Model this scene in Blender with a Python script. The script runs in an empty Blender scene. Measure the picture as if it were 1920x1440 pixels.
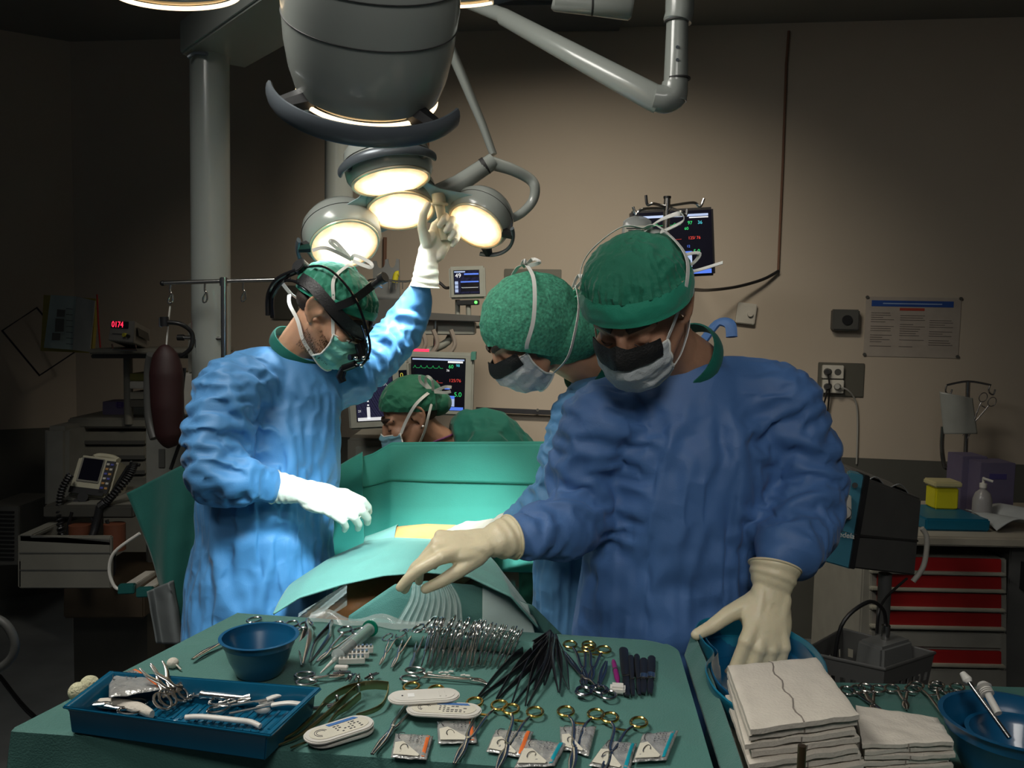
import bpy, bmesh, math, random
import numpy as np
from mathutils import Vector, Matrix, noise
random.seed(7)
C = bpy.context.scene.collection
V = Vector
# ---------------------------------------------------------------- camera
F = 1600.0                      # focal length in pixels of the 1920 px wide frame
CAM = V((0, 0, 1.6)); PITCH = math.atan(120 / F); ROLL = 0.0205
_f = V((0, math.cos(PITCH), -math.sin(PITCH))); _u0 = V((0, math.sin(PITCH), math.cos(PITCH))); _x = V((1, 0, 0))
_r = math.cos(ROLL) * _x + math.sin(ROLL) * _u0; _u = math.cos(ROLL) * _u0 - math.sin(ROLL) * _x
cam_data = bpy.data.cameras.new('camera'); cam = bpy.data.objects.new('camera', cam_data); C.objects.link(cam)
cam_data.sensor_width = 36; cam_data.lens = F / 1920 * 36; cam_data.clip_start = 0.05
cam.matrix_world = Matrix(((_r.x, _u.x, -_f.x, CAM.x), (_r.y, _u.y, -_f.y, CAM.y), (_r.z, _u.z, -_f.z, CAM.z), (0, 0, 0, 1)))
bpy.context.scene.camera = cam
# ---------------------------------------------------------------- world, view, lights
w = bpy.data.worlds.new('world'); bpy.context.scene.world = w; w.use_nodes = True
w.node_tree.nodes['Background'].inputs[0].default_value = (0.55, 0.62, 0.7, 1); w.node_tree.nodes['Background'].inputs[1].default_value = 0.045
vs = bpy.context.scene.view_settings
vs.view_transform = 'Standard'; vs.look = 'None'; vs.gamma = 1; vs.use_curve_mapping = False; vs.exposure = 0.0
def area(name, loc, aim, sx, sy, watts, col, spread=180):
    d = bpy.data.lights.new(name, 'AREA'); d.shape = 'RECTANGLE'; d.size = sx; d.size_y = sy; d.energy = watts; d.color = col; d.spread = math.radians(spread)
    o = bpy.data.objects.new(name, d); C.objects.link(o); o.location = loc
    o.rotation_euler = (V(aim) - V(loc)).to_track_quat('-Z', 'Y').to_euler(); return o
def spot(name, loc, aim, watts, col, deg, blend=.6, size=.08):
    d = bpy.data.lights.new(name, 'SPOT'); d.energy = watts; d.color = col; d.spot_size = math.radians(deg); d.spot_blend = blend; d.shadow_soft_size = size
    o = bpy.data.objects.new(name, d); C.objects.link(o); o.location = loc
    o.rotation_euler = (V(aim) - V(loc)).to_track_quat('-Z', 'Y').to_euler(); return o
area('ceiling_panel_light', (-1.05, 1.2, 2.98), (0.15, 1.75, 1.0), 1.0, .6, 24, (1.0, .97, .9), 130)
area('front_fill_light', (0.15, -0.55, 2.9), (0.28, 1.6, 1.15), .8, .5, 2.8, (1.0, .97, .92), 60)  # added fill high behind the camera, brightens the nurse's chest; not a room fixture
area('wall_fill_light', (0.2, 2.6, 3.05), (0.15, 4.4, .75), .9, .3, 20, (1.0, .90, .74), 95)  # added fill that brightens the back wall like lamp bounce; not a fixture
spot('near_lamp_beam', (-0.24, 1.40, 1.86), (-0.46, 2.08, 0.92), 92, (.72, .97, 1.0), 36, .9, .09)
spot('lamp_beam_left', (-0.50, 2.26, 1.80), (-0.46, 2.06, 0.90), 40, (.82, .96, 1.0), 54, .8)
spot('lamp_beam_field', (-0.33, 2.30, 1.88), (-0.20, 2.36, 1.02), 60, (.88, 1.0, .98), 46, .9)
spot('lamp_beam_right', (-0.12, 2.32, 1.86), (-0.16, 2.42, 1.0), 45, (.88, 1.0, .98), 42, .9)
# ---------------------------------------------------------------- pixel ray helpers: a pixel becomes a real point at a given depth, height or on the back wall
def ray(px, py): return _f + _r * ((px - 960) / F) + _u * ((720 - py) / F)
def P(px, py, Y): d = ray(px, py); return CAM + d * (Y / d.y)
def PZ(px, py, z): d = ray(px, py); return CAM + d * ((z - CAM.z) / d.z)
WY0, WM = 4.49, -0.137
def PW(px, py, off=0.0):
    d = ray(px, py); t = (WY0 - off) / (d.y - WM * d.x); return CAM + d * t
WN = V((WM, -1, 0)).normalized(); WT = V((1, WM, 0)).normalized()
# ---------------------------------------------------------------- materials
_mats = {}
def M(name, col=(.5, .5, .5), rough=.5, metal=0.0, noise_amt=.08, nscale=12, bump=0.0, bscale=60, emit=0.0, ecol=None, alpha=1.0, trans=0.0, sheen=0.0, coat=0.0, sss=0.0):
    if name in _mats: return _mats[name]
    m = bpy.data.materials.new(name); m.use_nodes = True; nt = m.node_tree; N = nt.nodes; L = nt.links
    b = N['Principled BSDF']; b.inputs['Roughness'].default_value = rough; b.inputs['Metallic'].default_value = metal
    tc = N.new('ShaderNodeTexCoord'); nz = N.new('ShaderNodeTexNoise'); nz.inputs['Scale'].default_value = nscale; nz.inputs['Detail'].default_value = 5
    L.new(tc.outputs['Object'], nz.inputs['Vector'])
    rp = N.new('ShaderNodeValToRGB'); rp.color_ramp.elements[0].position = .3; rp.color_ramp.elements[1].position = .7
    rp.color_ramp.elements[0].color = tuple(max(0, c * (1 - noise_amt)) for c in col) + (1,); rp.color_ramp.elements[1].color = tuple(min(1, c * (1 + noise_amt)) for c in col) + (1,)
    L.new(nz.outputs['Fac'], rp.inputs['Fac']); L.new(rp.outputs['Color'], b.inputs['Base Color'])
    if bump:
        n2 = N.new('ShaderNodeTexNoise'); n2.inputs['Scale'].default_value = bscale; n2.inputs['Detail'].default_value = 4; L.new(tc.outputs['Object'], n2.inputs['Vector'])
        bp = N.new('ShaderNodeBump'); bp.inputs['Strength'].default_value = bump; bp.inputs['Distance'].default_value = .004; L.new(n2.outputs['Fac'], bp.inputs['Height']); L.new(bp.outputs['Normal'], b.inputs['Normal'])
    if emit: b.inputs['Emission Color'].default_value = (ecol or col) + (1,); b.inputs['Emission Strength'].default_value = emit
    if alpha < 1: b.inputs['Alpha'].default_value = alpha
    if trans: b.inputs['Transmission Weight'].default_value = trans; b.inputs['IOR'].default_value = 1.3
    if sheen: b.inputs['Sheen Weight'].default_value = sheen; b.inputs['Sheen Roughness'].default_value = .4
    if coat: b.inputs['Coat Weight'].default_value = coat
    if sss: b.inputs['Subsurface Weight'].default_value = sss; b.inputs['Subsurface Radius'].default_value = (.01, .004, .002); b.inputs['Subsurface Scale'].default_value = .5
    _mats[name] = m; return m
def fabric(name, col, crease=.5, scale=9, rough=.6, weave=.25, sheen=.15, amt=.08, crumple=.5):
    """non-woven cloth: sharp crumple creases and a fine weave, both as bump"""
    if name in _mats: return _mats[name]
    m = M(name, col, rough, 0, amt, 5, sheen=sheen); nt = m.node_tree; N = nt.nodes; L = nt.links; b = N['Principled BSDF']
    tc = N['Texture Coordinate']
    wz = N.new('ShaderNodeTexNoise'); wz.inputs['Scale'].default_value = scale * .5; wz.inputs['Detail'].default_value = 2; L.new(tc.outputs['Object'], wz.inputs['Vector'])
    mx = N.new('ShaderNodeMix'); mx.data_type = 'RGBA'; mx.inputs['Factor'].default_value = .12; L.new(tc.outputs['Object'], mx.inputs['A']); L.new(wz.outputs['Color'], mx.inputs['B'])
    prev = None
    for sc, dist, st in ((scale, .02, crease), (scale * 2.6, .008, crumple)):
        vo = N.new('ShaderNodeTexVoronoi'); vo.feature = 'SMOOTH_F1'; vo.inputs['Smoothness'].default_value = .12; vo.inputs['Scale'].default_value = sc
        L.new(mx.outputs['Result'], vo.inputs['Vector'])
        bp = N.new('ShaderNodeBump'); bp.inputs['Strength'].default_value = st; bp.inputs['Distance'].default_value = dist; L.new(vo.outputs['Distance'], bp.inputs['Height'])
        if prev: L.new(prev.outputs['Normal'], bp.inputs['Normal'])
        prev = bp
    n3 = N.new('ShaderNodeTexNoise'); n3.inputs['Scale'].default_value = 420; L.new(tc.outputs['Object'], n3.inputs['Vector'])
    bp = N.new('ShaderNodeBump'); bp.inputs['Strength'].default_value = weave; bp.inputs['Distance'].default_value = .0015; L.new(n3.outputs['Fac'], bp.inputs['Height']); L.new(prev.outputs['Normal'], bp.inputs['Normal'])
    L.new(bp.outputs['Normal'], b.inputs['Normal']); return m
# ---------------------------------------------------------------- mesh builder
def cr(pts, n=6):
    """smooth curve through points"""
    pts = [V(p) for p in pts]; out = []
    for i in range(len(pts) - 1):
        p0 = pts[max(i - 1, 0)]; p1 = pts[i]; p2 = pts[i + 1]; p3 = pts[min(i + 2, len(pts) - 1)]
        for k in range(n):
            t = k / n; out.append(.5 * ((2 * p1) + (p2 - p0) * t + (2 * p0 - 5 * p1 + 4 * p2 - p3) * t * t + (3 * p1 - p0 - 3 * p2 + p3) * t ** 3))
    out.append(pts[-1]); return out
def interp(vals, n, m):
    return [float(np.interp(i / (m - 1) * (len(vals) - 1), range(len(vals)), vals)) for i in range(m)]
class MB:
    def __init__(s): s.v = []; s.f = []
    def add(s, vs, fs, mx=None):
        o = len(s.v); s.v += [(mx @ V(p)) if mx else V(p) for p in vs]; s.f += [tuple(o + i for i in f) for f in fs]; return s
    def box(s, c, d, mx=None):
        x, y, z = (a / 2 for a in d); c = V(c)
        vs = [c + V((i * x, j * y, k * z)) for i in (-1, 1) for j in (-1, 1) for k in (-1, 1)]
        return s.add(vs, [(0, 1, 3, 2), (4, 6, 7, 5), (0, 4, 5, 1), (2, 3, 7, 6), (0, 2, 6, 4), (1, 5, 7, 3)], mx)
    def hexa(s, q, d):
        """a panel: four corners q and a thickness vector d"""
        q = [V(p) for p in q]; d = V(d); return s.add(q + [p + d for p in q], [(0, 1, 2, 3), (7, 6, 5, 4), (0, 4, 5, 1), (1, 5, 6, 2), (2, 6, 7, 3), (3, 7, 4, 0)])
    def tube(s, pts, r, seg=10, cap=True, closed=False, flat=None, up=None, mx=None):
        """sweep of a circle, or of an ellipse: flat = thickness along up"""
        pts = [V(p) for p in pts]; n = len(pts)
        rs = r if isinstance(r, (list, tuple)) else [r] * n
        if len(rs) != n: rs = interp(rs, 0, n)
        fl = None if flat is None else (interp(list(flat), 0, n) if isinstance(flat, (list, tuple)) else [flat] * n)
        T = [((pts[(i + 1) % n] if (closed or i < n - 1) else pts[i]) - (pts[(i - 1) % n] if (closed or i > 0) else pts[i])).normalized() for i in range(n)]
        u = V(up) if up is not None else (V((0, 0, 1)) if abs(T[0].z) < .9 else V((1, 0, 0)))
        vs = []
        for i in range(n):
            u2 = u - T[i] * u.dot(T[i])
            if u2.length < 1e-5: u2 = T[i].orthogonal()
            u2.normalize(); sd = T[i].cross(u2)
            if up is None: u = u2
            b = rs[i] if fl is None else fl[i]
            for k in range(seg):
                a = 2 * math.pi * (k + .5) / seg; vs.append(pts[i] + sd * (math.cos(a) * rs[i]) + u2 * (math.sin(a) * b))
        fs = [(i * seg + k, i * seg + (k + 1) % seg, ((i + 1) % n) * seg + (k + 1) % seg, ((i + 1) % n) * seg + k) for i in range(n if closed else n - 1) for k in range(seg)]
        if cap and not closed: fs += [tuple(range(seg))[::-1], tuple((n - 1) * seg + k for k in range(seg))]
        return s.add(vs, fs, mx)
    def cyl(s, a, b, r, seg=16, r2=None): return s.tube([a, b], [r, r if r2 is None else r2], seg)
    def lathe(s, prof, seg=32, mx=None, a0=0, a1=2 * math.pi):
        """(radius, height) profile turned about local z"""
        full = abs(a1 - a0 - 2 * math.pi) < 1e-6; n = seg if full else seg + 1; vs = []
        for r, z in prof:
            for k in range(n):
                a = a0 + (a1 - a0) * k / seg; vs.append(V((max(r, 1e-4) * math.cos(a), max(r, 1e-4) * math.sin(a), z)))
        fs = [(i * n + k, i * n + (k + 1) % n, (i + 1) * n + (k + 1) % n, (i + 1) * n + k) for i in range(len(prof) - 1) for k in range(n if full else n - 1)]
        return s.add(vs, fs, mx)
    def sph(s, c, r, seg=14, mx=None):
        r = V((r, r, r)) if not hasattr(r, '__len__') else V(r); m = Matrix.Translation(V(c)) @ (mx or Matrix()) @ Matrix.Diagonal((r.x, r.y, r.z, 1))
        return s.lathe([(math.sin(math.pi * i / seg), -math.cos(math.pi * i / seg)) for i in range(seg + 1)], seg * 2, m)
    def prism(s, outline, h, mx=None):
        """closed 2-D outline in local xy raised by h"""
        n = len(outline); vs = [V((p[0], p[1], 0)) for p in outline] + [V((p[0], p[1], h)) for p in outline]
        return s.add(vs, [tuple(range(n))[::-1], tuple(range(n, 2 * n))] + [(i, (i + 1) % n, n + (i + 1) % n, n + i) for i in range(n)], mx)
    def grid(s, fn, nu, nv, mx=None):
        vs = [V(fn(i / (nu - 1), j / (nv - 1))) for j in range(nv) for i in range(nu)]
        return s.add(vs, [(j * nu + i, j * nu + i + 1, (j + 1) * nu + i + 1, (j + 1) * nu + i) for j in range(nv - 1) for i in range(nu - 1)], mx)
    def build(s, name, mat, parent=None, smooth=True, bevel=0, thick=0, weld=True):
        me = bpy.data.meshes.new(name); me.from_pydata([tuple(p) for p in s.v], [], s.f); me.validate()
        bm = bmesh.new(); bm.from_mesh(me)
        if weld: bmesh.ops.remove_doubles(bm, verts=bm.verts, dist=2e-5)
        if thick:
            bmesh.ops.recalc_face_normals(bm, faces=bm.faces); bmesh.ops.solidify(bm, geom=bm.faces[:], thickness=thick)
        bmesh.ops.recalc_face_normals(bm, faces=bm.faces)
        if bevel:
            ed = [e for e in bm.edges if len(e.link_faces) == 2 and e.calc_face_angle() > .6]
            bmesh.ops.bevel(bm, geom=ed, offset=bevel, segments=2, affect='EDGES', clamp_overlap=True)
        bm.to_mesh(me); bm.free()
        o = bpy.data.objects.new(name, me); C.objects.link(o)
        if parent is not None:
            me.transform(world_of(parent).inverted()); o.parent = parent
        if mat: me.materials.append(mat)
        if smooth:
            for p in me.polygons: p.use_smooth = True
            try: me.set_sharp_from_angle(angle=math.radians(40))
            except Exception: pass
        return o
def world_of(o):
    m = o.matrix_basis.copy()
    return world_of(o.parent) @ m if o.parent else m
def tag(o, label, cat, group=None, kind=None):
    if label: o['label'] = label
    if cat: o['category'] = cat
    if group: o['group'] = group
    if kind: o['kind'] = kind
    return o
def thing(name, loc, label, cat, group=None, mx=None):
    o = bpy.data.objects.new(name, None); C.objects.link(o); o.empty_display_size = .05
    if mx is not None: o.matrix_basis = mx
    else: o.location = loc
    return tag(o, label, cat, group)
def struct(o): o['kind'] = 'structure'; return o
def kids(o): return [x for x in C.objects if x.parent == o]
def copy_tree(o, parent=None):
    c = o.copy(); C.objects.link(c); c.parent = parent
    for ch in kids(o): copy_tree(ch, c)
    return c
def frame(o, x, z):
    """matrix at o with local x along x and local z close to z"""
    x = V(x).normalized(); z = V(z); y = z.cross(x).normalized(); z = x.cross(y)
    return Matrix(((x.x, y.x, z.x, o[0]), (x.y, y.y, z.y, o[1]), (x.z, y.z, z.z, o[2]), (0, 0, 0, 1)))
def rotm(deg, ax): return Matrix.Rotation(math.radians(deg), 4, ax)
def text(body, size, mx, mat, parent, name='lettering', ext=.0004, align='LEFT'):
    cu = bpy.data.curves.new(name, 'FONT'); cu.body = body; cu.size = size; cu.extrude = ext; cu.align_x = align; cu.align_y = 'CENTER'
    t = bpy.data.objects.new(name, cu); C.objects.link(t)
    dg = bpy.context.evaluated_depsgraph_get(); me = bpy.data.meshes.new_from_object(t.evaluated_get(dg)); bpy.data.objects.remove(t)
    me.transform(mx); o = bpy.data.objects.new(name, me); C.objects.link(o); me.materials.clear(); me.materials.append(mat)
    if parent is not None: me.transform(world_of(parent).inverted()); o.parent = parent
    return o
def wallmx(p, off=0.0):
    """frame on the back wall: x along the wall, y up, z out of the wall"""
    p = V(p) + WN * off; return Matrix(((WT.x, 0, WN.x, p.x), (WT.y, 0, WN.y, p.y), (0, 1, 0, p.z), (0, 0, 0, 1)))
# ---------------------------------------------------------------- organic surfaces: overlapping closed shapes fused into one skin
def cap(p0, r0, p1, r1, seg=14):
    """tapered capsule"""
    p0, p1 = V(p0), V(p1); d = (p1 - p0); L_ = d.length or 1e-4; d.normalize(); pts = []; rs = []
    for k in range(5):
        a = math.pi / 2 * (1 - k / 4); pts.append(p0 - d * math.sin(a) * r0); rs.append(max(math.cos(a) * r0, 1e-4))
    for k in range(5):
        a = math.pi / 2 * k / 4; pts.append(p1 + d * math.sin(a) * r1); rs.append(max(math.cos(a) * r1, 1e-4))
    return ('t', pts, rs, seg)
def chain(pts, rs): return [cap(pts[i], rs[i], pts[i + 1], rs[i + 1]) for i in range(len(pts) - 1)]
def ell(c, r, mx=None): return ('e', c, r, mx)
def loft(secs, up=(0, 1, 0)):
    """stack of ellipses (centre, half width, half depth)"""
    return ('l', secs, up)
def blob(name, prims, voxel, mat, parent, smooth=4, fold=None, post=None):
    mb = MB()
    for p in prims:
        if p[0] == 't': mb.tube(p[1], p[2], p[3])
        elif p[0] == 'e': mb.sph(p[1], p[2], 16, p[3])
        elif p[0] == 'm': mb.add(p[1], p[2])
        else:
            s = p[1]; pts = cr([q[0] for q in s], 5); m = len(pts)
            mb.tube(pts, interp([q[1] for q in s], 0, m), 28, True, False, interp([q[2] for q in s], 0, m), p[2])
    me = bpy.data.meshes.new(name); me.from_pydata([tuple(q) for q in mb.v], [], mb.f)
    o = bpy.data.objects.new(name, me); C.objects.link(o)
    bm = bmesh.new(); bm.from_mesh(me); bmesh.ops.recalc_face_normals(bm, faces=bm.faces); bm.to_mesh(me); bm.free()
    r = o.modifiers.new('r', 'REMESH'); r.mode = 'VOXEL'; r.voxel_size = voxel
    if smooth: s_ = o.modifiers.new('s', 'SMOOTH'); s_.iterations = smooth; s_.factor = .5
    dg = bpy.context.evaluated_depsgraph_get(); m2 = bpy.data.meshes.new_from_object(o.evaluated_get(dg)); bpy.data.objects.remove(o); bpy.data.meshes.remove(me)
    if fold:
        n = len(m2.vertices); co = np.empty(n * 3, 'f'); m2.vertices.foreach_get('co', co); nr = np.empty(n * 3, 'f'); m2.vertex_normals.foreach_get('vector', nr)
        co = co.reshape(-1, 3); nr = nr.reshape(-1, 3); co = co + fold(co, nr); m2.vertices.foreach_set('co', co.astype('f').ravel()); m2.update()
    m2.name = name; o = bpy.data.objects.new(name, m2); C.objects.link(o); m2.materials.clear(); m2.materials.append(mat)
    if post: post(m2)
    for p in m2.polygons: p.use_smooth = True
    if parent is not None: m2.transform(world_of(parent).inverted()); o.parent = parent
    return o
def folds(segs, crump=.006, cs=7.0, stretch=(1, 1, .45), fine=.0025, mask=None):
    """displacement: named fold ridges (p0, p1, height, width) plus ridged crumple noise"""
    def fn(co, nr):
        d = np.zeros(len(co))
        for p0, p1, h, wd in segs:
            p0 = np.array(p0); p1 = np.array(p1); ab = p1 - p0; t = np.clip(((co - p0) @ ab) / (ab @ ab), 0, 1)
            q = co - (p0 + t[:, None] * ab); dist = np.sqrt((q ** 2).sum(1)); end = np.sin(np.clip(t * .9 + .08, 0, 1) * math.pi) ** .6
            d += h * end * (np.exp(-(dist / wd) ** 2) * 1.5 - np.exp(-(dist / (2.1 * wd)) ** 2) * .55)
        st = V(stretch)
        for i, p in enumerate(co):
            q = V((p[0] * st.x, p[1] * st.y, p[2] * st.z)) * cs
            w_ = noise.noise_vector(q * .6) * .7
            a = abs(noise.noise(q + w_)); b = abs(noise.noise(q * 2.3 + w_ + V((9, 3, 1))))
            c_ = abs(noise.noise(V(p) * cs * 4 + w_))
            d[i] += crump * (.55 - 1.9 * a) + crump * .5 * (.5 - 1.8 * b) + fine * (.5 - 1.6 * c_)
        return nr * d[:, None]
    return fn
def wrinkle(me, grow, iters=170, pin=.002, maxd=.030, bend=.05, seed=None, amp=.010, sag=0.0, nsc=(15, 34), calm=()):
    """let a cloth surface that is a little too big for its body buckle into folds.
    grow(mid points, edge directions) -> extra length of each edge"""
    n = len(me.vertices); co = np.empty(n * 3, 'f'); me.vertices.foreach_get('co', co); nr = np.empty(n * 3, 'f'); me.vertex_normals.foreach_get('vector', nr)
    x0 = co.reshape(-1, 3).astype('d'); nr = nr.reshape(-1, 3).astype('d')
    ne = len(me.edges); e = np.empty(ne * 2, 'i'); me.edges.foreach_get('vertices', e); e = e.reshape(-1, 2)
    q = np.array([p.vertices[:4] for p in me.polygons if len(p.vertices) == 4])
    if len(q): e = np.vstack([e, q[:, [0, 2]], q[:, [1, 3]]])
    a, b = e[:, 0], e[:, 1]; d0 = x0[b] - x0[a]; L0 = np.linalg.norm(d0, axis=1) + 1e-9; rest = L0 * (1 + grow((x0[a] + x0[b]) / 2, d0 / L0[:, None]))
    deg = np.bincount(a, minlength=n) + np.bincount(b, minlength=n) + 1e-9
    rng = np.random.RandomState(3); nz = np.array([noise.noise(V((p[0], p[1], p[2] * .6)) * nsc[0]) + .5 * noise.noise(V(p) * nsc[1] + V((5, 2, 1))) for p in x0]); x = x0 + nr * (nz * amp)[:, None]
    if seed is not None: x = x + seed(x0, nr)
    x1 = x0 + (seed(x0, nr) * .6 if seed is not None else 0)
    def acc(vals):
        return np.stack([np.bincount(a, vals[:, k], n) for k in range(3)], 1), np.stack([np.bincount(b, vals[:, k], n) for k in range(3)], 1)
    for it in range(iters):
        d = x[b] - x[a]; L = np.linalg.norm(d, axis=1) + 1e-9; c = d * ((L - rest) / L * .5)[:, None]; pa, pb = acc(c); x = x + (pa - pb) / deg[:, None] * 1.7
        u = x - x1; sa = np.stack([np.bincount(a, u[b, k], n) + np.bincount(b, u[a, k], n) for k in range(3)], 1) / deg[:, None]
        bd = bend if it < iters * .75 else bend * .35
        u = u + bd * (sa - u); u *= (1 - pin); u[:, 2] -= sag
        m = np.linalg.norm(u, axis=1) + 1e-9; u *= np.minimum(1, maxd / m)[:, None]; x = x1 + u
    wt = np.ones(n)
    for c_, r_ in calm: wt *= np.clip((np.linalg.norm(x0 - np.array(c_), axis=1) - r_ * .55) / (r_ * .45), 0, 1)
    x = x0 + (x - x0) * wt[:, None]
    me.vertices.foreach_set('co', x.astype('f').ravel()); me.update()
def growth(axes, base=.02, g=.12):
    """cross folds on limbs: axes = [(p0, p1, radius, amount along the limb)]; elsewhere growth is sideways, so folds hang down"""
    def fn(mid, d):
        out = np.full(len(mid), base) + g * (d[:, 0] ** 2 + d[:, 1] ** 2) * .55; wsum = np.zeros(len(mid))
        for p0, p1, r, k in axes:
            p0 = np.array(p0); p1 = np.array(p1); ab = p1 - p0; L = np.linalg.norm(ab); t = np.clip(((mid - p0) @ ab) / L ** 2, 0, 1)
            dist = np.linalg.norm(mid - (p0 + t[:, None] * ab), axis=1); w_ = np.clip((r * 1.35 - dist) / (r * .35), 0, 1); c = (d @ (ab / L)) ** 2
            w_ = np.maximum(w_ - wsum, 0); wsum += w_; out = out * (1 - w_) + w_ * (base + k * c + .03 * (1 - c))
        return out
    return fn
# ---------------------------------------------------------------- room shell
m_wall = M('wall_paint', (.42, .36, .29), .75, 0, .03, 2, .06, 90); m_dado = M('dado_vinyl', (.075, .075, .065), .6, 0, .08, 3)
m_ceil = M('ceiling_paint', (.22, .22, .21), .8, 0, .04, 2); m_floor = M('floor_vinyl', (.16, .17, .17), .35, 0, .15, 6)
H = 3.08; DADO = .945
def wallpt(x): return V((x, WY0 + WM * x, 0))
cl = wallpt(-2.475); lc = cl + V((-.33, -.21, 0)).normalized() * 2.6; rc = wallpt(3.4)
def wallseg(a, b, z0, z1, th, mb): n = V((b.y - a.y, a.x - b.x, 0)).normalized(); mb.hexa([a + V((0, 0, z0)), b + V((0, 0, z0)), b + V((0, 0, z1)), a + V((0, 0, z1))], -n * th)
for nm, a, b in (('wall_back', cl, rc), ('wall_left', lc, cl), ('wall_right', rc, V((3.4, -1.2, 0)))):
    mb = MB(); wallseg(a, b, 0, H, .12, mb); struct(mb.build(nm, m_wall))
    mb = MB(); n = V((b.y - a.y, a.x - b.x, 0)).normalized(); mb.hexa([a, b, b + V((0, 0, DADO)), a + V((0, 0, DADO))], n * .006); struct(mb.build('trim_' + str({'wall_back': 1, 'wall_left': 2, 'wall_right': 3}[nm]), m_dado))
MB().box((-.6, 1.6, -.05), (9.5, 6.8, .1)).build('floor', m_floor)['kind'] = 'structure'
MB().box((-.6, 1.6, H + .05), (9.5, 6.8, .1)).build('ceiling', m_ceil)['kind'] = 'structure'
# ---------------------------------------------------------------- surgical lamps
lampw = M('lamp_enamel', (.33, .355, .33), .25, 0, .03, 3, coat=.3); lampg = M('lamp_grey', (.13, .15, .17), .3, .3); seamm = M('seam_dark', (.03, .03, .03), .6); blk = M('black_plastic', (.01, .01, .011), .4)
cream = M('handle_cream', (.62, .56, .42), .4)
def lens_mat(name, k):
    m = bpy.data.materials.new(name); m.use_nodes = True; nt = m.node_tree; N = nt.nodes; L = nt.links; b = N['Principled BSDF']
    tc = N.new('ShaderNodeTexCoord'); ln = N.new('ShaderNodeVectorMath'); ln.operation = 'LENGTH'; L.new(tc.outputs['Object'], ln.inputs[0])
    nz = N.new('ShaderNodeTexNoise'); nz.inputs['Scale'].default_value = 30; L.new(tc.outputs['Object'], nz.inputs['Vector'])
    ad = N.new('ShaderNodeMath'); ad.operation = 'MULTIPLY_ADD'; ad.inputs[1].default_value = .03; L.new(nz.outputs['Fac'], ad.inputs[0]); L.new(ln.outputs['Value'], ad.inputs[2])
    rp = N.new('ShaderNodeValToRGB'); e = rp.color_ramp.elements; e[0].position = .3; e[0].color = (1, .93, .80, 1); e[1].position = 1; e[1].color = (.85, .42, .14, 1)
    q = e.new(.72); q.color = (1.0, .78, .45, 1)
    mp = N.new('ShaderNodeMath'); mp.operation = 'MULTIPLY'; mp.inputs[1].default_value = 9.0; L.new(ad.outputs[0], mp.inputs[0]); L.new(mp.outputs[0], rp.inputs['Fac'])
    L.new(rp.outputs['Color'], b.inputs['Emission Color']); b.inputs['Base Color'].default_value = (.6, .6, .6, 1)
    st = N.new('ShaderNodeMapRange'); st.inputs['From Min'].default_value = .03; st.inputs['From Max'].default_value = .105; st.inputs['To Min'].default_value = k; st.inputs['To Max'].default_value = k * .22; L.new(ad.outputs[0], st.inputs['Value']); L.new(st.outputs[0], b.inputs['Emission Strength'])
    b.inputs['Roughness'].default_value = .2; return m
lensm = lens_mat('lamp_lens', 5.0); lensn = lens_mat('lamp_lens_near', 2.2)
rimm = M('lamp_rim', (.7, .62, .45), .25, .2)
def lamp_head(par, c, n, tall=False, bump=None, lm=lensm, s=1.0, yaw=0):
    z = -V(n).normalized(); m = frame(V(c), V((1, 0, 0)) - z * z.x, z) @ Matrix.Scale(s, 4)
    hd = bpy.data.objects.new('lamp_head', None); C.objects.link(hd); hd.parent = par; hd.matrix_basis = world_of(par).inverted() @ m
    prof = [(.090, 0), (.100, -.001), (.108, .012), (.111, .045), (.106, .075), (.09, .098), (.055, .116), (.0, .122)] if not tall else [(.096, .0), (.108, .0), (.117, .03), (.123, .07), (.126, .13), (.122, .2), (.10, .25), (.06, .28), (0, .285)]
    mb = MB(); mb.lathe(prof, 64, m); mb.build('housing', lampw, hd)
    mb = MB(); mb.lathe([(.0, -.012), (.05, -.011), (.085, -.008), (.092, -.003), (.0925, .002), (0, .002)] if not tall else [(0, -.012), (.09, -.010), (.097, -.007), (.098, .004), (0, .004)], 64, m); mb.build('lens', lm, hd)
    mb = MB(); mb.tube([m @ V((math.cos(t) * .0955, math.sin(t) * .0955, -.004)) for t in [i / 64 * 2 * math.pi for i in range(64)]], .0042 * s, 8, closed=True); mb.build('rim', rimm, hd)
    if tall: mb = MB(); mb.tube([m @ V((math.cos(t) * .1035, math.sin(t) * .1035, -.011)) for t in [i / 64 * 2 * math.pi for i in range(64)]], .0035 * s, 8, closed=True); mb.build('glowing_edge', M('lamp_edge_glow', (1, .75, .45), .5, emit=2.6, ecol=(1, .72, .42)), hd)
    for zz, rr in (((.05, .1112),) if not tall else ((.045, .1172), (.105, .1252), (.165, .1247))):
        mb = MB(); mb.tube([m @ V((math.cos(t) * rr, math.sin(t) * rr, zz)) for t in [i / 64 * 2 * math.pi for i in range(64)]], .0009 * s, 6, closed=True); mb.build('seam', seamm, hd)
    if bump:
        a0, a1, R_, zh, hh = bump; arc = [m @ V((math.cos(math.radians(a)) * R_, math.sin(math.radians(a)) * R_, zh)) for a in np.linspace(a0, a1, 40)]
        b = MB().tube(arc, .006 * s, 12, flat=hh * s, up=z).build('bumper', lampg, hd)
        for a in (a0 + (a1 - a0) * .14, a1 - (a1 - a0) * .14):
            A = math.radians(a); mb = MB(); mb.tube([m @ V((math.cos(A) * .098, math.sin(A) * .098, zh + .004)), m @ V((math.cos(A) * R_, math.sin(A) * R_, zh))], [.020 * s, .014 * s], 8, flat=[.018 * s, .012 * s], up=z); mb.build('bracket', blk, b)
    return hd, m
LY = 2.42
la = thing('surgical_lamp', P(760, 380, LY), 'lit four-headed surgical lamp whose handle the surgeon on the left holds', 'surgical lamp')
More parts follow.
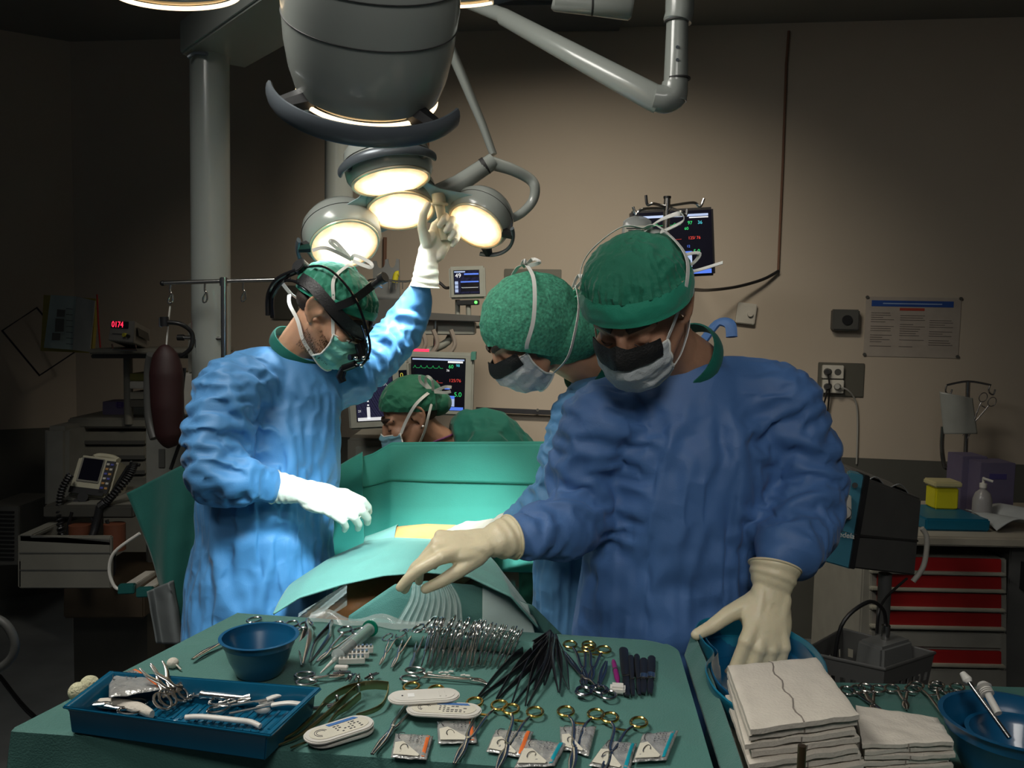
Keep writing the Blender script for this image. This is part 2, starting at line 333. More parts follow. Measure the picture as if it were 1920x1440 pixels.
hl_ = lamp_head(la, P(646, 458, LY), (.30, -.55, -.75), bump=(105, 205, .130, .0, .010))
hc_ = lamp_head(la, P(751, 394, LY + .02), (.14, -.42, -.88), s=.98)
ht_ = lamp_head(la, P(733, 338, LY - .13), (.20, -.17, -.96), bump=(195, 345, .122, .028, .012), s=1.06)
hr_ = lamp_head(la, P(893, 423, LY), (-.34, -.58, -.73), bump=(-15, 85, .132, .0, .009), s=.84)
up = V((0, .35, .93)).normalized()
def back(h, k=.05): return h[1] @ V((0, 0, k))
MB().tube(cr([back(hl_, .042), back(hl_, .040).lerp(back(hc_, .045), .5), back(hc_, .048), back(hc_, .045).lerp(back(hr_, .045), .5), back(hr_, .050)], 10), [.100, .092, .122, .09, .09], 28, flat=[.012, .010, .010, .010, .012], up=V((-.08, .44, .88))).build('lamp_body', M('lamp_body_enamel', (.28, .38, .40), .35), la)
MB().tube(cr([back(hc_, .06), back(hc_, .09).lerp(back(ht_, .06), .5) + V((0, .05, 0)), back(ht_, .07)], 8), [.06, .05, .06], 20, flat=[.03, .03, .03], up=(0, 1, .2)).build('head_arm', lampw, la)
MB().tube([P(806, 372, LY + .03), P(860, 345, LY + .03), P(925, 302, LY + .05)], [.030, .026, .024], 20).build('arm_joint', lampw, la)
MB().tube([P(905, 314, LY + .045), P(912, 310, LY + .045)], .0255, 20).build('joint_collar', seamm, la)
MB().tube(cr([P(922, 306, LY + .05), P(960, 318, LY + .06), P(992, 335, LY + .08), P(1003, 352, LY + .08), P(998, 378, LY + .08), P(975, 402, LY + .07), P(945, 415, LY + .05)], 6), [.020, .017, .016, .015, .014, .013, .012], 14).build('yoke', lampw, la)
MB().tube([P(925, 290, LY + .06), P(905, 235, LY + .06), P(842, 85, LY + .02), P(818, 40, LY)], [.011, .012, .015, .017], 14, flat=[.02] * 4, up=(0, 1, 0)).build('support_arm', lampw, la)
h = MB(); h.tube([P(822, 363, LY - .03), P(824, 381, LY - .03)], [.019, .019], 20); h.tube([P(824, 381, LY - .03), P(824, 385, LY - .03)], [.025, .024], 20); g = h.build('handle_collar', cream, la, bevel=.001)
MB().tube([P(824, 384, LY - .03), P(827, 400, LY - .03), P(833, 440, LY - .03), P(834, 450, LY - .03)], [.014, .0125, .0135, .011], 18).build('handle', cream, la)
# near lamp
nl = thing('surgical_lamp', P(690, 60, 1.34), 'large surgical lamp close overhead, seen from outside with a dark grey bumper', 'surgical lamp')
lamp_head(nl, P(690, 164, 1.32), (-.13, .60, -.78), True, (197, 343, .144, -.008, .016), lensn)
lamp_head(nl, P(330, -30, 1.50), (-.1, .55, -.83), True, None, lensn, 1.0)
lamp_head(nl, P(892, -20, 1.72), (.12, .55, -.83), True, (-70, -5, .13, .0, .010), lensn, .82)
MB().tube([P(683, -40, 1.36), P(500, -130, 1.45), P(330, -160, 1.56)], .05, 16, flat=.03, up=(0, 0, 1)).build('lamp_body', lampw, nl)
MB().tube([P(700, -50, 1.36), P(800, -120, 1.5), P(892, -120, 1.76)], .05, 16, flat=.03, up=(0, 0, 1)).build('lamp_body', lampw, nl)
# ceiling pendant
pdn = thing('ceiling_pendant', P(393, 200, 3.1), 'grey ceiling column carrying a box beam, left of the lamps', 'column')
c0 = P(393, 100, 3.1); c1 = P(393, 800, 3.1); MB().cyl(c0, V((c0.x, c0.y, c1.z)), .068, 40).build('column', lampw, pdn)
b0 = P(415, 88, 3.1); b1 = P(600, 12, 2.5); d = (V((b1.x, b1.y, b0.z)) - b0); sd = d.normalized().cross(V((0, 0, 1)))
mb = MB(); mb.hexa([b0 - d * .1 - sd * .12 - V((0, 0, .035)), b0 - d * .1 + sd * .12 - V((0, 0, .035)), b0 + d + sd * .12 - V((0, 0, .035)), b0 + d - sd * .12 - V((0, 0, .035))], (0, 0, .12)); mb.build('beam', lampw, pdn, bevel=.008)
mb = MB(); mb.tube(cr([P(352, 108, 3.02), P(365, 100, 3.02), P(388, 101, 3.0)], 4), .007, 8); mb.build('beam_latch', lampg, pdn)
pd2 = thing('ceiling_column', P(637, 400, 3.7), 'pale ceiling column standing behind the lit lamp', 'column'); a = P(637, 60, 3.7); b = P(637, 500, 3.7); MB().cyl(V((a.x, a.y, H)), V((a.x, a.y, b.z)), .060, 32).build('column', lampw, pd2); MB().cyl(V((a.x, a.y, b.z + .002)), V((a.x, a.y, b.z - .05)), .07, 32).build('end_cap', lampg, pd2)
ra = thing('ceiling_boom', P(1262, 100, 2.1), 'pale jointed ceiling arm reaching in from the upper right', 'arm')
MB().tube([P(862, -2, 2.45), P(940, 28, 2.38), P(945, 32, 2.37), P(1225, 183, 2.1), P(1236, 188, 2.1)], [.017, .020, .023, .033, .033], 24, flat=[.016, .018, .021, .026, .026], up=(0, 1, 0)).build('boom', lampw, ra)
MB().tube(cr([P(1225, 183, 2.1), P(1246, 186, 2.1), P(1262, 178, 2.1), P(1265, 155, 2.1)], 6), [.031, .034, .034, .030], 24).build('elbow', lampw, ra)
MB().tube([P(1264, 190, 2.1), P(1267, 155, 2.1), P(1270, 43, 2.1), P(1270, 40, 2.1), P(1274, 25, 2.1), P(1276, -40, 2.1)], [.030, .029, .026, .034, .034, .034], 24).build('upright', lampw, ra)
for y in (42, 150): MB().cyl(P(1270, y, 2.1), P(1270, y - 3, 2.1), .0315, 20).build('seam', seamm, ra)
for y in (88, 112): MB().cyl(P(1270, y, 2.075), P(1270, y + .1, 2.07), .004, 10).build('screw', lampg, ra)
rb_ = thing('ceiling_boom', P(1100, 8, 2.3), 'short horizontal pale arm at the very top edge beside the upright', 'arm'); MB().tube([P(1036, 4, 2.3), P(1040, 5, 2.3), P(1110, 10, 2.3), P(1180, 16, 2.3), P(1186, 17, 2.3)], [.016, .022, .026, .030, .024], 20).build('tube', lampw, rb_); MB().cyl(P(1108, 10, 2.3), P(1112, 10, 2.3), .0268, 16).build('seam', seamm, rb_)
tag(MB().hexa([PZ(930, 10, H - .02), PZ(1175, 8, H - .02), PZ(1160, 58, H - .02), PZ(965, 60, H - .02)], (0, 0, .018)).build('ceiling_plate', lampg), 'dark flat mounting plate under the ceiling above the ceiling arm', 'plate')
# ---------------------------------------------------------------- people
skin = M('skin', (.52, .29, .18), .5, 0, .07, 25, .15, 300, sss=.12); skin_dark = M('skin_tan', (.40, .215, .135), .5, 0, .08, 25, .15, 300, sss=.1)
hair = M('dark_hair', (.035, .022, .015), .6, 0, .3, 200, .5, 400); stubble = M('stubble', (.05, .03, .02), .8)
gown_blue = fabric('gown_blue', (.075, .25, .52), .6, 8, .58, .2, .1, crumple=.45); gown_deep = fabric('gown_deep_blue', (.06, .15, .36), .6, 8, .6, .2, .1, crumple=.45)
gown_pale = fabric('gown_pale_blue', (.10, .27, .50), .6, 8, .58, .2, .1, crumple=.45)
scrub = fabric('scrub_teal', (.0, .12, .085), .3, 6, .8, .3, .2)
capm = fabric('cap_green', (.012, .185, .11), .6, 14, .75, .5, .3); capl = fabric('cap_band_green', (.015, .27, .17), .25, 10, .75, .4, .3)
capd = fabric('cap_dark_green', (.008, .13, .07), .35, 14, .75, .5, .3)
maskg = fabric('mask_mint', (.22, .62, .52), .2, 18, .8, .4); maskw = fabric('mask_white', (.48, .52, .54), .25, 18, .8, .8); strapm = M('mask_strap', (.72, .72, .68), .8)
foam = M('foam_black', (.006, .006, .006), .7, bump=.5, bscale=300)
latex = M('latex', (.70, .62, .42), .42, 0, .05, 20, .2, 120, sss=.1); latex_w = M('latex_pale', (.78, .76, .66), .42, 0, .04, 20, .2, 120, sss=.1)
lash = M('lash_dark', (.02, .012, .01), .7)
eyewhite = M('eye_white', (.6, .58, .55), .3)
def xf(prims, mx, s=1.0):
    out = []
    for p in prims:
        if p[0] == 't': out.append(('t', [mx @ (V(q) * s) for q in p[1]], [r * s for r in p[2]], p[3]))
        else: out.append(('e', mx @ (V(p[1]) * s), V(p[2]) * s, mx.to_3x3().to_4x4() @ (p[3] or Matrix())))
    return out
def head_prims(fem=False):
    q = [ell((-.014, 0, .034), (.096, .076, .086)), ell((.03, 0, -.02), (.062, .062, .085)), ell((.042, 0, -.078), (.046, .047, .036)), cap((.074, 0, -.102), .019, (.070, 0, -.098), .019),
         cap((.096, 0, .006), .0095, (.113, 0, -.034), .0105), ell((.104, 0, -.04), (.014, .018, .010)), cap((.090, -.018, -.066), .009, (.090, .018, -.066), .009), cap((.088, -.014, -.078), .009, (.088, .014, -.078), .009)]
    for s in (-1, 1):
        q += [cap((.085, s * .012, .018), .011, (.068, s * .046, .021), .012), ell((.060, s * .041, -.028), (.030, .024, .024)), cap((-.002, s * .055, -.045), .022, (.048, s * .034, -.088), .020),
              ell((.076, s * .031, -.002), (.0135, .0155, .012)),
              ell((-.016, s * .078, -.002), (.017, .004, .026), rotm(-s * 14, 'Z'))]
        ep = [(.002, s * .077, .014), (-.008, s * .083, .030), (-.026, s * .088, .033), (-.038, s * .091, .016), (-.037, s * .090, -.004), (-.026, s * .085, -.022), (-.012, s * .079, -.034)]
        q += chain([V(p) for p in cr(ep, 3)], interp([.004, .0048, .005, .0048, .0044, .006, .0065], 0, 19))
        q += chain([V((-.001, s * .077, -.006)), V((.002, s * .078, .004))], [.005, .004])
        q += chain([V((-.010, s * .080, .018)), V((-.025, s * .084, .020)), V((-.028, s * .085, .0))], [.0035, .0035, .0035])
    return q
def head_frame(c, f, up=(0, 0, 1)): return frame(V(c), V(f), V(up))
def face_bits(hm, par, s=1.0, m=hair):
    for sd in (-1, 1):
        MB().tube(cr([(.094, sd * .014, .024), (.088, sd * .030, .030), (.073, sd * .048, .026), (.062, sd * .056, .018)], 4), [.004, .0055, .0045, .002], 8, flat=[.006, .008, .006, .002], up=(0, 0, 1), mx=hm).build('eyebrow', m, par)
        MB().tube(cr([(.0905, sd * .020, -.006), (.0915, sd * .031, -.010), (.083, sd * .043, -.006)], 4), [.001, .0016, .001], 6, mx=hm).build('eyelashes', lash, par)
def shell(hm, c, rad, axis, t0, t1, rfun, nt=40, np_=96, thick=.0012):
    """part of a puffed ellipsoid between two polar angles about axis (head frame)"""
    ax = V(axis).normalized(); e1 = ax.orthogonal().normalized()
    e1 = (V((0, 1, 0)) - ax * ax.y).normalized(); e2 = ax.cross(e1); vs = []
    for j in range(nt + 1):
        th = math.radians(t0 + (t1 - t0) * j / nt)
        for i in range(np_):
            ph = 2 * math.pi * i / np_; d = ax * math.cos(th) + (e1 * math.cos(ph) + e2 * math.sin(ph)) * math.sin(th)
            k = 1 + rfun(th, ph, j / nt, d); vs.append(hm @ (V(c) + V((d.x * rad[0], d.y * rad[1], d.z * rad[2])) * k))
    mb = MB(); mb.add(vs, [(j * np_ + i, j * np_ + (i + 1) % np_, (j + 1) * np_ + (i + 1) % np_, (j + 1) * np_ + i) for j in range(nt) for i in range(np_)]); return mb
def crumple(d, sc, a): return a * (.45 - 1.7 * abs(noise.noise(V(d) * sc)))
def skull_cap(hm, par, mat, bmat, axis=(-.42, 0, .9), t1=104, puff=.03, rad=(.112, .091, .105), c=(-.014, 0, .034), band=22, seed=0.0, gather=60):
    def rf(th, ph, v, d):
        g = math.sin(ph * gather / 2 + 3 * noise.noise(V(d) * 3 + V((seed, 0, 0)))) * .020 * max(0, v - .40) * 1.8
        return puff * math.sin(min(1, v * 1.05) * math.pi) ** .7 + crumple(V(d) + V((seed, 0, 0)), 3.2, .05) + crumple(V(d) + V((0, seed, 0)), 8, .016) + g + .01 * (1 - v)
    o = shell(hm, c, rad, axis, 1, t1 - band, rf, 60, 160).build('cap', mat, par, thick=.001)
    def rb(th, ph, v, d): return -.002 + .022 * math.sin(min(1, .15 + v) * math.pi) + crumple(V(d) + V((seed, 3, 0)), 5, .012) + (.006 if v > .9 else 0)
    shell(hm, c, rad, axis, t1 - band - .5, t1, rb, 14, 140).build('cap_band', bmat, o, thick=.001); return o
def mask(hm, par, mat, side, top=-.016, bot=-.135, strip=False, w=60, pleat=.0022, mname='face_mask'):
    def sf(u, v):
        ph = math.radians((u * 2 - 1) * w); k = abs(u * 2 - 1)
        z = (top + (bot - top) * v) * (1 - .18 * k ** 2) - .012 * k ** 2 * (1 - v) + (.010 * (1 - v) * max(0, 1 - 5 * k))
        A = float(np.interp(v, [0, .25, .55, .8, 1], [.108, .122, .118, .103, .066])); B = float(np.interp(v, [0, .3, .7, 1], [.076, .080, .075, .062]))
        nose_ = .012 * math.exp(-(k / .22) ** 2) * math.exp(-((v - .2) / .3) ** 2)
        pl = pleat * math.sin(v * 20) * (1 - k * .3) + .0025 * noise.noise(V((u * 9, v * 9, 2 + side)))
        return ((A + pl + nose_) * math.cos(ph) + .002, (B + pl) * math.sin(ph) + .0, z)
    mb = MB(); mb.grid(sf, 61, 41, hm); o = mb.build(mname, mat, par, thick=.0015)
    mb = MB()
    for e in (0, 1): mb.tube([hm @ (V(sf(i / 40, e)) * 1.01) for i in range(41)], .0022, 6)
    for e in (0, 1): mb.tube([hm @ (V(sf(e, i / 16)) * 1.01) for i in range(17)], .0025, 6)
    mb.build('mask_binding', strapm, o)
    if strip:
        def s2(u, v):
            p = V(sf(u * .84 + .08, v * .21 - .02)); p.z += .012 * (1 - v); return (p.x * 1.02 + .001, p.y * 1.03, p.z)
        MB().grid(s2, 41, 9, hm).build('anti_fog_strip', foam, o, thick=.0022)
    return o, sf
def strap(hm, par, pts, wdt=.0048, name='mask_strap'):
    pts = cr(pts, 6); return MB().tube([hm @ p for p in pts], wdt, 8, flat=.0011, up=None if True else None).build(name, strapm, par)
def ribbon(mats, par, pts, wdt, nrm, name='mask_strap', mat=None, thick=.0012):
    """flat tape along pts, its face turned along nrm (function of point or vector)"""
    pts = cr(pts, 6); vs = []; n = len(pts)
    for i, p in enumerate(pts):
        t = (pts[min(i + 1, n - 1)] - pts[max(i - 1, 0)]).normalized(); nn = V(nrm(p)) if callable(nrm) else V(nrm); sd = t.cross(nn).normalized(); vs += [p - sd * wdt, p + sd * wdt]
    mb = MB(); mb.add([mats @ p for p in vs], [(2 * i, 2 * i + 1, 2 * i + 3, 2 * i + 2) for i in range(n - 1)]); return mb.build(name, mat or strapm, par, thick=thick)
def on_head(x, z, side, k=1.0, c=(-.014, 0, .034), rad=(.112, .091, .105)):
    t = 1 - ((x - c[0]) / (rad[0] * k)) ** 2 - ((z - c[2]) / (rad[2] * k)) ** 2; return V((x, side * rad[1] * k * math.sqrt(max(t, .02)), z))
def head_n(p): return (V(p) - V((-.014, 0, .02)))
# ---- gloved hand -------------------------------------------------------------
def glove(par, wrist, dirv, back, side, curls, spread=(6, 0, -5, -11), thumb=((.55, .75, -.2), (.8, .5, -.3), (.9, .3, -.35)), mat=latex, cuff=.075, cuffdir=None, s=1.0, name='glove', rc=.040):
    m = frame(V(wrist), V(dirv), V(back)); yy = side
    kn = [(.090, .030), (.095, .009), (.089, -.012), (.079, -.031)]; ln = [(.044, .026, .021), (.048, .030, .022), (.045, .028, .021), (.035, .021, .018)]; rd = [.0106, .0108, .0102, .0092]
    q = [ell((.046, 0, -.002), (.056, .041, .0175)), ell((.074, 0, -.001), (.026, .039, .0145)), ell((.035, yy * .024, -.010), (.034, .019, .017)), ell((.03, -yy * .024, -.008), (.034, .016, .016))]
    for i in range(4):
        k = V((kn[i][0], yy * kn[i][1], 0)); q += chain([V((.006, yy * kn[i][1] * .55, 0)), k * .6 + V((0, 0, -.001)), k], [.0175, .0145, rd[i] + .0024])
        a = 0; sp = math.radians(spread[i]) * yy; p = k; pts = [p]
        for j in range(3):
            a += math.radians(curls[i][j]); d = V((math.cos(a) * math.cos(sp), math.cos(a) * math.sin(sp) if a < 1.5 else math.sin(sp) * .2, -math.sin(a))); p = p + d.normalized() * ln[i][j]; pts.append(p)
        q += chain(pts, [rd[i] + .001, rd[i] + .0003, rd[i] - .0006, rd[i] - .0022])
    p = V((.022, yy * .024, -.010)); pts = [p]
    for d, l in zip(thumb, (.045, .036, .029)):
        d = V((d[0], yy * d[1], d[2])).normalized(); p = p + d * l; pts.append(p)
    q += chain(pts, [.0175, .0135, .0112, .0092])
    q = xf(q, m, s)
    cd = -m.col[0].to_3d() if cuffdir is None else V(cuffdir).normalized(); W = V(wrist)
    ctr = [m @ V((.022 * s, 0, 0)), W, W + cd * cuff * .5, W + cd * cuff]
    q.append(loft([(ctr[0], .030 * s, .017 * s), (ctr[1], .029 * s, .021 * s), (ctr[2], rc * .88, rc * .80), (ctr[3], rc, rc * .93)], tuple(m.col[2].to_3d())))
    cc = np.array(W + cd * cuff * .5); cdn = np.array(cd)
    def fn(co, nr):
        t = (co - cc) @ cdn; k = np.clip((t + .03) / .04, 0, 1); d = np.sin(t * 330 + 2 * np.sin(co[:, 2] * 60 + co[:, 0] * 40)) * .0011 * k
        return nr * d[:, None]
    o = blob(name, q, .0026, mat, par, 3, fn)
    e = W + cd * (cuff + rc * .0); b = m.col[2].to_3d(); b = (b - cd * b.dot(cd)).normalized(); sd = cd.cross(b)
    MB().tube([e + b * (math.sin(t / 32 * 2 * math.pi) * rc * .93) + sd * (math.cos(t / 32 * 2 * math.pi) * rc) for t in range(32)], .0022, 8, closed=True).build('cuff_bead', mat, o)
    return o
def dress(o, segs, axes, base=.03, g=.20, gain=1.0, amp=.016, fine=.05, seedk=1.0, calm=(), **k):
    """coarse buckling into big folds, then a finer pass for creases"""
    m = world_of(o); o.data.transform(m)
    ax = [(tuple(a), tuple(b), r, q * gain) for a, b, r, q in axes]
    sg = [(a, b, h * seedk, w_) for a, b, h, w_ in segs]
    wrinkle(o.data, growth(ax, base, g * gain), seed=folds(sg, .006, 5.0, (1, 1, .5), 0.0), amp=amp, iters=130, nsc=(9, 21), calm=calm, **k)
    md = o.modifiers.new('d', 'SUBSURF'); md.levels = md.render_levels = 1
    dg = bpy.context.evaluated_depsgraph_get(); mt = o.data.materials[0]; old = o.data; me = bpy.data.meshes.new_from_object(o.evaluated_get(dg)); o.modifiers.clear(); me.name = old.name; o.data = me; bpy.data.meshes.remove(old)
    me.materials.clear(); me.materials.append(mt)
    wrinkle(me, growth([(a, b, r, q * .35) for a, b, r, q in ax], .015, fine), seed=None, amp=.0035, iters=60, nsc=(24, 50), calm=calm)
    me.transform(m.inverted())
    for p in me.polygons: p.use_smooth = True
def collar(nb, top, par, r=.072, off=.03, tilt=0.0):
    ax = (V(top) - V(nb)).normalized(); e1 = ax.orthogonal().normalized(); e2 = ax.cross(e1); c = V(nb) + ax * off
    MB().tube([c + e1 * math.cos(a) * r + e2 * math.sin(a) * r for a in [i / 40 * 2 * math.pi for i in range(40)]], .004, 8, closed=True, flat=.016, up=ax).build('scrub_collar', scrub, par)
# ================================================================ nurse in front, right
def FS(l): return [(tuple(P(*a)), tuple(P(*b)), h, w_) for a, b, h, w_ in l]
hc = P(1196, 579, 1.52); hmC = head_frame(hc, (-.36, -.68, -.62))
nb = P(1300, 690, 1.66)
per = thing('person', P(1270, 1190, 1.65) * 1, 'person in a deep blue gown, green cap and black-striped mask, reaching over the instruments', 'person')
per.location.z = 0
shR = P(1120, 800, 1.60); elR = P(1088, 968, 1.60); wrR = P(912, 1018, 1.43)
shL = P(1452, 775, 1.66); elL = P(1522, 930, 1.64); wrL = P(1446, 1112, 1.45)
def body_of(parent, hm, neck, sh1, el1, wr1, sh2, el2, wr2, hip, mat, hs=1.0, vox=.0045):
    q = xf(head_prims(), hm, hs); q += chain([hm @ V((-.022, 0, -.04)), (hm @ V((-.03, 0, -.09))).lerp(neck, .45), neck], [.058 * hs, .056 * hs, .058 * hs])
    mid = (sh1 + sh2) / 2; q.append(loft([(neck + V((0, 0, -.0)), .045, .045), (mid + V((0, .02, -.05)), .12, .05), (mid.lerp(hip, .5), .14, .09), (hip, .14, .10), (V((hip.x, hip.y, .55)), .12, .10), (V((hip.x, hip.y, .05)), .11, .09)]))
    for a, b, c in ((sh1, el1, el1.lerp(wr1, .9)), (sh2, el2, el2.lerp(wr2, .9))): q += chain([mid.lerp(a, .85), a, b, c], [.05, .048, .034, .016])
    return blob('body', q, vox, mat, parent, 3)
bodyC = body_of(per, hmC, nb, shR, elR, wrR, shL, elL, wrL, P(1262, 1150, 1.67), skin_dark)
face_bits(hmC, per)
skull_cap(hmC, per, capm, capl, axis=(-.22, 0, .97), t1=97, puff=.045, seed=1.3, band=24, gather=80, rad=(.116, .098, .095), c=(-.012, 0, .028))
mk, sf = mask(hmC, per, maskw, 1, strip=True, top=-.012, bot=-.128)
for sd in (1, -1):
    c0 = V(sf((1 + sd) / 2, 0)); c1 = V(sf((1 + sd) / 2, 1))
    ribbon(hmC, mk, [c0, on_head(.03, .0, sd, .98), on_head(.0, .055, sd, 1.10), on_head(-.04, .09, sd, 1.14), (-.085, sd * .035, .116), (-.104, 0, .100)], .0042, head_n)
    ribbon(hmC, mk, [c1, (.012, sd * .070, -.085), (-.03, sd * .078, -.05), (-.07, sd * .060, -.02), (-.10, sd * .02, .0), (-.105, 0, .0)], .0042, head_n)
for pp in ([(-.098, 0, .095), (-.112, .03, .110), (-.118, .065, .118), (-.112, .07, .106), (-.10, .03, .092)], [(-.10, 0, .095), (-.115, .02, .085), (-.13, .03, .07)],
           [(-.105, .0, .0), (-.115, .05, .03), (-.12, .085, .035), (-.11, .075, .02), (-.10, .03, .0)], [(-.105, 0, 0), (-.125, .06, -.01), (-.14, .12, .0)]):
    ribbon(hmC, mk, pp, .0045, (0, 0, 1) if pp[0][2] < .05 else (.3, -1, .2))
q = [loft([(nb + V((0, .01, .015)), .088, .078), (P(1290, 745, 1.67), .165, .105), (P(1285, 850, 1.66), .178, .135), (P(1268, 990, 1.66), .172, .135), (P(1258, 1130, 1.67), .185, .145), (P(1258, 1300, 1.67), .20, .15), (P(1258, 1700, 1.67), .22, .155), (V((.31, 1.67, .25)), .22, .155)])]
q += chain([P(1210, 765, 1.66), P(1130, 800, 1.62), P(1092, 880, 1.61), P(1092, 958, 1.60), P(1040, 988, 1.53), P(995, 1002, 1.485), P(958, 1007, 1.46)], [.075, .082, .072, .068, .058, .044, .031])
q += chain([P(1370, 745, 1.67), P(1450, 765, 1.67), P(1494, 850, 1.66), P(1516, 925, 1.64), P(1500, 985, 1.57), P(1478, 1028, 1.51), P(1462, 1050, 1.485)], [.085, .088, .078, .072, .066, .059, .043])
FC = FS([((1160, 735, 1.5), (1100, 850, 1.52), .010, .02), ((1260, 760, 1.5), (1210, 1000, 1.5), .010, .022), ((1330, 760, 1.5), (1370, 900, 1.5), .009, .02), ((1395, 700, 1.55), (1400, 980, 1.52), .012, .025),
         ((1150, 850, 1.5), (1190, 1150, 1.5), .012, .02), ((1380, 930, 1.5), (1290, 1090, 1.5), .012, .02), ((1130, 960, 1.52), (1230, 1040, 1.5), .010, .018), ((1150, 1180, 1.5), (1280, 1060, 1.5), .011, .022),
         ((1400, 1100, 1.52), (1300, 1150, 1.5), .010, .02), ((1390, 840, 1.52), (1350, 1000, 1.5), .010, .016), ((1060, 840, 1.5), (1120, 900, 1.52), .010, .013), ((1020, 935, 1.5), (1110, 960, 1.52), .009, .012), ((1040, 980, 1.46), (1000, 1040, 1.46), .008, .012),
         ((1430, 790, 1.56), (1560, 860, 1.6), .012, .018), ((1420, 850, 1.56), (1580, 900, 1.6), .011, .016), ((1440, 940, 1.52), (1570, 930, 1.55), .012, .016), ((1430, 1000, 1.48), (1530, 980, 1.5), .010, .014), ((1430, 1040, 1.46), (1510, 1030, 1.46), .008, .012),
         ((1220, 870, 1.5), (1250, 1180, 1.5), .008, .03), ((1440, 690, 1.6), (1530, 800, 1.62), .008, .02), ((990, 960, 1.46), (1010, 1050, 1.44), .006, .01), ((1100, 760, 1.54), (1060, 900, 1.56), .009, .018)])
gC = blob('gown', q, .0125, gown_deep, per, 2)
dress(gC, FC, [(P(1130, 800, 1.62), P(1092, 960, 1.60), .10, .20), (P(1092, 965, 1.60), P(960, 1012, 1.45), .085, .24), (P(1450, 765, 1.67), P(1528, 930, 1.64), .115, .20), (P(1528, 935, 1.64), P(1450, 1080, 1.45), .10, .26)], calm=[(P(962, 1006, 1.46), .05), (P(1462, 1055, 1.48), .07), (nb, .17)])
collar(nb, hmC @ V((-.03, 0, -.07)), per, .074, .030)
MB().tube(cr([P(1318, 640, 1.72), P(1345, 606, 1.74), P(1368, 608, 1.72), P(1372, 632, 1.71)], 5), .012, 8, flat=.006).build('neck_tie', gown_deep, per)
glove(per, wrR, P(812, 1026, 1.40) - wrR, (-.10, -.45, .9), 1, [(28, 16, 10), (46, 20, 12), (60, 22, 12), (72, 24, 12)], (3, 0, -3, -6), ((.86, .42, -.28), (.88, .10, -.50), (.90, -.05, -.50)), latex, .050, P(962, 1006, 1.46) - P(912, 1018, 1.43), .94)
glove(per, wrL, P(1436, 1190, 1.41) - wrL, (.12, -1, .35), -1, [(30, 40, 20), (30, 40, 20), (30, 40, 20), (30, 40, 20)], (3, 0, -3, -6), ((.60, .72, -.1), (.74, .62, -.1), (.66, .72, -.05)), latex, .047, P(1452, 1068, 1.47) - P(1446, 1112, 1.45), 1.08, rc=.045)
# ================================================================ surgeon on the left, lamp handle in hand
hc = P(626, 588, 2.2); hmA = head_frame(hc, (.80, -.17, -.57)); nbA = P(548, 672, 2.24)
pa = thing('person', (hc.x - .12, 2.2, 0), 'person in bright blue gown and black headlight band, one arm raised to the lamp', 'person')
sN = P(432, 745, 2.08); eN = P(402, 885, 2.02); wN = P(572, 922, 2.04)
sF = P(655, 715, 2.32); eF = P(745, 640, 2.42); wF = P(802, 480, 2.385)
body_of(pa, hmA, nbA, sN, eN, wN, sF, eF, wF, P(500, 1080, 2.22), skin); face_bits(hmA, pa)
def beard(hm, par, side):
    mb = MB(); rng = random.Random(5)
    for i in range(420):
        x = rng.uniform(-.012, .075); z = rng.uniform(-.105, -.035 - .03 * max(0, (x - .02) / .05))
        y = float(np.interp(x, [-.012, .03, .075], [.066, .058, .034])); p = V((x, side * (y + .004), z)); mb.tube([p, p + V((.001, side * .004, -.003))], .0004, 3)
    mb.v = [hm @ p for p in mb.v]; tag(mb.build('beard_stubble', stubble, par, smooth=False), None, None, kind='stuff')
beard(hmA, pa, -1)
blob('hair', xf([ell((-.062, 0, .0), (.044, .070, .040)), ell((-.02, -.066, .010), (.022, .010, .024)), ell((-.02, .066, .010), (.022, .010, .024))], hmA), .004, hair, pa, 2)
skull_cap(hmA, pa, capm, capl, axis=(-.25, 0, .97), t1=96, puff=.02, seed=4.1, band=14, gather=60, rad=(.112, .092, .086))
mkA, sf = mask(hmA, pa, maskg, -1, top=-.018, bot=-.128, w=62, pleat=.004)
for sd in (1, -1):
    c0 = V(sf((1 + sd) / 2, 0)); c1 = V(sf((1 + sd) / 2, 1))
    ribbon(hmA, mkA, [c0, on_head(.035, .0, sd, .95), on_head(.012, .05, sd, 1.03), on_head(-.02, .09, sd, 1.03), (-.030, sd * .03, .124), (-.035, 0, .127)], .0042, head_n)
    ribbon(hmA, mkA, [c1, (-.005, sd * .068, -.085), (-.045, sd * .066, -.055), (-.095, sd * .045, -.04), (-.125, sd * .01, -.03)], .0045, (0, sd, .4))
for pp in ([(-.04, 0, .140), (-.03, -.02, .158), (.02, -.04, .170), (.03, -.05, .162), (-.03, -.01, .142)], [(-.04, 0, .14), (-.09, -.02, .155), (-.10, -.03, .148), (-.05, 0, .14)], [(-.04, 0, .14), (-.09, -.05, .135), (-.115, -.06, .11)], [(-.12, 0, -.03), (-.15, -.02, -.015), (-.165, -.03, .0)]):
    ribbon(hmA, mkA, pp, .0045, (.2, -1, .1))
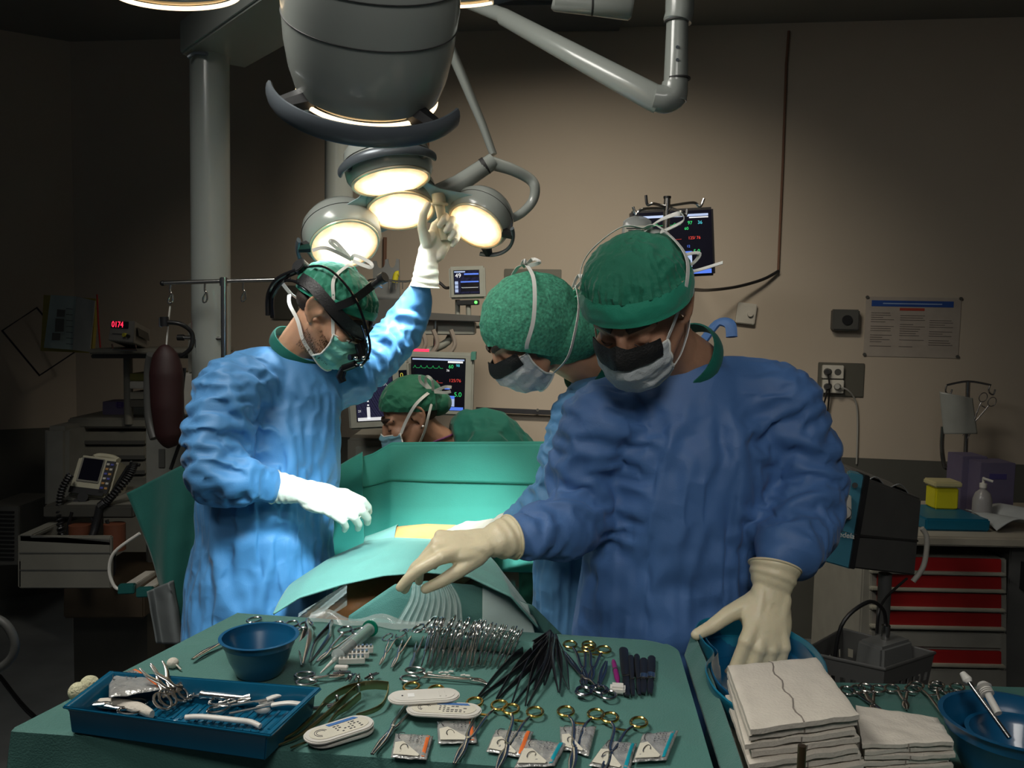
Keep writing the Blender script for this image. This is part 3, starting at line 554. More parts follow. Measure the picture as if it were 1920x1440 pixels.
# headlight
bk = M('headband_black', (.012, .012, .013), .45, bump=.2, bscale=200); bkg = M('gloss_black', (.008, .008, .009), .15); chrome = M('chrome', (.75, .75, .75), .12, 1.0)
glass = M('lens_glass', (.5, .55, .6), .05, 0, alpha=.45)
hl = ribbon(hmA, pa, [on_head(-.118, .028, -1, 1.02)] + [on_head(x, z, -1, 1.09) for x, z in ((-.09, .040), (-.05, .046), (-.01, .040), (.03, .030), (.065, .020), (.088, .012))] + [(.112, -.02, .006)], .015, head_n, 'headlight', bk, .004)
ribbon(hmA, hl, [on_head(x, z, 1, 1.09) for x, z in ((-.09, .040), (-.02, .046), (.06, .020), (.095, .012))], .013, head_n, 'band', bk, .004)
ribbon(hmA, hl, [on_head(.03, .04, -1, 1.1), on_head(.052, .08, -1, 1.12), (.055, -.02, .133), (.055, .02, .133)], .010, head_n, 'top_strap', bk, .004)
mb = MB(); mb.cyl(V((.058, -.035, .128)), V((.072, -.045, .158)), .009, 16); mb.v = [hmA @ p for p in mb.v]; mb.build('adjusting_knob', bk, hl, bevel=.001)
mb = MB(); mb.cyl(V((.068, -.045, .152)), V((.076, -.050, .166)), .014, 18); mb.v = [hmA @ p for p in mb.v]; mb.build('adjusting_knob', bk, hl, bevel=.001)
mb = MB(); mb.cyl(V((-.118, -.03, .050)), V((-.132, -.050, .056)), .020, 20); mb.v = [hmA @ p for p in mb.v]; mb.build('rear_dial', bk, hl, bevel=.002)
for k, pp in enumerate(([(-.125, -.04, .05), (-.06, -.085, .098), (.0, -.100, .104), (.06, -.095, .085), (.11, -.075, .045), (.150, -.06, .0), (.155, -.055, -.045), (.138, -.05, -.058)], [(.10, -.07, .035), (.14, -.06, .0), (.150, -.052, -.03), (.132, -.05, -.055)],
                        [(-.12, -.05, .05), (-.15, -.06, .0), (-.155, -.05, -.05), (-.13, -.04, -.10)], [(-.12, -.045, .045), (-.138, -.055, .01), (-.145, -.045, -.05), (-.12, -.03, -.10)], [(-.05, -.092, .03), (-.11, -.07, .02), (-.15, -.04, -.02), (-.14, -.03, -.09)])):
    MB().tube([hmA @ p for p in cr(pp, 6)], (.0032, .002, .006, .006, .004)[k], 8).build('light_cable', bkg, hl)
mb = MB(); mb.tube([(.138, -.050, -.056), (.118, -.048, -.085)], [.0095, .0105], 14); mb.tube([(.118, -.048, -.085), (.122, -.045, -.108), (.135, -.043, -.116)], [.010, .012, .010], 14); mb.v = [hmA @ p for p in mb.v]; mb.build('lamp_barrel', bkg, hl)
mb = MB(); mb.tube([(.113, -.018, .0), (.128, -.026, -.022), (.128, -.03, -.045)], .006, 10); mb.tube([(.128, -.02, -.040), (.116, -.052, -.052)], .008, 12); mb.v = [hmA @ p for p in mb.v]; mb.build('light_bracket', bkg, hl)
for p in ((.150, -.062, -.028), (.155, -.060, -.048), (.135, -.066, -.040)):
    mb = MB(); mb.sph(p, .0055, 8); mb.v = [hmA @ q_ for q_ in mb.v]; mb.build('chrome_screw', chrome, hl)
gl = None
mb = MB(); mb.tube(cr([(-.005, -.078, .018), (.04, -.076, .006), (.088, -.062, -.006), (.098, -.045, -.012)], 5), .0025, 8); mb.tube(cr([(.098, -.046, -.004), (.108, -.03, -.003), (.112, -.015, -.008), (.108, -.012, -.028), (.098, -.03, -.034), (.092, -.046, -.026), (.096, -.048, -.012)], 5), .0018, 8); mb.v = [hmA @ p for p in mb.v]
eg = mb.build('glasses', bkg, pa)
mb = MB(); mb.tube([(.108, -.028, -.015), (.145, -.026, -.042)], [.012, .0145], 18); mb.v = [hmA @ p for p in mb.v]; mb.build('loupe', bkg, eg)
mb = MB(); mb.tube([(.1455, -.026, -.0423), (.147, -.026, -.0433)], .0125, 18); mb.v = [hmA @ p for p in mb.v]; mb.build('loupe_lens', glass, eg)
# gown
q = [loft([(nbA + V((-.01, .0, .01)), .085, .085), (P(535, 722, 2.24), .155, .12), (P(515, 800, 2.23), .175, .15), (P(500, 930, 2.22), .175, .16), (P(495, 1010, 2.22), .17, .16), (P(490, 1100, 2.22), .19, .17), (P(488, 1250, 2.22), .195, .17), (P(485, 1600, 2.22), .22, .18), (V((-.64, 2.22, .2)), .23, .18)])]
q += chain([P(500, 712, 2.2), P(430, 742, 2.09), P(408, 820, 2.05), P(408, 885, 2.01), P(452, 900, 2.0), P(498, 911, 2.03), P(514, 914, 2.04)], [.09, .088, .082, .074, .064, .044, .028])
q += chain([P(600, 722, 2.28), P(655, 705, 2.32), P(705, 668, 2.37), P(748, 628, 2.41), P(774, 580, 2.41), P(790, 543, 2.39)], [.085, .080, .070, .062, .048, .030])
FA = FS([((420, 700, 2.0), (480, 860, 2.05), .012, .02), ((480, 700, 2.05), (470, 900, 2.05), .01, .02), ((560, 760, 2.05), (500, 900, 2.05), .012, .02), ((650, 730, 2.15), (560, 800, 2.08), .010, .02), ((640, 760, 2.15), (600, 1000, 2.08), .012, .025), ((600, 820, 2.06), (640, 960, 2.1), .010, .02),
         ((380, 940, 2.0), (620, 1000, 2.1), .018, .03), ((370, 985, 2.05), (620, 1010, 2.1), -.012, .02), ((620, 1000, 2.08), (560, 1140, 2.05), .012, .03), ((400, 1000, 2.08), (420, 1150, 2.05), .012, .025), ((520, 1010, 2.05), (480, 1150, 2.05), .010, .02), ((350, 800, 2.0), (460, 850, 2.0), .012, .015), ((350, 860, 2.0), (480, 870, 1.98), .012, .015),
         ((690, 680, 2.32), (740, 600, 2.35), .008, .012), ((745, 590, 2.36), (800, 600, 2.36), .008, .010)])
gA = blob('gown', q, .0125, gown_blue, pa, 2)
dress(gA, FA, [(P(430, 742, 2.09), P(404, 880, 2.02), .10, .24), (P(404, 890, 2.01), P(528, 916, 2.04), .08, .26), (P(655, 705, 2.32), P(748, 628, 2.41), .085, .16), (P(748, 628, 2.41), P(797, 530, 2.39), .07, .16)], calm=[(P(528, 916, 2.04), .05), (P(797, 530, 2.39), .05), (nbA, .15)])
collar(nbA, hmA @ V((-.03, 0, -.07)), pa, .074, .034)
glove(pa, wN, P(640, 945, 2.03) - wN, (.15, -.72, .68), 1, [(18, 40, 25), (20, 42, 28), (22, 44, 30), (24, 46, 30)], (4, 1, -2, -5), ((.8, .3, -.6), (.9, .0, -.5), (.9, -.2, -.4)), latex_w, .078, P(520, 914, 2.05) - wN, 1.02, rc=.041)
glove(pa, wF, (.42, .45, .75), (-.51, .745, -.2575), -1, [(62, 82, 45), (66, 82, 45), (68, 84, 45), (70, 82, 45)], (0, -2, -4, -6), ((.45, .85, -.35), (.75, .6, -.45), (.85, .25, -.55)), latex_w, .085, P(797, 535, 2.39) - wF, 1.0, rc=.040)
# ================================================================ assistant, middle
hc = P(985, 622, 2.06); hmB = head_frame(hc, (-.68, -.22, -.70)); nbB = P(1120, 696, 2.16)
pb = thing('person', (hc.x + .13, 2.15, 0), 'person in a pale blue gown and full green hood, bending over the patient', 'person')
sB = P(1078, 775, 2.05); eB = P(1048, 930, 2.0); wB = P(925, 990, 2.12); s2 = P(1170, 740, 2.28); e2 = P(1150, 930, 2.30); w2 = P(1030, 985, 2.28)
body_of(pb, hmB, nbB, sB, eB, wB, s2, e2, w2, P(1120, 1080, 2.2), skin); face_bits(hmB, pb)
def rB(th, ph, v, d): return .05 * math.sin(v * math.pi) + crumple(V(d) + V((2, 0, 7)), 2.6, .035) + crumple(V(d) + V((2, 8, 7)), 7, .010) + math.sin(ph * 24) * .006 * max(0, v - .8) * 5
hood = M('hood_green', (.06, .30, .19), .8, 0, .42, 150, .6, 160)
shell(hmB, (-.026, 0, .004), (.124, .104, .120), (-.80, 0, .60), 1, 126, rB, 70, 170).build('hood', hood, pb, thick=.001)
blob('hood_back', xf([ell((-.068, 0, -.062), (.088, .098, .084)), ell((-.088, 0, -.088), (.075, .090, .070)), ell((-.01, 0, -.05), (.060, .084, .055))], hmB), .006, hood, pb, 4)
mb = MB()
def fr(u, v): a = u * 2 * math.pi; r = .060 + .012 * v + .006 * math.sin(a * 26 + 3 * v) * (.4 + v); return (-.105 - .045 * v + .01 * math.sin(a * 5), r * math.sin(a) * 1.05, -.040 - .02 * v + r * math.cos(a) * .95)
mb.grid(fr, 160, 12, hmB); tag(mb.build('hood_frill', hood, pb, thick=.001), 'gathered hem of the hood at the neck', None)
mkB, sf = mask(hmB, pb, maskw, 1, strip=True, top=-.012, bot=-.130, w=66)
for sd in (1, -1):
    c0 = V(sf((1 + sd) / 2, 0)); c1 = V(sf((1 + sd) / 2, 1)); K = 1.09
    ribbon(hmB, mkB, [c0, (.04, sd * .098, .0), (.0, sd * .114, .03), (-.04, sd * .112, .065), (-.078, sd * .088, .098), (-.10, sd * .04, .118), (-.107, 0, .120)], .0046, head_n)
    ribbon(hmB, mkB, [c1, (-.01, sd * .104, -.09), (-.06, sd * .118, -.055), (-.115, sd * .098, -.022), (-.158, sd * .045, .005)], .0046, head_n)
for pp in ([(-.105, 0, .115), (-.10, .02, .132), (-.105, .035, .130), (-.105, .005, .116)], [(-.105, 0, .115), (-.125, .02, .118), (-.128, .04, .105), (-.108, .01, .113)], [(-.15, .04, .005), (-.17, .06, .02), (-.175, .07, .01), (-.15, .045, .0)]):
    ribbon(hmB, mkB, pp, .0048, (.3, -1, .2))
q = [loft([(nbB + V((.01, 0, .0)), .085, .085), (P(1150, 765, 2.18), .14, .12), (P(1140, 840, 2.18), .16, .14), (P(1130, 950, 2.2), .165, .14), (P(1130, 1100, 2.2), .185, .15), (P(1130, 1300, 2.2), .20, .15), (V((.26, 2.2, .2)), .21, .16)])]
q += chain([P(1118, 755, 2.13), P(1092, 785, 2.05), P(1062, 860, 2.02), P(1046, 925, 2.0), P(1010, 955, 2.03), P(972, 975, 2.08), P(955, 985, 2.10)], [.08, .075, .068, .062, .052, .040, .032])
q += chain([s2, e2, P(1080, 965, 2.29)], [.08, .065, .045])
FB = FS([((1050, 720, 1.98), (1020, 900, 1.95), .01, .02), ((1090, 720, 2.0), (1060, 900, 1.97), .01, .018), ((1010, 960, 1.98), (1080, 1130, 2.02), .014, .022), ((1090, 960, 2.0), (1000, 1100, 2.02), .012, .02), ((1000, 860, 1.96), (1050, 930, 1.94), .01, .015)])
gB = blob('gown', q, .0125, gown_pale, pb, 2); dress(gB, FB, [(sB, eB, .09, .22), (eB, P(955, 985, 2.1), .07, .2)], calm=[(P(955, 985, 2.1), .05), (nbB, .14)])
collar(nbB, hmB @ V((-.03, 0, -.07)), pb, .074, .030)
glove(pb, wB, P(862, 996, 2.14) - wB, (0, -.25, .97), 1, [(16, 10, 5), (14, 10, 5), (14, 10, 5), (16, 10, 5)], (3, 0, -2, -4), ((.85, .2, -.3), (.95, .05, -.2), (1, 0, -.1)), latex_w, .045, P(958, 984, 2.10) - wB, .98, rc=.037)
glove(pb, w2, P(960, 1000, 2.26) - w2, (0, -.1, .97), -1, [(18, 20, 10)] * 4, (3, 0, -2, -4), ((.85, .3, -.3), (.95, .1, -.2), (1, 0, -.1)), latex_w, .05, None, .98)
# ================================================================ anaesthetist behind the screen
hc = P(770, 780, 2.93); hmD = head_frame(hc, (-.86, -.22, -.44)); nbD = P(843, 838, 2.98)
pd = thing('person', (hc.x + .1, 3.0, 0), 'person in a teal scrub top and green bouffant cap, bent down behind the green screen', 'person')
q = xf(head_prims(), hmD) + chain([hmD @ V((-.02, 0, -.04)), hmD @ V((-.04, 0, -.09)), nbD], [.050, .047, .052])
q.append(loft([(nbD + V((-.01, 0, 0)), .05, .05), (P(900, 850, 3.0), .10, .08), (P(950, 950, 3.02), .13, .10), (P(950, 1150, 3.02), .14, .11), (V((.0, 3.02, .1)), .13, .1)]))
blob('body', q, .0045, skin_dark, pd, 3); face_bits(hmD, pd)
q = [loft([(nbD + V((.015, .0, .0)), .085, .10), (P(905, 835, 3.0), .135, .16), (P(940, 900, 3.02), .17, .19), (P(950, 1000, 3.02), .18, .16), (P(950, 1300, 3.02), .19, .15), (V((.0, 3.02, .12)), .18, .15)], (0, 1, 0))]
q += chain([P(915, 850, 2.88), P(870, 930, 2.82), P(790, 960, 2.78)], [.085, .06, .05]) + chain([P(900, 835, 3.12), P(840, 920, 3.1)], [.08, .06])
gD = blob('scrub_top', q, .014, scrub, pd, 3); dress(gD, FS([((870, 800, 2.86), (930, 830, 2.86), .01, .015), ((880, 830, 2.85), (950, 800, 2.88), .008, .012)]), [], g=.12, calm=[(nbD, .10)])
def rD(th, ph, v, d): return .035 * math.sin(v * math.pi) + crumple(V(d) + V((2, 6, 1)), 3.2, .04) + math.sin(ph * 30 + 3 * noise.noise(V(d) * 4)) * .008 * max(0, v - .35)
shell(hmD, (-.02, 0, .036), (.112, .088, .098), (-.45, 0, .89), 1, 100, rD, 50, 150).build('cap', capd, pd, thick=.001)
blob('hair_bun_cap', xf([ell((-.105, 0, -.005), (.048, .052, .042))], hmD), .005, capd, pd, 2)
blob('hair', xf([ell((-.055, 0, -.008), (.045, .068, .034)), ell((-.01, .066, .004), (.02, .010, .018))], hmD), .004, hair, pd, 2)
mkD, sf = mask(hmD, pd, M('mask_blue', (.16, .34, .42), .8, bump=.3, bscale=200), 1, top=-.020, bot=-.128, w=58, pleat=.004)
for sd in (1, -1):
    c0 = V(sf((1 + sd) / 2, 0)); c1 = V(sf((1 + sd) / 2, 1))
    ribbon(hmD, mkD, [c0, on_head(.03, -.0, sd, .95), on_head(-.02, .04, sd, 1.05), on_head(-.07, .055, sd, 1.08), (-.12, sd * .02, .05)], .005, head_n)
    ribbon(hmD, mkD, [c1, (-.01, sd * .074, -.06), (-.05, sd * .085, -.01), (-.09, sd * .06, .03), (-.12, sd * .02, .048)], .005, head_n)
for pp in ([(-.10, .06, .05), (-.09, .07, .09), (-.10, .09, .11), (-.11, .09, .09), (-.10, .06, .05)], [(-.10, .06, .05), (-.075, .08, .10), (-.08, .09, .125)], [(-.10, .06, .05), (-.14, .08, .05), (-.16, .09, .04)], [(-.1, .06, .05), (-.13, .09, .035), (-.15, .10, .03)]):
    ribbon(hmD, mkD, pp, .005, (.2, -1, .1))
mb = MB(); mb.sph(hmD @ V((-.016, .086, -.036)), .004, 8); mb.build('pearl_earring', M('pearl', (.9, .88, .85), .2), pd)
mb = MB(); cpts = [nbD.lerp(hmD @ V((-.03, 0, -.06)), .45) + V((math.cos(a) * .055, math.sin(a) * .055, math.cos(a) * .02)) for a in [i / 24 * 2 * math.pi for i in range(24)]]; mb.tube(cpts, .0035, 8, closed=True); mb.build('necklace_cord', M('purple_cord', (.14, .03, .12), .7, 0, .5, 120), pd)
# ---------------------------------------------------------------- instrument table, drapes, patient
TZ = 1.06
drape = fabric('drape_teal', (.06, .175, .15), .25, 6, .75, .5, .2); drape2 = fabric('drape_mint', (.13, .32, .28), .2, 6, .75, .6, .2); drapes = fabric('drape_screen', (.02, .25, .20), .25, 4, .75, .4, .2); steel = M('steel', (.55, .54, .52), .22, 1.0, .05, 30); drk = M('dark_void', (.01, .01, .01), .8)
def outline_mesh(px, z, n=None): return [PZ(x, y, z) for x, y in px]
def cloth_grid(name, fn, nu, nv, mat, par=None, amp=.004, thick=.0015, g=.04, wr=True, **k):
    mb = MB(); mb.grid(fn, nu, nv); o = mb.build(name, mat, par, thick=0, weld=False)
    if wr: wrinkle(o.data, lambda mid, d: np.full(len(mid), g), amp=amp, iters=70, nsc=k.get('nsc', (8, 22)), maxd=k.get('maxd', .02), bend=k.get('bend', .12), pin=k.get('pin', .01))
    if thick:
        bm = bmesh.new(); bm.from_mesh(o.data); bmesh.ops.solidify(bm, geom=bm.faces[:], thickness=thick); bm.to_mesh(o.data); bm.free()
    for p in o.data.polygons: p.use_smooth = True
    return o
it = thing('instrument_table', V((.0, 1.25, 0)), 'large instrument table under a teal drape covered with surgical instruments', 'table')
# corners of the top (far left, far right, near right, near left)
FL, FR, NR, NL = PZ(448, 1148, TZ), PZ(1268, 1202, TZ), PZ(1345, 1462, TZ), PZ(20, 1368, TZ)
def tabletop(u, v):
    p = FL.lerp(FR, u).lerp(NL.lerp(NR, u), v); return p
def table_sheet(u, v):
    # u,v in 0..1 with skirts beyond the top
    uu = (u - .12) / .76; vv = (v - .12) / .76; cu = min(max(uu, 0), 1); cv = min(max(vv, 0), 1); p = tabletop(cu, cv)
    # round the far right corner
    du, dv = max(0, cu - .92) / .08, max(0, .12 - cv) / .12
    if du > 0 and dv > 0:
        k = max(du, dv) / math.hypot(du, dv); p = tabletop(.92 + du * k * .08, .12 - dv * k * .12)
    ou = max(0, -uu, uu - 1); ov = max(0, -vv, vv - 1); o = max(ou, ov) / .158
    out = V(((-1 if uu < 0 else 1) * (ou > 0), 0, 0)) + V((0, (1 if vv < 0 else -1) * (ov > 0), 0))
    if o > 0:
        q = out.normalized() if out.length else V((0, 0, 0)); p = p + q * (.012 + .02 * math.sin(u * 40 + v * 33) * o) * min(1, o * 4); p.z -= o * .5 - .0
    return p
ts = cloth_grid('table_drape', table_sheet, 150, 110, drape, it, amp=.0015, g=.012, maxd=.004, nsc=(5, 14), pin=.05, thick=0)
mb = MB(); t4 = [tabletop(.03, .04), tabletop(.97, .04), tabletop(.97, .96), tabletop(.03, .96)]; mb.hexa([p - V((0, 0, .04)) for p in t4], (0, 0, .03)); mb.build('table_board', steel, it)
for u, v in ((.08, .1), (.92, .1), (.92, .9), (.08, .9)):
    p = tabletop(u, v); mb = MB(); mb.cyl(V((p.x, p.y, 1.02)), V((p.x, p.y, .0)), .016, 14); mb.build('leg', steel, it)
# clear film edge along the far side
film = M('clear_film', (.55, .62, .60), .12, 0, .1, 30, .6, 40, alpha=.35)
# rolled towel that the clamps lean on
# ---- patient
pt = thing('person', V((-.1, 2.6, 0)), 'person lying under green drapes, only orange-painted skin showing', 'person')
iod = M('iodine_skin', (.75, .36, .13), .35, 0, .12, 20, .2, 80, sss=.1)
fld = P(800, 1003, 2.28)
q = [loft([(P(575, 1180, 1.97), .05, .04), (P(640, 1150, 2.03), .06, .05), (P(700, 1110, 2.1), .08, .06), (P(790, 1065, 2.25), .13, .08), (P(815, 1040, 2.45), .15, .09), (P(830, 1010, 2.7), .15, .09)], (0, 0, 1))]
q += [ell(P(800, 1040, 2.25), (.13, .12, .06)), ell(P(845, 985, 2.95), (.08, .11, .09)), cap(P(835, 1005, 2.7), .055, P(845, 985, 2.9), .05)]
blob('body', q, .008, iod, pt, 6)
# operating table under the patient
ot = thing('operating_table', V((-.1, 2.3, 0)), 'operating table hidden under the drapes, behind the instrument table', 'table')
mb = MB(); mb.box((-.14, 2.28, .86), (.34, .95, .07)); mb.build('mattress', blk, ot, bevel=.01); mb = MB(); mb.box((-.14, 2.3, .42), (.2, .25, .8)); mb.build('pedestal', steel, ot); mb = MB(); mb.box((-.14, 2.3, .03), (.34, .6, .06)); mb.build('base', steel, ot)
# body drape with the opening: an arched sheet whose front edge rises in the middle
def arch(u, v):
    # v 0 = front edge (nearest), 1 = at the operating field
    fx = [512, 560, 640, 720, 800, 880, 960, 1012]; fy = [1150, 1120, 1095, 1078, 1072, 1080, 1118, 1178]; fY = [1.86, 1.88, 1.90, 1.90, 1.88, 1.86, 1.84, 1.84]
    bx = [560, 620, 690, 740, 800, 860, 915, 965]; by = [1085, 1045, 1014, 1008, 1010, 1012, 1040, 1110]; bY = [2.12, 2.15, 2.18, 2.18, 2.18, 2.18, 2.14, 2.08]
    s = u * 7; a = P(np.interp(s, range(8), fx), np.interp(s, range(8), fy), np.interp(s, range(8), fY)); b = P(np.interp(s, range(8), bx), np.interp(s, range(8), by), np.interp(s, range(8), bY))
    p = a.lerp(b, v); p.z += .015 * math.sin(v * math.pi); return p
ad = cloth_grid('surgical_drape', arch, 90, 40, drape2, None, amp=.002, g=.02, maxd=.006, thick=.004, nsc=(6, 18)); tag(ad, 'pale mint folded paper drape arched over the patient, edge toward the instruments', 'drape')
def under(u, v):
    fx = [505, 600, 700, 780, 860, 960, 1020]; fy = [1160, 1125, 1090, 1080, 1092, 1140, 1196]
    s = u * 6; a = P(np.interp(s, range(7), fx), np.interp(s, range(7), fy), 1.90 - .0 * v); return V((a.x + (u - .5) * .06 * v, a.y - .03 * v + .01 * math.sin(u * 30), a.z - .012 - v * .35))
# teal sheet below, with the gap that shows skin on the left
def low(u, v):
    tx = [655, 740, 800, 900, 1000, 1060]; ty = [1148, 1090, 1084, 1092, 1130, 1190]
    s = u * 5; a = P(np.interp(s, range(6), tx), np.interp(s, range(6), ty), 1.885); return V((a.x + (u - .6) * .10 * v, a.y - .07 * v + .012 * math.sin(u * 26) * v, a.z - .008 - v * .55))
ld = cloth_grid('surgical_drape', low, 80, 50, drape, None, amp=.003, g=.03, maxd=.01, thick=.002, nsc=(6, 16)); tag(ld, 'plain teal drape hanging down under the mint one, behind the table edge', 'drape')
lm_ = thing('patient_leg_wrap', P(600, 1150, 1.84), 'clear film wrap beside the strip of orange skin, left below the mint drape', 'plastic film')
def wrapf(u, v): a = P(560 + 90 * u, 1150 - 55 * u + 40 * v, 1.87 - .02 * math.sin(v * 9 + u * 4)); return a
cloth_grid('film', wrapf, 40, 24, film, lm_, amp=.006, g=.08, maxd=.012, thick=0, nsc=(18, 40))
def rightgray(u, v): a = P(905 + 85 * u + 14 * v * u, 1100 + 95 * v + 34 * u * (1 - v), 1.875 - .03 * v); return a
rg = cloth_grid('plastic_sheet', rightgray, 40, 40, M('pale_film', (.36, .46, .43), .25, 0, .1, 12, .4, 20), None, amp=.006, g=.05, maxd=.014, thick=.001, nsc=(9, 20)); tag(rg, 'translucent grey-green plastic sheet hanging right of the clear strips', 'plastic film')
# clear ribbed plastic hanging under the nurse's hand
def strips(u, v): x = 772 + 75 * u + (u - .5) * 60 * v + 5 * math.sin(v * 5); a = P(x, 1095 + 85 * v, 1.855 - .03 * v + .006 * math.sin(u * 60)); return a
st_ = cloth_grid('plastic_film', strips, 110, 30, M('film_shiny', (.60, .70, .66), .06, 0, .1, 60, .5, 60, alpha=.5), None, amp=.002, thick=0, wr=False); tag(st_, 'shiny clear plastic film falling in narrow folds under the reaching hand', 'plastic film')
# field cover: clear/white strip round the skin window
def fc(u, v):
    px = 700 + 240 * u; yt = np.interp(px, [700, 740, 800, 860, 940], [1012, 988, 982, 984, 990]); a = P(px, yt, 2.42); b = P(px, np.interp(px, [700, 760, 860, 940], [1016, 1012, 1012, 1006]), 2.17); p = a.lerp(b, v); p.z += .012 * math.sin(v * math.pi) * math.sin(u * math.pi); return p
sk = cloth_grid('skin_window', fc, 60, 20, iod, pt, amp=.002, g=.01, maxd=.003, thick=.002)
sk['label'] = 'orange iodine-painted skin in the drape opening'
def fcl(u, v):
    px = 690 + 56 * u; a = P(px, np.interp(px, [690, 746], [1016, 985]) - 2, 2.44); b = P(px - 8, 1018, 2.165); p = a.lerp(b, v); p.z += .016 * math.sin(v * math.pi); return p
o = cloth_grid('incise_film', fcl, 24, 20, drape2, None, amp=.004, g=.04, maxd=.006, thick=.001); tag(o, 'pale sticky drape edge on the left of the orange skin window', 'drape')
def fcr(u, v):
    px = 855 + 60 * u; a = P(px, 984, 2.44); b = P(px, 1014, 2.165); p = a.lerp(b, v); p.z += .014 * math.sin(v * math.pi); return p
o = cloth_grid('incise_film', fcr, 24, 20, drape2, None, amp=.003, g=.04, maxd=.006, thick=.001); tag(o, 'pale blue drape edge under the gloved fingers, right of the skin window', 'drape')
# anaesthesia screen drape
def scr(u, v):
    tx = [636, 700, 735, 850, 1000, 1060]; ty = [872, 850, 830, 829, 828, 828]; s = u * 5; px = np.interp(s, range(6), tx); py = np.interp(s, range(6), ty)
    a = P(px, py, 2.62); b = P(px - 2, 1060, 2.46 - .10 * v)
    p = a.lerp(b, min(v * 1.0, 1)); p.y -= .08 * max(0, v - .55) ** 1.2 * 2.0 + .010 * math.sin(u * 17) * v
    return p
sc = cloth_grid('screen_drape', scr, 120, 70, drapes, None, amp=.004, g=.02, maxd=.012, thick=.002, nsc=(4, 12)); tag(sc, 'tall teal drape stretched as a screen in front of the bent anaesthetist', 'drape')
def scf(u, v):
    p = V(scr(u * .98 + .01, .02 + .26 * v + .10 * u * v)); p.y -= .004 + .003 * math.sin(v * 3.14); return p
o = cloth_grid('folded_flap', scf, 60, 16, drapes, sc, amp=.002, g=.01, maxd=.004, thick=.003, nsc=(5, 14))
def lsd(u, v):
    # drape hanging at the surgeon's back, left
    tl = [(238, 925), (345, 872), (420, 850)]; x = np.interp(u * 2, range(3), [t[0] for t in tl]); y = np.interp(u * 2, range(3), [t[1] for t in tl])
    bx = np.interp(u, [0, .5, 1], [330, 345, 360]); by = 1200; p = P(x, y, 2.55 - .1 * u).lerp(P(bx, by, 2.45), v ** 1.0); p.y += .02 * math.sin(u * 9 + v * 4); return p
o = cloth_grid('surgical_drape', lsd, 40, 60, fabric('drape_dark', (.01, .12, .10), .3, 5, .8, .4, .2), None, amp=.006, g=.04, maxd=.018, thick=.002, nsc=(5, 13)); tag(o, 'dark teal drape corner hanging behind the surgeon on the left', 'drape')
def lsk(u, v):
    p = P(640 + 40 * u, 872 - 24 * u, 2.62).lerp(P(600 + 90 * u, 1110, 2.2), v); p.y -= .03 * math.sin(v * 3.1) ; return p
o = cloth_grid('surgical_drape', lsk, 30, 60, drapes, None, amp=.005, g=.04, maxd=.015, thick=.002, nsc=(5, 13)); tag(o, 'teal drape sloping from the screen down beside the surgeon on the left', 'drape')
# film along table far edge
def fe(u, v): p = FL.lerp(FR, .18 + .42 * u); return (p.x, p.y - .035 * v + .006 * math.sin(u * 23), p.z + .004 + .010 * math.sin(v * 3.14) * (1 + .6 * math.sin(u * 19)))
o = cloth_grid('plastic_film', fe, 100, 12, film, None, amp=.002, g=.05, maxd=.004, thick=0, nsc=(20, 50)); tag(o, 'crinkled clear plastic film along the far edge of the instrument table', 'plastic film')
# ---------------------------------------------------------------- instruments
steeld = M('steel_dark', (.32, .31, .31), .25, 1.0, .08, 40); gold = M('gold_ring', (.80, .52, .14), .22, 1.0, .05, 30); titan = M('titanium_dark', (.05, .052, .06), .35, .8, .1, 30); brass = M('brassy_band', (.30, .27, .14), .3, 1.0)
white_pl = M('white_plastic', (.62, .60, .55), .4); blue_pl = M('blue_plastic', (.004, .075, .17), .3, coat=.3); blue_tray = M('blue_tray_plastic', (.003, .10, .19), .3, coat=.3); grey_pl = M('grey_plastic', (.2, .2, .2), .5)
ink = M('print_ink', (.04, .04, .05), .7); ink_b = M('print_blue', (.05, .16, .42), .6); ink_o = M('print_orange', (.75, .16, .03), .6); ink_t = M('print_teal', (.0, .28, .36), .6)
foil = M('foil_clear', (.42, .42, .40), .18, .35, .12, 60, .9, 90); paper = M('paper_cream', (.60, .57, .47), .8, bump=.2, bscale=200); gauze_m = M('gauze_white', (.60, .55, .47), .9, 0, .04, 40, .35, 260)
sponge = M('sponge_cream', (.62, .60, .40), .95, bump=.8, bscale=300); purple = M('pen_purple', (.20, .01, .12), .35); clearpl = M('clear_plastic', (.5, .58, .56), .08, alpha=.4); greenpl = M('green_plastic', (.0, .17, .10), .4)
def lay(o, A, B, L, roll=0, back_=0.0, sc=None):
    """put an instrument built along +y (0 = handle end, L = tip) from point A to point B"""
    A, B = V(A), V(B); y = (B - A).normalized(); z = V((0, 0, 1)) - y * y.z; z.normalize(); x = y.cross(z); k = (B - A).length / L if sc is None else sc
    m = Matrix(((x.x * k, y.x * k, z.x * k, A.x), (x.y * k, y.y * k, z.y * k, A.y), (x.z * k, y.z * k, z.z * k, A.z), (0, 0, 0, 1))); o.matrix_basis = m @ rotm(roll, 'Y'); return o
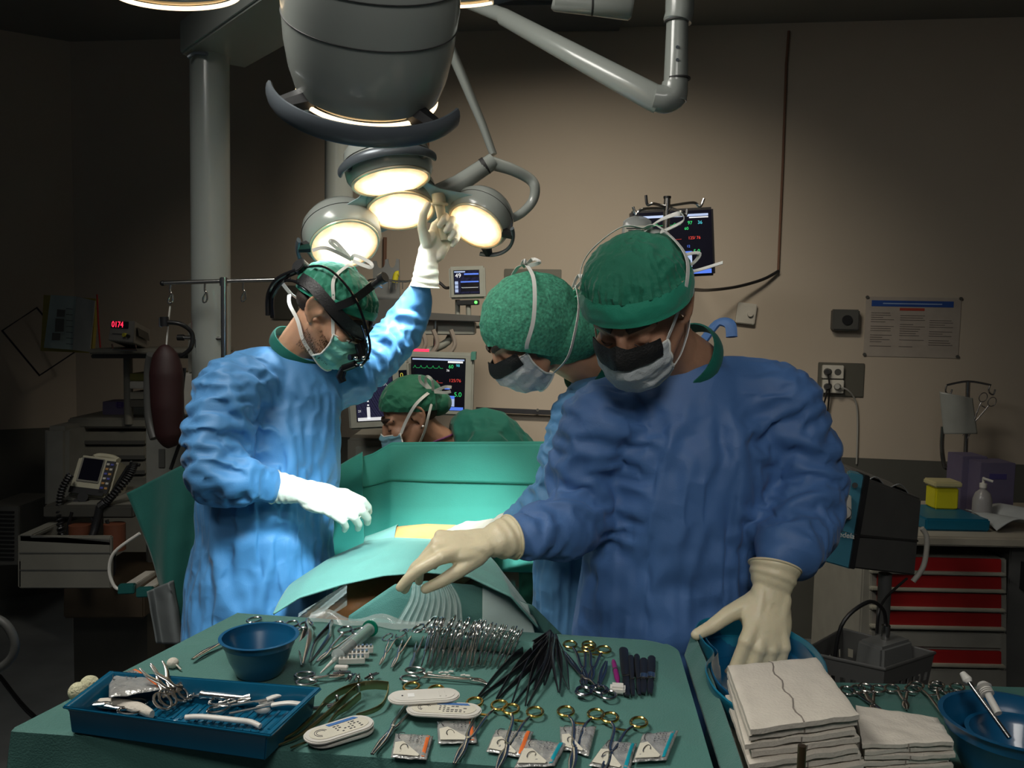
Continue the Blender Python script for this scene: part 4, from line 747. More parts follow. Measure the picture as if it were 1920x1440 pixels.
def make_clamp(name, cat, label, group=None, L=.16, sep=.017, rr=.0115, ringm=None, mt=None, jaw='blunt', open_=0.0, ratchet=True, curve=0.0, thick=.0022, joint=.66):
    mt = mt or steel; ringm = ringm or mt; root = thing(name, (0, 0, 0), label, cat, group); J = L * joint
    for s in (-1, 1):
        ry = rr + .002; cx = s * sep
        pts = [(cx * .80, ry * 1.9, 0), (s * .007 * (1 + open_), L * .30, s * .0008), (s * .0035, J - .012, s * .0008), (0, J, s * .001)]
        sh = MB().tube(cr(pts, 5), [thick * .95, thick * 1.05, thick * 1.15, thick * 1.5], 8, flat=[thick * .9, thick * .8, thick * .9, thick * 1.0], up=(0, 0, 1)).build('shank', mt, root)
        ring = [V((cx + math.cos(a) * rr * .92, ry + math.sin(a) * rr * 1.22, 0)) for a in [i / 28 * 2 * math.pi for i in range(28)]]
        r_ = MB().tube(ring, .0021, 8, closed=True).build('finger_ring', ringm, sh)
        if ringm is not mt: r_['label'] = 'gold-coloured finger ring'
        tipx = -s * .0012 - s * .010 * open_; w0 = thick * 1.5; w1 = thick * (.55 if jaw != 'wide' else 1.3)
        jp = cr([(0, J, s * .001), (tipx * .6 - s * .0022, (J + L) / 2, s * .0003), (tipx + curve, L, 0)], 5)
        MB().tube(jp, [w0, w0 * .85, w1], 8, flat=[thick * 1.0, thick * .8, thick * .5], up=(0, 0, 1)).build('jaw' if jaw != 'blade' else 'blade', mt, sh)
        if ratchet: MB().box((s * .0045, L * .26, 0), (.011, .0045, .0018)).build('ratchet', ringm, sh, bevel=.0004)
    MB().cyl(V((0, J, -.0028)), V((0, J, .0034)), .0022, 12).build('screw', mt, root); return root
def make_forceps(name, label, group=None, L=.17, mt=None, w=.0045, gap=.011, brand=False):
    mt = mt or titan; root = thing(name, (0, 0, 0), label, 'forceps', group)
    for s in (-1, 1):
        MB().tube(cr([(s * .0006, 0, 0), (s * .0022, .018, 0), (s * gap * .75, L * .40, 0), (s * gap * .62, L * .66, 0), (s * .0016, L * .97, 0), (s * .0010, L, 0)], 5), [.0011, .0012, .0013, .0012, .0009, .0006], 8, flat=[w * .8, w * .9, w, w * .75, w * .35, w * .2], up=(0, 0, 1)).build('arm', mt, root)
    MB().tube([(0, -.003, 0), (0, .010, 0)], .0022, 8, flat=w * .85, up=(0, 0, 1)).build('heel', mt, root); return root
def T_(px, py, dz=.004): return PZ(px, py, TZ + .004 + dz)
# the row of clamps lying over a roll
proto = make_clamp('artery_clamp', 'clamp', 'x', 'steel clamps lined up with their rings raised', L=.15, mt=steel, rr=.0135)
roll_a, roll_b = PZ(742, 1196, TZ + .012), PZ(1000, 1216, TZ + .012)
tr = tag(MB().tube(cr([roll_a, roll_a.lerp(roll_b, .5) + V((0, .004, 0)), roll_b], 8), .011, 16).build('rolled_towel', drape), 'rolled teal towel propping up the rings of the clamps in the row', 'towel')
n = 24
ordw = ['first', 'second', 'third', 'fourth', 'fifth', 'sixth', 'seventh', 'eighth', 'ninth', 'tenth', 'eleventh', 'twelfth', 'thirteenth', 'fourteenth', 'fifteenth', 'sixteenth', 'seventeenth', 'eighteenth', 'nineteenth', 'twentieth', 'twenty-first', 'twenty-second', 'twenty-third', 'twenty-fourth']
rnd = random.Random(11)
for i in range(n):
    o = proto if i == 0 else copy_tree(proto); f = i / (n - 1)
    if i < 3: A = T_((742, 772, 796)[i], (1186, 1177, 1172)[i], .016); B = T_((712, 734, 768)[i], (1247, 1252, 1256)[i], .002); rl = (18, 22, 40)[i]
    else:
        g = (i - 3) / (n - 4); A = PZ(812 + 166 * g + rnd.uniform(-3, 3), 1168 + 16 * g + rnd.uniform(-4, 4), TZ + .035 + rnd.uniform(-.004, .004)); B = T_(790 + 176 * g + rnd.uniform(-3, 3) - 14 * (g > .6), 1250 + rnd.uniform(-4, 4), .002); rl = 58 + rnd.uniform(-8, 8)
    lay(o, A, B, .15, rl); o['label'] = 'steel clamp with raised rings, %s from the left in the long row' % ordw[i]
# forceps fan
pf = make_forceps('forceps', 'x', 'dark forceps fanned out from one point', w=.0048)
fan = [((1030, 1188), (899, 1306), 'long flat forceps reaching furthest left in the dark fan'), ((1031, 1191), (933, 1309), 'second forceps from the left in the dark fan'), ((1033, 1192), (962, 1318), 'third forceps from the left in the dark fan'), ((1036, 1194), (987, 1322), 'forceps of the dark fan whose tips come nearest the gold rings'),
       ((1034, 1190), (1004, 1292), 'forceps in the middle of the dark fan'), ((1038, 1192), (1021, 1284), 'short-looking upright forceps right of the fan middle'), ((1041, 1193), (1048, 1298), 'near-vertical forceps on the right side of the dark fan'), ((1044, 1195), (1066, 1292), 'rightmost forceps of the dark fan, beside the scissors')]
for i, (a, b, lb) in enumerate(fan):
    o = pf if i == 0 else copy_tree(pf); lay(o, PZ(*a, TZ + .012 + .0032 * i), T_(*b, .003), .17, (0, 10, -12, 8, 40, 35, -30, 25)[i]); o['label'] = lb
for (a, b, lb) in (((578, 1164), (567, 1246), 'slim forceps between the blue bowl and the other upright forceps'), ((622, 1167), (582, 1241), 'open slim forceps just left of the syringe')):
    o = make_forceps('forceps', lb, None, L=.13, mt=steeld, w=.004, gap=.012 if '1' else 0); lay(o, T_(*a, .004), T_(*b, .002), .13, 55 if a[0] < 600 else 25)
def ringed(name, cat, label, r1, r2, tip, gold_=False, L=.165, **k):
    A = (T_(*r1, .004) + T_(*r2, .004)) / 2; B = T_(*tip, .003); d = (T_(*r1, .004) - T_(*r2, .004)).length; ln_ = (B - A).length + .014; y = (B - A).normalized(); A = A - y * .014
    o = make_clamp(name, cat, label, L=ln_, sep=max(.0125, d / 2), ringm=gold if gold_ else None, **k); return lay(o, A, B, ln_)
ringed('scissors', 'scissors', 'long scissors with one silver and one gold ring behind the blue bowl', (478, 1162), (517, 1172), (355, 1235), jaw='blade', ratchet=False, joint=.62, curve=-.006)
G = dict(gold_=True)
ringed('needle_holder', 'needle holder', 'needle holder with dark gold rings under the white oval packs', (770, 1290), (818, 1292), (698, 1414), **G)
ringed('needle_holder', 'needle holder', 'gold-ringed needle holder just right of the printed oval pack', (890, 1317), (936, 1323), (852, 1432), **G)
ringed('needle_holder', 'needle holder', 'gold-ringed needle holder lying over an orange-striped packet in the middle', (958, 1330), (1003, 1335), (932, 1442), **G)
ringed('needle_holder', 'needle holder', 'gold-ringed needle holder, second from the right in the front row', (1061, 1337), (1117, 1336), (1070, 1448), **G)
ringed('needle_holder', 'needle holder', 'rightmost gold-ringed needle holder in the front row', (1143, 1347), (1198, 1353), (1128, 1452), **G)
ringed('scissors', 'scissors', 'gold-ringed scissors left of the pair near the far edge', (1072, 1212), (1101, 1206), (1098, 1284), mt=steeld, **G)
ringed('scissors', 'scissors', 'gold-ringed scissors right of the pair near the far edge', (1104, 1216), (1132, 1218), (1106, 1278), mt=steeld, **G)
ringed('scissors', 'scissors', 'dark scissors with plain rings toward the camera, beside the purple pen', (1098, 1293), (1137, 1307), (1137, 1240), mt=steeld, jaw='blade', ratchet=False, joint=.34)
ringed('scissors', 'scissors', 'dark open scissors blade pair beneath the fan of forceps', (1097, 1290), (1125, 1298), (1057, 1222), mt=steeld, jaw='blade', ratchet=False, joint=.4)
ringed('angled_clamp', 'clamp', 'long clamp with a hooked tip lying sideways below the clamp row', (778, 1257), (770, 1273), (916, 1277), curve=.010, thick=.0018, joint=.8)
ringed('scissors', 'scissors', 'bright ringed scissors lying sideways below the blue bowl', (577, 1266), (570, 1279), (646, 1266), L=.1)
ringed('bulldog_clamp', 'clamp', 'ringed clamp whose ring shows beside the syringe', (652, 1179), (668, 1186), (594, 1241))
ringed('artery_clamp', 'clamp', 'small silver clamp with its rings between the bowl and the forceps', (553, 1170), (568, 1172), (520, 1215), thick=.0016)
# small spring clips
for px, py, a, lb in ((640, 1262, 20, 'largest of the small steel spring clips below the white clip racks'), (657, 1270, 80, 'small upright spring clip left of the brassy band'), (671, 1271, 100, 'small upright spring clip on the brassy band'), (697, 1268, 60, 'small dark spring clip right of the upright clips'), (587, 1330, 30, 'small spring clip lying beside the blue tray corner'), (630, 1322, 20, 'small spring clip lying on the retractor band')):
    p = T_(px, py, .004); o = thing('vessel_clip', p, lb, 'clip', 'small spring clips', Matrix.Translation(p) @ rotm(a, 'Z'))
    for s in (-1, 1): mb = MB(); mb.tube([(-.012, s * .003, 0), (0, s * .0015, .001), (.014, s * .002, 0)], [.0018, .0022, .0012], 8, mx=world_of(o)); mb.build('arm', steeld, o)
    mb = MB(); mb.tube([Matrix.Translation(p) @ rotm(a, 'Z') @ V((-.002, math.cos(t) * .003, .002 + math.sin(t) * .003)) for t in np.linspace(0, 6.2, 14)], .0009, 6, closed=True); mb.build('spring', steel, o)
# brassy spring retractor
rt = thing('spring_retractor', T_(650, 1330), 'brassy band retractor with long curved arms right of the blue tray', 'retractor')
MB().tube(cr([T_(728, 1286, .012), T_(700, 1284, .014), T_(672, 1290, .014), T_(640, 1316, .012), T_(600, 1350, .008), T_(560, 1380, .004), T_(520, 1398, .001)], 6), [.0012] * 3 + [.0016, .0022, .0018, .001], 8, flat=[.007, .007, .0065, .006, .0035, .0022, .0012], up=(0, 0, 1)).build('band', brass, rt)
MB().tube(cr([T_(688, 1283, .012), T_(650, 1292, .012), T_(615, 1312, .01), T_(590, 1342, .008), T_(555, 1372, .004), T_(515, 1394, .001)], 6), [.0012] * 3 + [.0018, .0018, .001], 8, flat=[.006, .006, .006, .004, .0025, .0012], up=(0, 0, 1)).build('band', brass, rt)
MB().tube(cr([T_(728, 1286, .010), T_(727, 1300, .008), T_(718, 1320, .006), T_(700, 1332, .004), T_(668, 1342, .002)], 6), .0012, 8, flat=[.006, .005, .004, .004, .003], up=(0, 0, 1)).build('band', brass, rt)
MB().tube(cr([T_(676, 1304, .010), T_(655, 1322, .008), T_(630, 1340, .004), T_(596, 1380, .001), T_(545, 1402, .001)], 6), [.0012, .0012, .002, .0018, .001], 8, flat=[.006, .006, .004, .002, .0012], up=(0, 0, 1)).build('band', brass, rt)
for px, py in ((672, 1282), (672, 1297), (632, 1318), (697, 1283)): mb = MB(); p = T_(px, py, .012); mb.cyl(p, p + V((0, 0, .008)), .0022, 10); mb.sph(p + V((0, 0, .009)), .003, 6); mb.build('stud', steel, rt)
# blue bowl
def bowl(name, c, r, h, label, mat=blue_pl, rb=.62, par=None, inner=True, lip=.004, cat='bowl'):
    prof = [(0, .0), (r * rb * .92, 0), (r * rb, .004), (r * .80, h * .40), (r * .93, h * .78), (r * .955, h * .80), (r * .985, h * .97), (r + lip, h * .985), (r + lip, h), (r * .975, h), (r * .94, h * .82), (r * .91, h * .78), (r * .77, h * .42), (r * rb * .93, .008), (0, .006)]
    o = MB().lathe(prof, 72, Matrix.Translation(V(c))).build(name, mat, par); return tag(o, label, cat) if label else o
bc = PZ(486, 1262, TZ + .002); bY = bc.y; br = 70 * bY / F
b1 = bowl('bowl', bc, br, .058, 'round blue plastic bowl on the left half of the instrument table')
# sponge balls
for px, py, lb in ((146, 1297, 'cream sponge ball at the very left, nearer the camera'), (168, 1284, 'cream sponge ball at the left, behind the other ball')):
    p = PZ(px, py, TZ + .028); mb = MB(); mb.sph(p, .0125, 14); mb.v = [p + (v - p) * (1 + .07 * noise.noise(v * 90)) for v in mb.v]; tag(mb.build('sponge_ball', sponge), lb, 'sponge ball', 'cream sponge balls')
p = PZ(324, 1243, TZ + .008); mb = MB(); mb.sph(p, (.009, .009, .008), 12); mb.tube([p + V((.006, -.004, 0)), p + V((.018, -.014, -.004))], .0012, 6); tag(mb.build('swab', gauze_m), 'small dull swab ball with a stick behind the blue tray', 'swab')
# blue tray
ty = thing('instrument_tray', PZ(340, 1330, TZ + .002), 'rectangular blue plastic tray holding instruments, at the near left', 'tray')
R4 = [PZ(205, 1268, TZ + .036), PZ(592, 1292, TZ + .036), PZ(500, 1377, TZ + .036), PZ(128, 1326, TZ + .036)]
R4[0] = PZ(212, 1262, TZ + .036)
def ins(k, dz):
    c = sum(R4, V()) / 4; return [c + (p - c) * k + V((0, 0, dz)) for p in R4]
mb = MB(); loops = [ins(1.05, -.001), ins(1.05, .002), ins(1.0, .002), ins(.97, -.004), ins(.92, -.030), ins(.92, -.034), ins(.98, -.034), ins(1.0, -.004), ins(1.045, -.001)]
vs = [p for l in loops for p in l]; mb.add(vs, [(i * 4 + k, i * 4 + (k + 1) % 4, (i + 1) * 4 + (k + 1) % 4, (i + 1) * 4 + k) for i in range(len(loops) - 1) for k in range(4)]); mb.build('tray_wall', blue_tray, ty, bevel=.0015)
mb = MB(); f4 = ins(.93, -.034); mb.hexa(f4, (0, 0, .003)); mb.build('tray_floor', blue_tray, ty)
mb = MB(); f5 = ins(.88, -.031)
for i in range(22):
    u = (i + .5) / 22; a = f5[0].lerp(f5[1], u); b = f5[3].lerp(f5[2], u)
    for v0, v1 in ((.03, .47), (.53, .97)): mb.tube([a.lerp(b, v0), a.lerp(b, v1)], .0025, 6)
mb.build('floor_ribs', blue_tray, ty)
def TT(px, py, dz=.006): return PZ(px, py, TZ + .008 + dz)
# in the tray
def packet(name, px4, label, z, mat=foil, par=None, th=.003, par_cat='suture packet', group=None, stripe=None, card=True, needle=True):
    q = [PZ(x, y, z) for x, y in px4]; root = thing(name, sum(q, V()) / 4, label, par_cat, group)
    def fn(u, v):
        p = q[0].lerp(q[1], u).lerp(q[3].lerp(q[2], u), v); e = min(u, 1 - u, v, 1 - v); return p + V((0, 0, th * min(1, e * 8) + .0015 * noise.noise(V((u * 5, v * 5, px4[0][0])))))
    cloth_grid('pouch', fn, 26, 20, mat, root, amp=.0015, g=.05, maxd=.0022, thick=.0008, nsc=(60, 120))
    def at(u, v, dz=.0012): p = V(fn(u, v)); p.z += .0012 + dz * .6; return p
    def patch(u0, v0, u1, v1, m, nm, dz=0): mb = MB(); g = 6; mb.grid(lambda a, b: at(u0 + (u1 - u0) * a, v0 + (v1 - v0) * b, dz), g, g); o = mb.build(nm, m, root, thick=.0003); return o
    if card: mb = MB(); mb.add([at(.04, .45), at(.26, .46), at(.78, .93), at(.75, .97), at(.05, .95)], [(0, 1, 2, 3, 4)]); mb.build('inner_card', paper, root, thick=.0005)
    if stripe: patch(.84, .05, .93, .95, stripe, 'colour_stripe', -.0006)
    prn = MB(); rg_ = random.Random(px4[0][0])
    for k in range(4):
        for j in range(5):
            u0 = .42 + .10 * k + rg_.uniform(-.01, .01); v0 = .10 + .08 * j; ww = rg_.uniform(.03, .08)
            prn.add([at(u0, v0, .0014), at(u0 + ww * .5, v0, .0014), at(u0 + ww * .5, v0 + .035, .0014), at(u0, v0 + .035, .0014)], [(0, 1, 2, 3)])
    prn.tube([at(.20 + .10 * math.cos(a), .24 + .14 * math.sin(a), .0014) for a in np.linspace(2.0, 5.4, 12)], .0005, 4)
    prn.build('printed_lines', ink, root, smooth=False)
    if needle: MB().tube([at(.32 + .10 * math.cos(a), .72 + .13 * math.sin(a), .0016) for a in np.linspace(2.4, 6.4, 14)], .0006, 5).build('needle', steeld, root)
    return root
ZP = TZ + .005
packet('suture_packet', [(742, 1375), (812, 1380), (800, 1424), (733, 1420)], 'foil suture packet with an orange stripe, leftmost of the packets', ZP, stripe=ink_o)
packet('suture_packet', [(820, 1352), (890, 1350), (894, 1392), (822, 1394)], 'foil suture packet with an orange mark under the printed oval pack', ZP, stripe=ink_o)
packet('suture_packet', [(930, 1368), (1000, 1372), (982, 1420), (912, 1408)], 'orange-striped foil packet under the middle needle holder', ZP, stripe=ink_o)
packet('suture_packet', [(990, 1386), (1062, 1394), (1040, 1436), (965, 1438)], 'foil packet with a small blue mark just right of the orange-striped one', ZP + .003, stripe=ink_t)
packet('suture_packet', [(1050, 1362), (1118, 1362), (1104, 1416), (1052, 1404)], 'foil packet under the second needle holder from the right', ZP)
packet('suture_packet', [(1140, 1388), (1194, 1394), (1180, 1448), (1104, 1434)], 'teal-striped foil packet under the rightmost needle holder', ZP, stripe=ink_t)
packet('suture_packet', [(1206, 1376), (1272, 1370), (1250, 1424), (1186, 1428)], 'teal-striped foil packet alone at the right, near the table edge', ZP + .002, stripe=ink_t)
packet('suture_packet', [(205, 1268), (255, 1254), (315, 1290), (205, 1308)], 'orange-striped packet standing in the blue tray beside the clamps', TZ + .030, stripe=ink_o, card=False, needle=False)
# oval suture reels
def reel(px1, px2, hw, z, label, printed=True):
    a, b = PZ(*px1, z), PZ(*px2, z); L = (b - a).length; mid = (a + b) / 2; m = frame(mid, b - a, (0, 0, 1)); root = thing('suture_reel', mid, label, 'suture pack', 'white oval suture packs', m)
    out = []
    for s, c in ((1, L / 2 - hw), (-1, -L / 2 + hw)):
        for k in range(13): t = -math.pi / 2 + math.pi * k / 12; out.append((c + s * hw * math.cos(t), s * hw * math.sin(t)))
    mb = MB(); mb.prism(out, .0045, m); mb.build('case', white_pl, root, bevel=.0015)
    mb = MB(); mb.prism([(x * .86, y * .74) for x, y in out], .0006, m @ Matrix.Translation((0, 0, .0045))); mb.build('raised_lid', paper if printed else white_pl, root, bevel=.0002)
    mb = MB()
    if printed:
        rg_ = random.Random(int(px1[0]))
        for k in range(7):
            for j in range(5):
                if rg_.random() < .8: mb.box((-L * .05 + k * L * .055, (j - 2) * hw * .24, .0053), (L * rg_.uniform(.02, .045), hw * .09, .0003), m)
        for r in (.3, .42): mb.tube([m @ V((-L * .26 + hw * r * math.cos(t), hw * r * math.sin(t), .0053)) for t in np.linspace(.4, 4.4, 14)], .0004, 4)
        mb.build('printed_lines', ink, root, smooth=False)
        mb = MB(); mb.prism([(-L * .10, hw * .45), (L * .34, hw * .45), (L * .30, hw * .72), (-L * .12, hw * .72)], .0004, m @ Matrix.Translation((0, 0, .0051))); mb.build('blue_mark', ink_b, root)
    else:
        mb.box((-L * .18, 0, .0053), (L * .09, hw * .55, .0006), m); mb.build('window', M('window_white', (.8, .8, .78), .3), root); mb = MB(); mb.cyl(m @ V((-L * .30, 0, .0050)), m @ V((-L * .30, 0, .0058)), .0012, 10); mb.build('peg_hole', ink, root)
        for x_ in (.22, .30): mb = MB(); mb.box((L * x_, 0, .0053), (.002, hw * .8, .0008), m); mb.build('moulded_rib', white_pl, root)
reel((727, 1313), (862, 1305), .0205, TZ + .020, 'plain white oval suture pack on top, above the printed one', False)
reel((762, 1331), (903, 1337), .0205, TZ + .014, 'printed white oval suture pack lying across the needle holders')
reel((578, 1398), (698, 1362), .022, TZ + .004, 'lower of the two oval packs near the front edge, mostly covered'); reel((572, 1392), (697, 1352), .022, TZ + .011, 'printed oval pack on top of another near the front edge')
# syringe
sy = thing('syringe', T_(650, 1215), 'clear syringe with a green plunger lying behind the white clip racks', 'syringe')
A, B = T_(692, 1180, .012), T_(634, 1230, .010); d = (B - A).normalized(); tt = (B - A).length
MB().tube([A, B], .0105, 24).build('barrel', clearpl, sy); MB().tube([A - d * .004, A + d * tt * .55], .0065, 16).build('plunger', greenpl, sy); MB().tube([A - d * .006, A - d * .003], .014, 24).build('thumb_plate', greenpl, sy); MB().tube([A + d * tt * .60, A + d * tt * .93], .0099, 24).build('piston', drk, sy)
MB().tube([B, B + d * .006, B + d * .016], [.012, .004, .003], 12).build('nozzle', clearpl, sy); MB().tube([T_(628, 1236, .006), T_(601, 1262, .004)], [.0035, .001], 10).build('needle_cap', white_pl, sy)
# clip racks
for k, (px, py, lb) in enumerate(((676, 1222, 'farthest of the three small white clip racks'), (668, 1232, 'middle one of the three small white clip racks'), (660, 1242, 'nearest of the three small white clip racks'))):
    p = T_(px, py, .002); m = Matrix.Translation(p) @ rotm(8, 'Z'); o = thing('clip_rack', p, lb, 'clip rack', 'white clip racks', m); mb = MB(); mb.box((0, 0, .004), (.040, .012, .009), m); mb.build('base', white_pl, o, bevel=.0008)
    for j in range(6): mb = MB(); mb.box((-.016 + j * .0064, 0, .0098), (.0035, .009, .003), m); mb.build('clip_slot', steel, o)
mb = MB(); mb.box(T_(640, 1252, .004), (.020, .010, .006), None); tag(mb.build('clip_rack', white_pl, bevel=.001), 'small tipped white clip rack nearest the steel clips', 'clip rack')
# pledgets
for k, (px, py) in enumerate(((790, 1261), (806, 1262), (803, 1266), (827, 1262), (837, 1262), (846, 1260), (832, 1267), (840, 1268), (868, 1267), (877, 1268))):
    m = Matrix.Translation(T_(px, py, -.001)) @ rotm(rnd.uniform(-30, 60), 'Z'); o = tag(MB().box((0, 0, .001), (.0075, .0035, .002), m).build('felt_pledget', white_pl, bevel=.0005), 'tiny white felt pledget lying below the clamp row', 'pledget', 'tiny white pledgets below the clamp row')
# purple pen and its eraser block
a, b = T_(1150, 1238, .004), T_(1160, 1285, .004); pn = thing('marker_pen', a, 'purple marking pen pointing toward the white block', 'pen'); MB().tube([a, a.lerp(b, .1), a.lerp(b, .75), b], [.002, .0038, .0042, .0014], 14).build('barrel', purple, pn); MB().tube([a.lerp(b, .40), a.lerp(b, .44)], .0045, 14).build('cap_ring', ink, pn)
m = Matrix.Translation(T_(1158, 1297, 0)) @ rotm(-8, 'Z'); tag(MB().box((0, 0, .005), (.022, .020, .011), m).build('marker_block', white_pl, bevel=.003), 'small white rounded block at the tip of the purple pen', 'block')
# scalpel handles and markers
for (a_, b_, w_, lb, band) in (((1169, 1216), (1176, 1304), .0075, 'widest black flat handle, left end of the black row', False), ((1183, 1231), (1187, 1304), .0048, 'slim black scalpel handle right of the widest one', False), ((1194, 1229), (1199, 1303), .0048, 'slim black scalpel handle in the middle of the black row', False), ((1207, 1236), (1207, 1299), .0065, 'black handle with a printed band, second from the right end', True), ((1222, 1232), (1219, 1300), .0065, 'black handle with a printed band at the right end of the row', True)):
    a, b = T_(*a_, .002), T_(*b_, .002); o = thing('scalpel', a, lb, 'scalpel'); MB().tube([a, a.lerp(b, .03), a.lerp(b, .4), a.lerp(b, .62)], [w_ * .8, w_, w_, w_ * .7], 12, flat=.003, up=(0, 0, 1)).build('handle', blk, o)
    MB().tube([a.lerp(b, .60), a.lerp(b, .80), b], [w_ * .6, w_ * .8, w_ * .5], 10, flat=.0016, up=(0, 0, 1)).build('blade_guard', titan, o)
    if band: MB().tube([a.lerp(b, .48), a.lerp(b, .60)], w_ * 1.03, 12, flat=.0033, up=(0, 0, 1)).build('printed_band', steel, o)
    p = a.lerp(b, .66); MB().tube([p + V((-w_ * .7, 0, .003)), p + V((w_ * .7, .003, .004))], .0007, 5).build('clip_wire', steel, o)
# contents of the tray
def tr_ringed(name, cat, lb, r1, r2, tip, **k):
    A = (TT(*r1) + TT(*r2)) / 2; B = TT(*tip, .012); d = (TT(*r1) - TT(*r2)).length; ln_ = (B - A).length; o = make_clamp(name, cat, lb, L=ln_, sep=max(.012, d / 2), **k); return lay(o, A, B, ln_)
for r1, r2, tip, lb in (((318, 1318), (346, 1324), (272, 1248), 'towel clip standing in the tray, left one'), ((330, 1312), (352, 1322), (293, 1243), 'towel clip standing in the tray, right one')):
    A = (TT(*r1) + TT(*r2)) / 2; B = PZ(*tip, TZ + .055); ln_ = (B - A).length; o = make_clamp('towel_clip', 'clamp', lb, L=ln_, sep=.014, open_=.8, joint=.55); lay(o, A, B, ln_)
tr_ringed('artery_clamp', 'clamp', 'dull clamp bundle lying at the left end of the tray', (262, 1322), (275, 1330), (158, 1318), jaw='wide', thick=.003)
tr_ringed('artery_clamp', 'clamp', 'thin clamp lying among the probes in the tray', (385, 1330), (398, 1320), (470, 1310), thick=.0015)
sucn = thing('suction_tube', TT(400, 1305), 'steel suction handle lying along the tray, pointing left', 'suction handle'); MB().tube([TT(318, 1292, .008), TT(378, 1300, .01)], .0022, 10).build('probe', steel, sucn); MB().tube([TT(378, 1302, .01), TT(384, 1303, .01), TT(455, 1310, .01), TT(468, 1308, .01)], [.006, .0045, .0045, .0062], 14).build('grip', steel, sucn); MB().tube([TT(322, 1300, .006), TT(378, 1306, .008)], .0018, 8).build('probe', steel, sucn)
for a_, b_, c_, lb in (((400, 1328), (500, 1312), (562, 1306), 'steel rod with a pale curved sheath, upper one in the tray'), ((430, 1338), (510, 1322), (574, 1322), 'steel rod with a pale curved sheath, lower one in the tray')):
    o = thing('sheathed_probe', TT(*b_), lb, 'probe'); MB().tube(cr([TT(*a_), TT(*b_, .012)], 4), .0020, 8).build('rod', steel, o); MB().tube(cr([TT(*b_, .012), TT((b_[0] + c_[0]) / 2, min(b_[1], c_[1]) - 4, .016), TT(*c_, .014)], 6), .0042, 10, flat=.003).build('sheath', white_pl, o)
tag(MB().tube(cr([TT(348, 1345, .004), TT(380, 1344, .006), TT(440, 1350, .006), TT(470, 1354, .004), TT(488, 1362, .002)], 6), [.004, .0045, .0045, .0042, .0035], 12, flat=.0035).build('rubber_tube', white_pl), 'pale rubber tube piece lying in the near side of the tray', 'tube')
for px, py, lb in ((492, 1330, 'pale cap piece in the tray near its right end'), (500, 1318, 'upper pale cap piece in the tray near its right end')): tag(MB().sph(TT(px, py), (.011, .006, .006), 10).build('pale_bung', white_pl), lb, 'cap')
gz = MB(); gz.tube(cr([TT(160, 1322, .004), TT(200, 1318, .008), TT(255, 1326, .006), TT(285, 1340, .004)], 6), [.004, .010, .010, .004], 12, flat=.006); tag(gz.build('folded_swab', gauze_m), 'folded pale swab lying at the left end of the tray', 'swab')
# ---------------------------------------------------------------- second table on the right
T2 = 0.99
s2t = thing('side_table', V((.75, 1.2, 0)), 'second instrument table under a teal drape at the lower right', 'table')
TL2, TR2, NR2, NL2 = PZ(1345, 1272, T2), PZ(2010, 1288, T2), V((1.05, .78, T2)), V((.36, .80, T2))
NL2 = PZ(1400, 1560, T2)
def t2(u, v):
    uu = (u - .12) / .76; vv = (v - .12) / .76; cu = min(max(uu, 0), 1); cv = min(max(vv, 0), 1); p = TL2.lerp(TR2, cu).lerp(NL2.lerp(NR2, cu), cv)
    o = max(0, -uu, uu - 1, -vv, vv - 1) / .158; out = V(((-1 if uu < 0 else (1 if uu > 1 else 0)), (1 if vv < 0 else (-1 if vv > 1 else 0)), 0))
    if o > 0: p = p + out.normalized() * .02 * min(1, o * 4); p.z -= o * .45
    return p
cloth_grid('table_drape', t2, 90, 70, drape, s2t, amp=.002, g=.015, maxd=.005, nsc=(6, 15), pin=.05, thick=0)
mb = MB(); t4 = [TL2, TR2, NR2, NL2]; c_ = sum(t4, V()) / 4; mb.hexa([c_ + (p - c_) * .95 - V((0, 0, .035)) for p in t4], (0, 0, .025)); mb.build('table_board', steel, s2t)
for p in t4: p = c_ + (p - c_) * .88; mb = MB(); mb.cyl(V((p.x, p.y, .95)), V((p.x, p.y, 0)), .015, 12); mb.build('leg', steel, s2t)
# raised pleat of drape between the two tables
def pleat(u, v):
    ridge = P(1300 + 10 * u, 1192, 1.46).lerp(PZ(1398, 1470, 1.06), u); L_ = PZ(1282, 1228, TZ - .02).lerp(PZ(1362, 1480, TZ - .02), u); ridge.z += .0
    R_ = V((ridge.x + .045, ridge.y, ridge.z - .14))
    if v < .5: p = L_.lerp(ridge, (v / .5)); 
    else: p = ridge.lerp(R_, (v - .5) / .5)
    p.z += .012 * math.sin(v * math.pi); return p
o = cloth_grid('drape_pleat', pleat, 60, 30, drape, s2t, amp=.003, g=.03, maxd=.006, nsc=(8, 20), thick=.002)
# nested basins
def basin(px, z, h, sc, label, mat):
    q = [PZ(x, y, z) for x, y in px]; c = sum(q, V()) / len(q); n = len(q); sm = cr(q + [q[0]], 5)[:-1]; n = len(sm); loops = []
    for k, dz in ((1.02, 0), (1.02, .003), (1.0, .004), (.975, .001), (.93, -h * .35), (.90, -h * .38), (.80, -h * .95), (.70, -h), (.0, -h), (.0, -h - .003), (.72, -h - .003), (.82, -h * .97), (.93, -h * .40), (.965, -h * .33), (1.0, -.004)):
        loops.append([c + (p - c) * k * sc + V((0, 0, dz)) for p in sm])
    mb = MB(); mb.add([p for l in loops for p in l], [(i * n + k, i * n + (k + 1) % n, (i + 1) * n + (k + 1) % n, (i + 1) * n + k) for i in range(len(loops) - 1) for k in range(n)] + [((len(loops) - 1) * n + k, (len(loops) - 1) * n + (k + 1) % n, (k + 1) % n, k) for k in range(n)])
    return tag(mb.build('basin', mat), label, 'basin')
